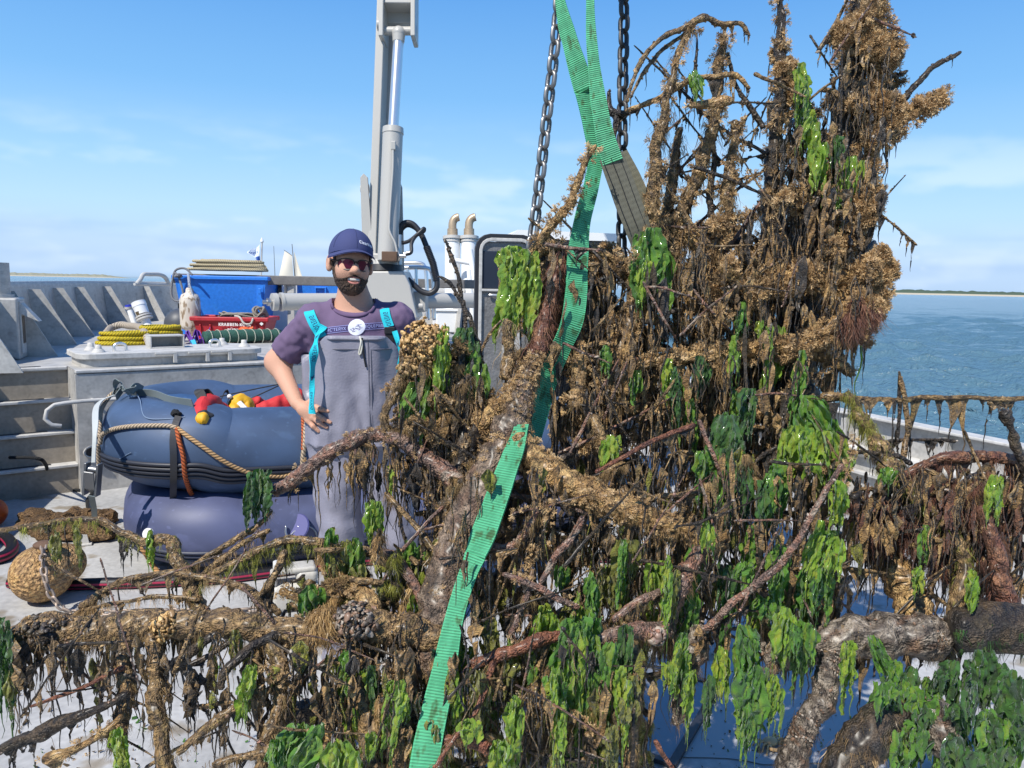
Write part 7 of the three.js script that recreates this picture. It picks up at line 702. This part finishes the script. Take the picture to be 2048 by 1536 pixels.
  for (const [x, y, r, n, d = 2.17] of [[1705, 70, 34, 260], [1765, 90, 36, 300], [1690, 140, 34, 240], [1780, 150, 34, 260], [1725, 30, 28, 160], [1772, 210, 26, 180], [1745, 270, 22, 140], [1568, 120, 22, 120], [1590, 175, 20, 100], [1600, 250, 30, 200], [1630, 190, 26, 150], [1525, 215, 22, 110], [1700, 445, 42, 360, 2.12], [1735, 400, 26, 160, 2.12], [1690, 500, 26, 160, 2.12], [1605, 535, 44, 420, 2.05], [1560, 560, 34, 240, 2.06], [1650, 540, 30, 220, 2.05], [1752, 530, 32, 300, 2.06], [1735, 600, 24, 200, 2.04], [1660, 660, 28, 220, 2.03], [1630, 690, 26, 180, 2.04], [1500, 585, 30, 200, 2.08], [1440, 600, 32, 220, 2.1], [1500, 300, 28, 160, 2.1], [1480, 330, 24, 130, 2.1], [1530, 320, 24, 120, 2.14], [1560, 400, 26, 140, 2.15], [1400, 640, 30, 180, 2.08], [1470, 660, 32, 200, 2.06], [1540, 640, 30, 180, 2.08], [1360, 540, 30, 180, 2.12], [1400, 520, 24, 120, 2.14], [1330, 640, 30, 160, 2.1], [1300, 560, 26, 120, 2.12], [1500, 480, 28, 140, 2.2], [1570, 480, 28, 140, 2.2], [1620, 440, 26, 140, 2.18], [1280, 660, 28, 150, 2.06], [1230, 560, 24, 120, 2.1], [1220, 650, 26, 140, 2.06], [1420, 720, 26, 140, 2.05], [1520, 720, 26, 140, 2.05], [1350, 720, 24, 120, 2.05], [1240, 760, 26, 120, 2.04], [1000, 850, 28, 150, 1.9], [950, 880, 24, 120, 1.93], [1110, 840, 26, 120, 2.0], [980, 760, 22, 100, 1.98], [1310, 320, 16, 70, 2.05], [1350, 350, 16, 70, 2.1], [1380, 330, 16, 70, 2.1], [1470, 290, 18, 80, 2.1]]) if ((x * 7 + y * 3) % 10 > 1) cushion(x, y, d, r * 0.88, 'frill', (x + y) % 5 < 4 ? 'tan' : 'brown', Math.round(n * 1.3), Math.round(x * 3 + y), 0.9);
  // red ball of weed and dangling drip
  cushion(1722, 632, 2.03, 28, 'hair', 'rust', 220, 91); strand(filmBuf, at(1722, 690, 2.04), 0.16, 0.004, 'green', 5);
  // drips along the thin line over the sea
  [[1668, 805, 22, 80, 'dark'], [1722, 800, 10, 60, 'dark'], [1740, 801, 34, 52, 'brown'], [1776, 801, 26, 26, 'tan'], [1790, 800, 10, 105, 'dark'], [1832, 798, 26, 88, 'brown'], [1856, 798, 14, 26, 'brown'], [1880, 797, 22, 50, 'dark'], [1912, 797, 46, 74, 'brown'], [1925, 797, 26, 84, 'tan'], [1985, 797, 16, 60, 'dark'], [2024, 797, 20, 40, 'brown']].forEach(([x, y, w, l, p], i) => { const D = 1.953; film(filmBuf, at(x - w / 2, y, D), at(x + w / 2, y, D), l * D / 1536, p, 950 + i, { power: 1.5, thread: 0.7, tip: 0.35 + 0.05 * (i % 5) }); });
  // big tan leaf
  film(filmBuf, at(1062, 910, 1.74), at(1086, 920, 1.74), 0.20, 'tan', 901, { power: 0.35, thread: 0.25, tip: 0.4 });
}
// ---- undergrowth that fills the crown: short twigs with films and tufts, spread through the tree's depth
{
  const inside = (poly, x, y) => { let c = false; for (let i = 0, j = poly.length - 1; i < poly.length; j = i++) { const [xi, yi] = poly[i], [xj, yj] = poly[j]; if ((yi > y) !== (yj > y) && x < (xj - xi) * (y - yi) / (yj - yi) + xi) c = !c; } return c; };
  const twigs = new Buf();
  const fill = (poly, n, d0, d1, w, seed) => { const q = rng(seed), xs = poly.map(p => p[0]), ys = poly.map(p => p[1]), x0 = Math.min(...xs), x1 = Math.max(...xs), y0 = Math.min(...ys), y1 = Math.max(...ys); let made = 0, tries = 0; while (made < n && tries++ < n * 20) { const x = mix(x0, x1, q()), y = mix(y0, y1, q()); if (!inside(poly, x, y)) continue; made++; const d = mix(d0, d1, q()), k = q(); const an = q() * 6.283, L = 20 + q() * 50, dx = Math.cos(an) * L, dy = Math.sin(an) * L * 0.7; let a = 0; const pal = q() < 0.4 ? 'dark' : 'brown'; limb('twig', [[x - dx / 2, y - dy / 2, d, 2.5 + q() * 4], [x, y + (q() - 0.5) * 14, d + (q() - 0.5) * 0.06, 3 + q() * 5], [x + dx / 2, y + dy / 2, d + (q() - 0.5) * 0.1, 2 + q() * 3]], { pal, into: twigs, films: w.film * (30 + 60 * q()), flen: w.len || 0.10, fcolx: 0, fpal: q() < (w.tan ?? 0.5) ? 'tan' : w.p2 || 'brown', fp2: 'dark', frill: k < w.frill ? 900 : 0, hair: k > w.frill && k < w.frill + w.hair ? 700 : 0, fcol: q() < 0.75 ? 'frill' : 'brown', crumb: 60, fs: 1.1 }); } };
  fill([[1310, 470], [1500, 430], [1640, 350], [1720, 350], [1745, 480], [1750, 600], [1700, 690], [1640, 720], [1630, 790], [1560, 900], [1400, 900], [1260, 900], [1120, 890], [1100, 800], [1180, 700], [1270, 600]], 340, 2.05, 2.75, { film: 1, frill: 0.3, hair: 0.2, tan: 0.5, len: 0.12 }, 11);
  fill([[1690, 0], [1775, 40], [1795, 150], [1775, 250], [1735, 400], [1640, 450], [1560, 450], [1545, 300], [1570, 200], [1640, 210], [1665, 120]], 80, 2.15, 2.5, { film: 0.8, frill: 0.4, hair: 0.1, tan: 0.5, len: 0.10 }, 12);
  fill([[880, 940], [1120, 910], [1450, 890], [1690, 930], [1700, 1180], [1640, 1260], [1400, 1290], [1150, 1300], [980, 1250], [900, 1150], [860, 1020]], 380, 1.85, 2.6, { film: 1.1, frill: 0.12, hair: 0.3, tan: 0.25, len: 0.12 }, 13);
  fill([[690, 1290], [1300, 1290], [1290, 1560], [540, 1560], [540, 1490], [650, 1420]], 200, 1.6, 2.0, { film: 1.2, frill: 0.05, hair: 0.35, tan: 0.3, len: 0.11, p2: 'olive' }, 14);
  fill([[1700, 950], [1800, 950], [2048, 930], [2060, 1200], [1960, 1200], [1850, 1110], [1720, 1110]], 110, 1.8, 2.05, { film: 1.4, frill: 0, hair: 0.3, tan: 0.2, len: 0.13, p2: 'rust' }, 15);
  fill([[800, 690], [900, 660], [960, 760], [1010, 900], [960, 1000], [880, 960], [810, 880], [780, 810]], 90, 1.93, 2.15, { film: 1, frill: 0.25, hair: 0.3, tan: 0.3, len: 0.09 }, 16);
  fill([[1090, 480], [1260, 500], [1290, 600], [1200, 760], [1060, 760], [1040, 690], [1080, 600]], 90, 2.08, 2.35, { film: 1, frill: 0.35, hair: 0.25, tan: 0.4, len: 0.12 }, 17);
  fill([[560, 1100], [760, 1080], [880, 1100], [880, 1250], [560, 1240]], 70, 1.8, 1.95, { film: 1, frill: 0.1, hair: 0.4, tan: 0.4, len: 0.09, p2: 'olive' }, 18);
  // broad hanging films and long strings through the crown
  const drape = (poly, n, d0, d1, pals, l0, l1, seed) => { const q = rng(seed), xs = poly.map(p => p[0]), ys = poly.map(p => p[1]); let made = 0, tries = 0; while (made < n && tries++ < n * 20) { const x = mix(Math.min(...xs), Math.max(...xs), q()), y = mix(Math.min(...ys), Math.max(...ys), q()); if (!inside(poly, x, y)) continue; made++; const a = at(x, y, mix(d0, d1, q())), w = 0.015 + 0.05 * q() * q(), yaw = (q() - 0.5) * 2.2, b = a.clone().add(V(Math.cos(yaw) * w, (q() - 0.5) * w * 0.8, Math.sin(yaw) * w)), pal = pals[Math.floor(q() * pals.length)]; q() < 0.25 ? strand(filmBuf, a, mix(l0, l1, q()) * 1.6, 0.0032, q() < 0.6 ? 'dark' : pal, 7000 + seed * 999 + made) : film(filmBuf, a, b, mix(l0, l1, q() * q()), pal, 7000 + seed * 999 + made, { power: 0.4 + q() * 1.0, tip: 0.25 + 0.5 * q(), thread: 0.5, wob: 1.8, head: true }); } };
  const mass = [[1310, 470], [1500, 430], [1640, 350], [1720, 380], [1745, 560], [1700, 660], [1630, 760], [1560, 860], [1400, 880], [1260, 880], [1100, 860], [1100, 780], [1180, 680], [1270, 580]];
  drape(mass, 420, 1.98, 2.3, ['tan', 'tan', 'tan', 'brown', 'dark'], 0.06, 0.22, 21);
  drape([[1690, 40], [1780, 60], [1780, 240], [1740, 480], [1540, 480], [1560, 230], [1640, 230]], 150, 2.03, 2.3, ['tan', 'brown', 'brown', 'dark'], 0.05, 0.16, 22);
  drape([[880, 940], [1120, 910], [1450, 890], [1690, 930], [1700, 1180], [1640, 1240], [1400, 1270], [1150, 1280], [980, 1230], [900, 1150], [860, 1020]], 420, 1.74, 2.2, ['tan', 'tan', 'brown', 'brown', 'olive'], 0.06, 0.2, 23);
  drape([[0, 1270], [900, 1270], [900, 1420], [640, 1420], [520, 1400], [0, 1300]], 120, 1.6, 1.74, ['brown', 'dark', 'brown', 'olive'], 0.05, 0.2, 24);
  drape([[690, 1290], [1300, 1290], [1290, 1500], [540, 1500]], 220, 1.55, 1.8, ['brown', 'tan', 'olive', 'tan', 'dark'], 0.06, 0.2, 25);
  drape([[1710, 940], [2048, 920], [2048, 1060], [1900, 1090], [1720, 1050]], 170, 1.78, 1.95, ['rust', 'rust', 'rust', 'brown', 'tan'], 0.08, 0.2, 26);
  drape([[790, 680], [960, 700], [1010, 880], [960, 960], [800, 860]], 90, 1.9, 2.05, ['brown', 'tan', 'dark'], 0.06, 0.16, 27);
  drape([[1090, 490], [1260, 510], [1280, 600], [1200, 720], [1060, 740]], 90, 2.0, 2.2, ['tan', 'brown', 'dark'], 0.06, 0.18, 28);
  drape([[600, 950], [740, 870], [880, 930], [900, 990], [700, 920]], 50, 1.9, 1.98, ['tan', 'brown', 'dark'], 0.06, 0.16, 29);
  // long soft filaments
  const strings = (poly, n, d0, d1, l0, l1, seed) => { const q = rng(seed), xs = poly.map(p => p[0]), ys = poly.map(p => p[1]); let made = 0, tries = 0; while (made < n && tries++ < n * 20) { const x = mix(Math.min(...xs), Math.max(...xs), q()), y = mix(Math.min(...ys), Math.max(...ys), q()); if (!inside(poly, x, y)) continue; made++; const p = at(x, y, mix(d0, d1, q())); for (let k = 0, m = 1 + Math.floor(q() * 4); k < m; k++) strand(filmBuf, p.clone().add(V((q() - 0.5) * 0.02, (q() - 0.5) * 0.02, (q() - 0.5) * 0.02)), mix(l0, l1, q() * q()), 0.0014 + 0.0022 * q(), ['tan', 'brown', 'brown', 'tan', 'dark'][Math.floor(q() * 5)], seed * 777 + made * 5 + k, 0.22); } };
  strings(mass, 70, 1.95, 2.15, 0.08, 0.34, 41); strings([[880, 940], [1450, 890], [1690, 930], [1700, 1180], [1400, 1250], [980, 1230], [900, 1100]], 60, 1.68, 1.9, 0.08, 0.34, 42); strings([[540, 1290], [1300, 1290], [1290, 1420], [540, 1420]], 30, 1.52, 1.7, 0.08, 0.28, 43); strings([[1560, 100], [1780, 60], [1780, 300], [1740, 480], [1540, 480]], 30, 2.04, 2.2, 0.06, 0.26, 44); strings([[560, 960], [740, 870], [880, 930], [880, 1000], [700, 910]], 16, 1.9, 1.98, 0.08, 0.26, 45); strings([[0, 1240], [860, 1230], [860, 1280], [0, 1300]], 26, 1.64, 1.74, 0.06, 0.26, 46); strings([[1700, 930], [2040, 920], [2040, 1040], [1720, 1040]], 26, 1.74, 1.9, 0.08, 0.26, 47);
  drape([[900, 1080], [1000, 1060], [960, 1260], [880, 1280]], 8, 1.60, 1.68, ['tan', 'brown', 'olive'], 0.05, 0.16, 48);
  // thin stray twigs that criss-cross
  const stray = (n, x0, x1, y0, y1, d0, d1, seed, opt = {}) => { const q = rng(seed); for (let i = 0; i < n; i++) { const x = mix(x0, x1, q()), y = mix(y0, y1, q()), d = mix(d0, d1, q()), a = (q() - 0.5) * 2.6 + (q() < (opt.up ?? 0.3) ? 1.57 : 0), L = 50 + 150 * q() * q(), dx = Math.cos(a) * L, dy = -Math.sin(a) * L, bend = (q() - 0.5) * L * 0.5, r = 1.6 + 2.6 * q() * q(); limb('twig', [[x - dx, y - dy, d, r * 1.3], [x - dx * 0.35 - bend * 0.2 * Math.sin(a), y - dy * 0.35 + bend * 0.5, d + (q() - 0.5) * 0.06, r * 1.2], [x + dx * 0.35, y + dy * 0.35 + bend * 0.3, d + (q() - 0.5) * 0.08, r], [x + dx, y + dy, d + (q() - 0.5) * 0.12, r * 0.5]], { into: twigs, pal: q() < 0.3 ? 'pink' : q() < 0.5 ? 'dark' : 'brown', films: 8 + 24 * q() * q(), flen: 0.06, fpal: q() < 0.5 ? 'tan' : 'brown', crumb: 40, frill: q() < (opt.fr ?? 0.1) ? 200 : 0 }); } };
  stray(54, 900, 1680, 920, 1280, 1.66, 1.9, 31); stray(36, 1120, 1640, 480, 880, 1.95, 2.15, 32); stray(26, 1290, 1560, 120, 460, 2.04, 2.2, 33, { up: 0.75 }); stray(14, 1600, 1800, 40, 420, 2.12, 2.26, 34, { up: 0.6 }); stray(30, 540, 1280, 1290, 1520, 1.5, 1.68, 35); stray(22, 40, 560, 1130, 1500, 1.58, 1.8, 36, { up: 0.1, fr: 0 }); stray(12, 790, 960, 800, 1130, 1.84, 1.98, 37); stray(16, 1680, 2040, 900, 1240, 1.72, 1.92, 38);
  const o = new THREE.Mesh(twigs.geo(), MT.bark); o.name = 'twig_tangle'; o.userData.kind = 'stuff'; tree.add(o);
}
// ---- sea lettuce, blade by blade
{
  const U = [[1042, 498, 2.05, 190, 92, 'lime', { lean: -16, layers: 5 }], [1035, 492, 2.04, 60, 110, 'lime', { layers: 3 }], [890, 652, 1.93, 180, 40, 'lime', { lean: -14, layers: 3 }], [842, 735, 1.96, 130, 55, 'green', { lean: -20, layers: 3 }], [940, 655, 2.0, 90, 52, 'deep', { layers: 4 }], [955, 700, 2.0, 90, 46, 'green', { layers: 3 }], [520, 938, 1.94, 100, 62, 'deep', { lean: -8, layers: 5 }],
    [1302, 455, 2.05, 150, 90, 'green', { layers: 4 }], [1290, 520, 2.04, 80, 60, 'lime', { layers: 2 }], [1388, 140, 2.0, 55, 26, 'green', { lean: 12 }], [1622, 218, 2.1, 65, 36, 'lime', { lean: -10 }], [1705, 312, 2.1, 100, 58, 'lime', { layers: 2, crumple: 0.6 }], [1672, 270, 2.12, 90, 42, 'deep', { lean: 6 }], [1695, 380, 2.1, 60, 30, 'green', { lean: -20 }],
    [1605, 700, 2.0, 150, 34, 'green', { lean: -8, layers: 2 }], [1620, 790, 1.95, 130, 110, 'green', { lean: 40, layers: 5 }], [1650, 860, 1.9, 110, 120, 'lime', { lean: 10, layers: 5 }], [1590, 850, 1.93, 110, 70, 'lime', { layers: 4 }], [1450, 830, 1.92, 225, 100, 'deep', { lean: -16, layers: 3, crumple: 0.8 }], [1425, 900, 1.9, 160, 70, 'green', { layers: 3 }], [1480, 880, 1.9, 150, 60, 'deep', { layers: 3 }], [1560, 920, 1.88, 110, 70, 'green', { layers: 4 }], [1520, 960, 1.86, 90, 50, 'deep', { layers: 3 }], [1220, 870, 1.88, 60, 50, 'lime', { layers: 3 }], [1210, 690, 2.0, 60, 30, 'green', {}], [1270, 740, 2.0, 60, 30, 'green', {}], [1490, 600, 2.03, 80, 30, 'green', {}], [1530, 640, 2.02, 60, 36, 'lime', {}],
    [1640, 1040, 1.72, 150, 46, 'lime', { lean: -20, layers: 3 }], [1560, 1090, 1.74, 130, 60, 'green', { layers: 4 }], [1610, 1140, 1.74, 90, 46, 'green', { layers: 3 }], [1675, 960, 1.75, 90, 46, 'lime', { layers: 3 }], [1180, 1230, 1.62, 290, 118, 'green', { lean: -20, layers: 5 }], [1150, 1260, 1.6, 260, 80, 'lime', { lean: -10, layers: 4 }], [1195, 1300, 1.61, 180, 70, 'green', { layers: 3 }], [1250, 1250, 1.64, 130, 40, 'deep', { layers: 3 }], [1090, 1210, 1.72, 90, 70, 'lime', { layers: 4 }], [1260, 1080, 1.78, 90, 70, 'olive', { layers: 3 }], [1320, 1120, 1.76, 100, 60, 'lime', { layers: 4 }], [1220, 1130, 1.78, 90, 60, 'olive', { layers: 3 }], [1390, 1090, 1.78, 110, 46, 'green', { layers: 3 }], [1460, 1130, 1.8, 110, 50, 'deep', { layers: 3 }],
    [1490, 1250, 1.62, 120, 60, 'green', { lean: 16, layers: 4 }], [1510, 1330, 1.6, 130, 70, 'green', { lean: -6, layers: 4 }], [1500, 1400, 1.58, 120, 36, 'green', { layers: 2 }], [1548, 1350, 1.6, 100, 46, 'lime', { layers: 3 }], [1420, 1350, 1.62, 90, 36, 'deep', { layers: 2 }], [1570, 1215, 1.66, 110, 58, 'lime', { layers: 4 }], [1700, 1280, 1.62, 120, 34, 'lime', { layers: 3 }], [1745, 1270, 1.62, 110, 34, 'green', { lean: 50, layers: 3 }], [1790, 1360, 1.56, 110, 110, 'green', { layers: 6 }], [1840, 1130, 1.72, 50, 24, 'lime', {}], [1945, 1140, 1.68, 100, 26, 'lime', { layers: 3 }], [1900, 1320, 1.6, 70, 40, 'deep', { layers: 3 }], [1990, 950, 1.76, 80, 36, 'lime', { layers: 3 }], [1780, 935, 1.82, 40, 50, 'green', { layers: 2 }], [1850, 1050, 1.8, 60, 30, 'green', { layers: 2 }],
    [712, 1075, 1.84, 95, 38, 'green', { layers: 4 }], [670, 1080, 1.85, 70, 70, 'olive', { layers: 4 }], [745, 1000, 1.9, 90, 50, 'lime', { layers: 3 }], [780, 930, 1.94, 60, 20, 'lime', {}], [620, 1170, 1.76, 60, 60, 'green', { layers: 4 }], [645, 1215, 1.74, 60, 26, 'lime', { layers: 2 }], [600, 1450, 1.52, 130, 110, 'green', { lean: -30, layers: 6 }], [680, 1480, 1.52, 110, 90, 'lime', { layers: 5 }], [550, 1480, 1.52, 110, 60, 'green', { layers: 4 }], [498, 1330, 1.6, 120, 36, 'lime', { lean: -10, layers: 3 }], [236, 1455, 1.56, 110, 36, 'lime', { layers: 3 }], [8, 1235, 1.66, 170, 44, 'deep', { layers: 5 }], [20, 1340, 1.66, 70, 26, 'olive', {}], [905, 1340, 1.58, 120, 46, 'lime', { layers: 4 }], [1030, 1390, 1.56, 130, 42, 'lime', { layers: 4 }], [800, 1360, 1.56, 150, 56, 'lime', { lean: -20, layers: 4 }], [690, 1300, 1.64, 110, 34, 'green', { layers: 3 }], [740, 1330, 1.62, 130, 30, 'deep', { layers: 2 }], [960, 1340, 1.62, 120, 56, 'olive', { layers: 4 }], [1000, 1480, 1.54, 90, 60, 'lime', { layers: 4 }], [1230, 1450, 1.54, 100, 46, 'olive', { layers: 3 }], [860, 1440, 1.56, 120, 40, 'olive', { layers: 3 }], [1130, 1130, 1.8, 60, 40, 'green', { layers: 2 }], [960, 1180, 1.84, 60, 40, 'deep', { layers: 2 }], [300, 1060, 1.9, 60, 18, 'lime', {}], [150, 1050, 1.92, 70, 20, 'olive', {}], [110, 1060, 1.92, 60, 22, 'olive', {}], [470, 1260, 1.68, 60, 20, 'olive', {}], [1960, 1300, 1.6, 120, 70, 'deep', { layers: 4 }], [2020, 1340, 1.56, 130, 80, 'deep', { layers: 5 }], [1820, 1440, 1.5, 110, 90, 'green', { layers: 5 }], [1900, 1470, 1.48, 100, 90, 'deep', { layers: 5 }], [1980, 1480, 1.46, 100, 110, 'deep', { layers: 5 }], [1850, 1380, 1.54, 100, 70, 'green', { layers: 4 }], [2040, 1430, 1.48, 120, 80, 'green', { layers: 4 }]];
  { const q = rng(314), add = (n, x0, x1, y0, y1, d0, d1, pals) => { for (let i = 0; i < n; i++) U.push([mix(x0, x1, q()), mix(y0, y1, q()), mix(d0, d1, q()), 45 + 90 * q(), 18 + 40 * q(), pals[Math.floor(q() * pals.length)], { lean: (q() - 0.5) * 20, layers: 1 + Math.floor(q() * 3) }]); };
    add(26, 1180, 1690, 1020, 1230, 1.68, 1.85, ['lime', 'lime', 'green', 'olive', 'green']); add(16, 900, 1180, 1180, 1330, 1.66, 1.8, ['lime', 'green', 'olive']); add(22, 700, 1290, 1330, 1470, 1.52, 1.66, ['lime', 'green', 'olive', 'lime']); add(12, 1260, 1560, 600, 860, 1.98, 2.08, ['green', 'lime', 'deep']); add(10, 1320, 1700, 1230, 1330, 1.6, 1.7, ['lime', 'green']); add(8, 640, 900, 1040, 1180, 1.82, 1.9, ['lime', 'olive', 'green']); add(2, 1600, 1700, 60, 250, 2.08, 2.14, ['green', 'lime']); add(26, 1770, 2050, 1310, 1480, 1.44, 1.62, ['deep', 'deep', 'deep', 'green']); }
  U.forEach(([x, y, d, l, w, pal, op], i) => lettuce(x, y, d, l, w, pal, i + 1, op));
  for (const [x, y, r] of [[1760, 1010, 34], [1800, 1030, 30], [1830, 1060, 30], [1870, 990, 30], [1880, 1050, 34], [1890, 1110, 30], [1920, 1020, 24], [1960, 1060, 24], [1750, 1060, 26]]) cushion(x, y, 1.87, r * 0.55, 'hair', 'rust', 110, x + y, 1.3);
}
{
  const o = new THREE.Mesh(filmBuf.geo(), MT.film); o.name = 'hanging_weed'; o.userData.kind = 'stuff'; tree.add(o);
  plant('frilly_weed', 'frill', frillGeo(), MT.tuft); plant('hair_weed', 'hair', hairGeo(), MT.hairG); plant('crust', 'crumb', crumbGeo(), MT.crumb);
}
// ---------------------------------------------------------------- slings and chains that carry the tree
{
  const webM = (hex, rep) => { const b = T.webB.clone(); b.repeat.set(1, rep); b.needsUpdate = true; const t = tex(64, 2048, (u, v) => { const s = 0.88 + 0.11 * Math.sin(v * 6.283 * 160), e = Math.min(u, 1 - u) < 0.05 ? 0.1 : 0, f = noise(u * 2.5, v * 14, 3) * 0.22, g2 = sstep(0.08, 0.4, fbm(u * 3, v * 26, 7, 3)) * 0.42, h2 = sstep(0.2, 0.5, fbm(u * 9, v * 90, 17, 3)) * 0.3; return [s + e + f + 0.02 - (g2 + h2) * 0.45, s + e + f * 0.6 - (g2 + h2) * 0.8, s + e + f * 0.7 - (g2 + h2)]; });  return mat(hex, 0.7, 0, { map: t, bumpMap: b, bumpScale: 0.0015 }); };
  const g = webM('#4cab7c', 46), run = (pts, ws, acr, n) => ribbon(pts.map(p => at(...p)), t => { const k = t * (ws.length - 1), i = Math.min(ws.length - 2, Math.floor(k)); return 0.84 * mix(ws[i], ws[i + 1], sstep(0, 1, k - i)); }, acr, 0.005, n);
  const a = thing('lifting_sling', 'long green webbing sling wrapped round the diagonal trunk', 'sling', null, 0, 'green lifting slings');
  part('upper_length', run([[1150, -340, 2.2], [1118, -30, 2.12], [1126, 30, 2.11], [1145, 100, 2.1], [1168, 180, 2.1], [1186, 260, 2.1], [1192, 310, 2.1], [1183, 370, 2.09], [1165, 440, 2.08], [1155, 520, 2.06], [1152, 590, 2.04], [1142, 650, 2.02], [1120, 700, 2.03], [1095, 760, 2.03], [1075, 830, 2.0], [1060, 880, 1.96]], [0.03, 0.022, 0.014, 0.012, 0.03, 0.052, 0.066, 0.064, 0.05, 0.055, 0.07, 0.072, 0.066, 0.064, 0.064], t => V(1, 0.05, t < 0.45 ? 0.5 : -0.3), 160), g, a);
  part('lower_length', run([[1044, 850, 1.86], [1034, 885, 1.83], [1012, 945, 1.795], [985, 1020, 1.76], [955, 1100, 1.725], [930, 1165, 1.70], [908, 1240, 1.665], [890, 1330, 1.62], [868, 1430, 1.57], [852, 1510, 1.53], [838, 1620, 1.48]], [0.045, 0.064, 0.072, 0.076, 0.05, 0.05, 0.06, 0.068, 0.072, 0.074], t => V(1, 0.25, t < 0.4 ? 0.35 : 0.1), 140), g, a);
  const b = thing('lifting_sling', 'green webbing sling ending in a dark stitched wear sleeve', 'sling', null, 0, 'green lifting slings');
  part('webbing', run([[1170, -340, 2.2], [1180, -30, 2.06], [1182, 60, 2.05], [1190, 150, 2.05], [1200, 220, 2.05], [1212, 280, 2.06], [1226, 325, 2.07]], [0.03, 0.03, 0.034, 0.028, 0.026, 0.036, 0.052, 0.066], V(1, 0.35, 0.2), 70), g, b);
  const sl = part('sleeve', run([[1222, 312, 2.07], [1240, 360, 2.08], [1258, 410, 2.09], [1276, 455, 2.1], [1292, 500, 2.12]], [0.078, 0.082, 0.084, 0.084, 0.08], V(1, 0.45, 0.1), 40), mat([0.13, 0.125, 0.095], 0.9, 0, { bumpMap: T.cloth, bumpScale: 0.003 }), b); part('sleeve_back', run([[1236, 308, 2.13], [1262, 360, 2.13], [1282, 410, 2.13], [1300, 470, 2.14]], [0.07, 0.075, 0.08, 0.08], V(1, 0.45, -0.3), 30), mat([0.14, 0.135, 0.095], 0.85, 0, { bumpMap: T.cloth, bumpScale: 0.003 }), b);
  for (const k of [-0.022, 0, 0.022]) part('stitch_line', tube([[1222 + k * 700, 316 - k * 300, 2.066], [1240 + k * 700, 362 - k * 300, 2.075], [1258 + k * 700, 412 - k * 300, 2.085], [1276 + k * 700, 457 - k * 300, 2.095]].map(p => at(...p)), 0.0012, 5, { n: 30 }), M.black, sl);
  const c1 = thing('lifting_chain', 'bright worn steel chain hanging beside the green slings', 'chain', null, 0, 'lifting chains'); chainAlong([at(1062, 505, 2.16), at(1075, 400, 2.16), at(1094, 230, 2.15), at(1112, 70, 2.14), at(1125, -80, 2.14), at(1160, -330, 2.2)], 0.058, 0.0068, M.chain, c1);
  const c2 = thing('lifting_chain', 'dark tarred chain hanging straight behind the crown of the tree', 'chain', null, 0, 'lifting chains'); chainAlong([at(1243, 560, 2.42), at(1244, 400, 2.42), at(1245, 200, 2.42), at(1246, -60, 2.42), at(1215, -330, 2.3)], 0.064, 0.0075, M.chainDark, c2);
}
shadow(scene);
renderer.render(scene, camera);
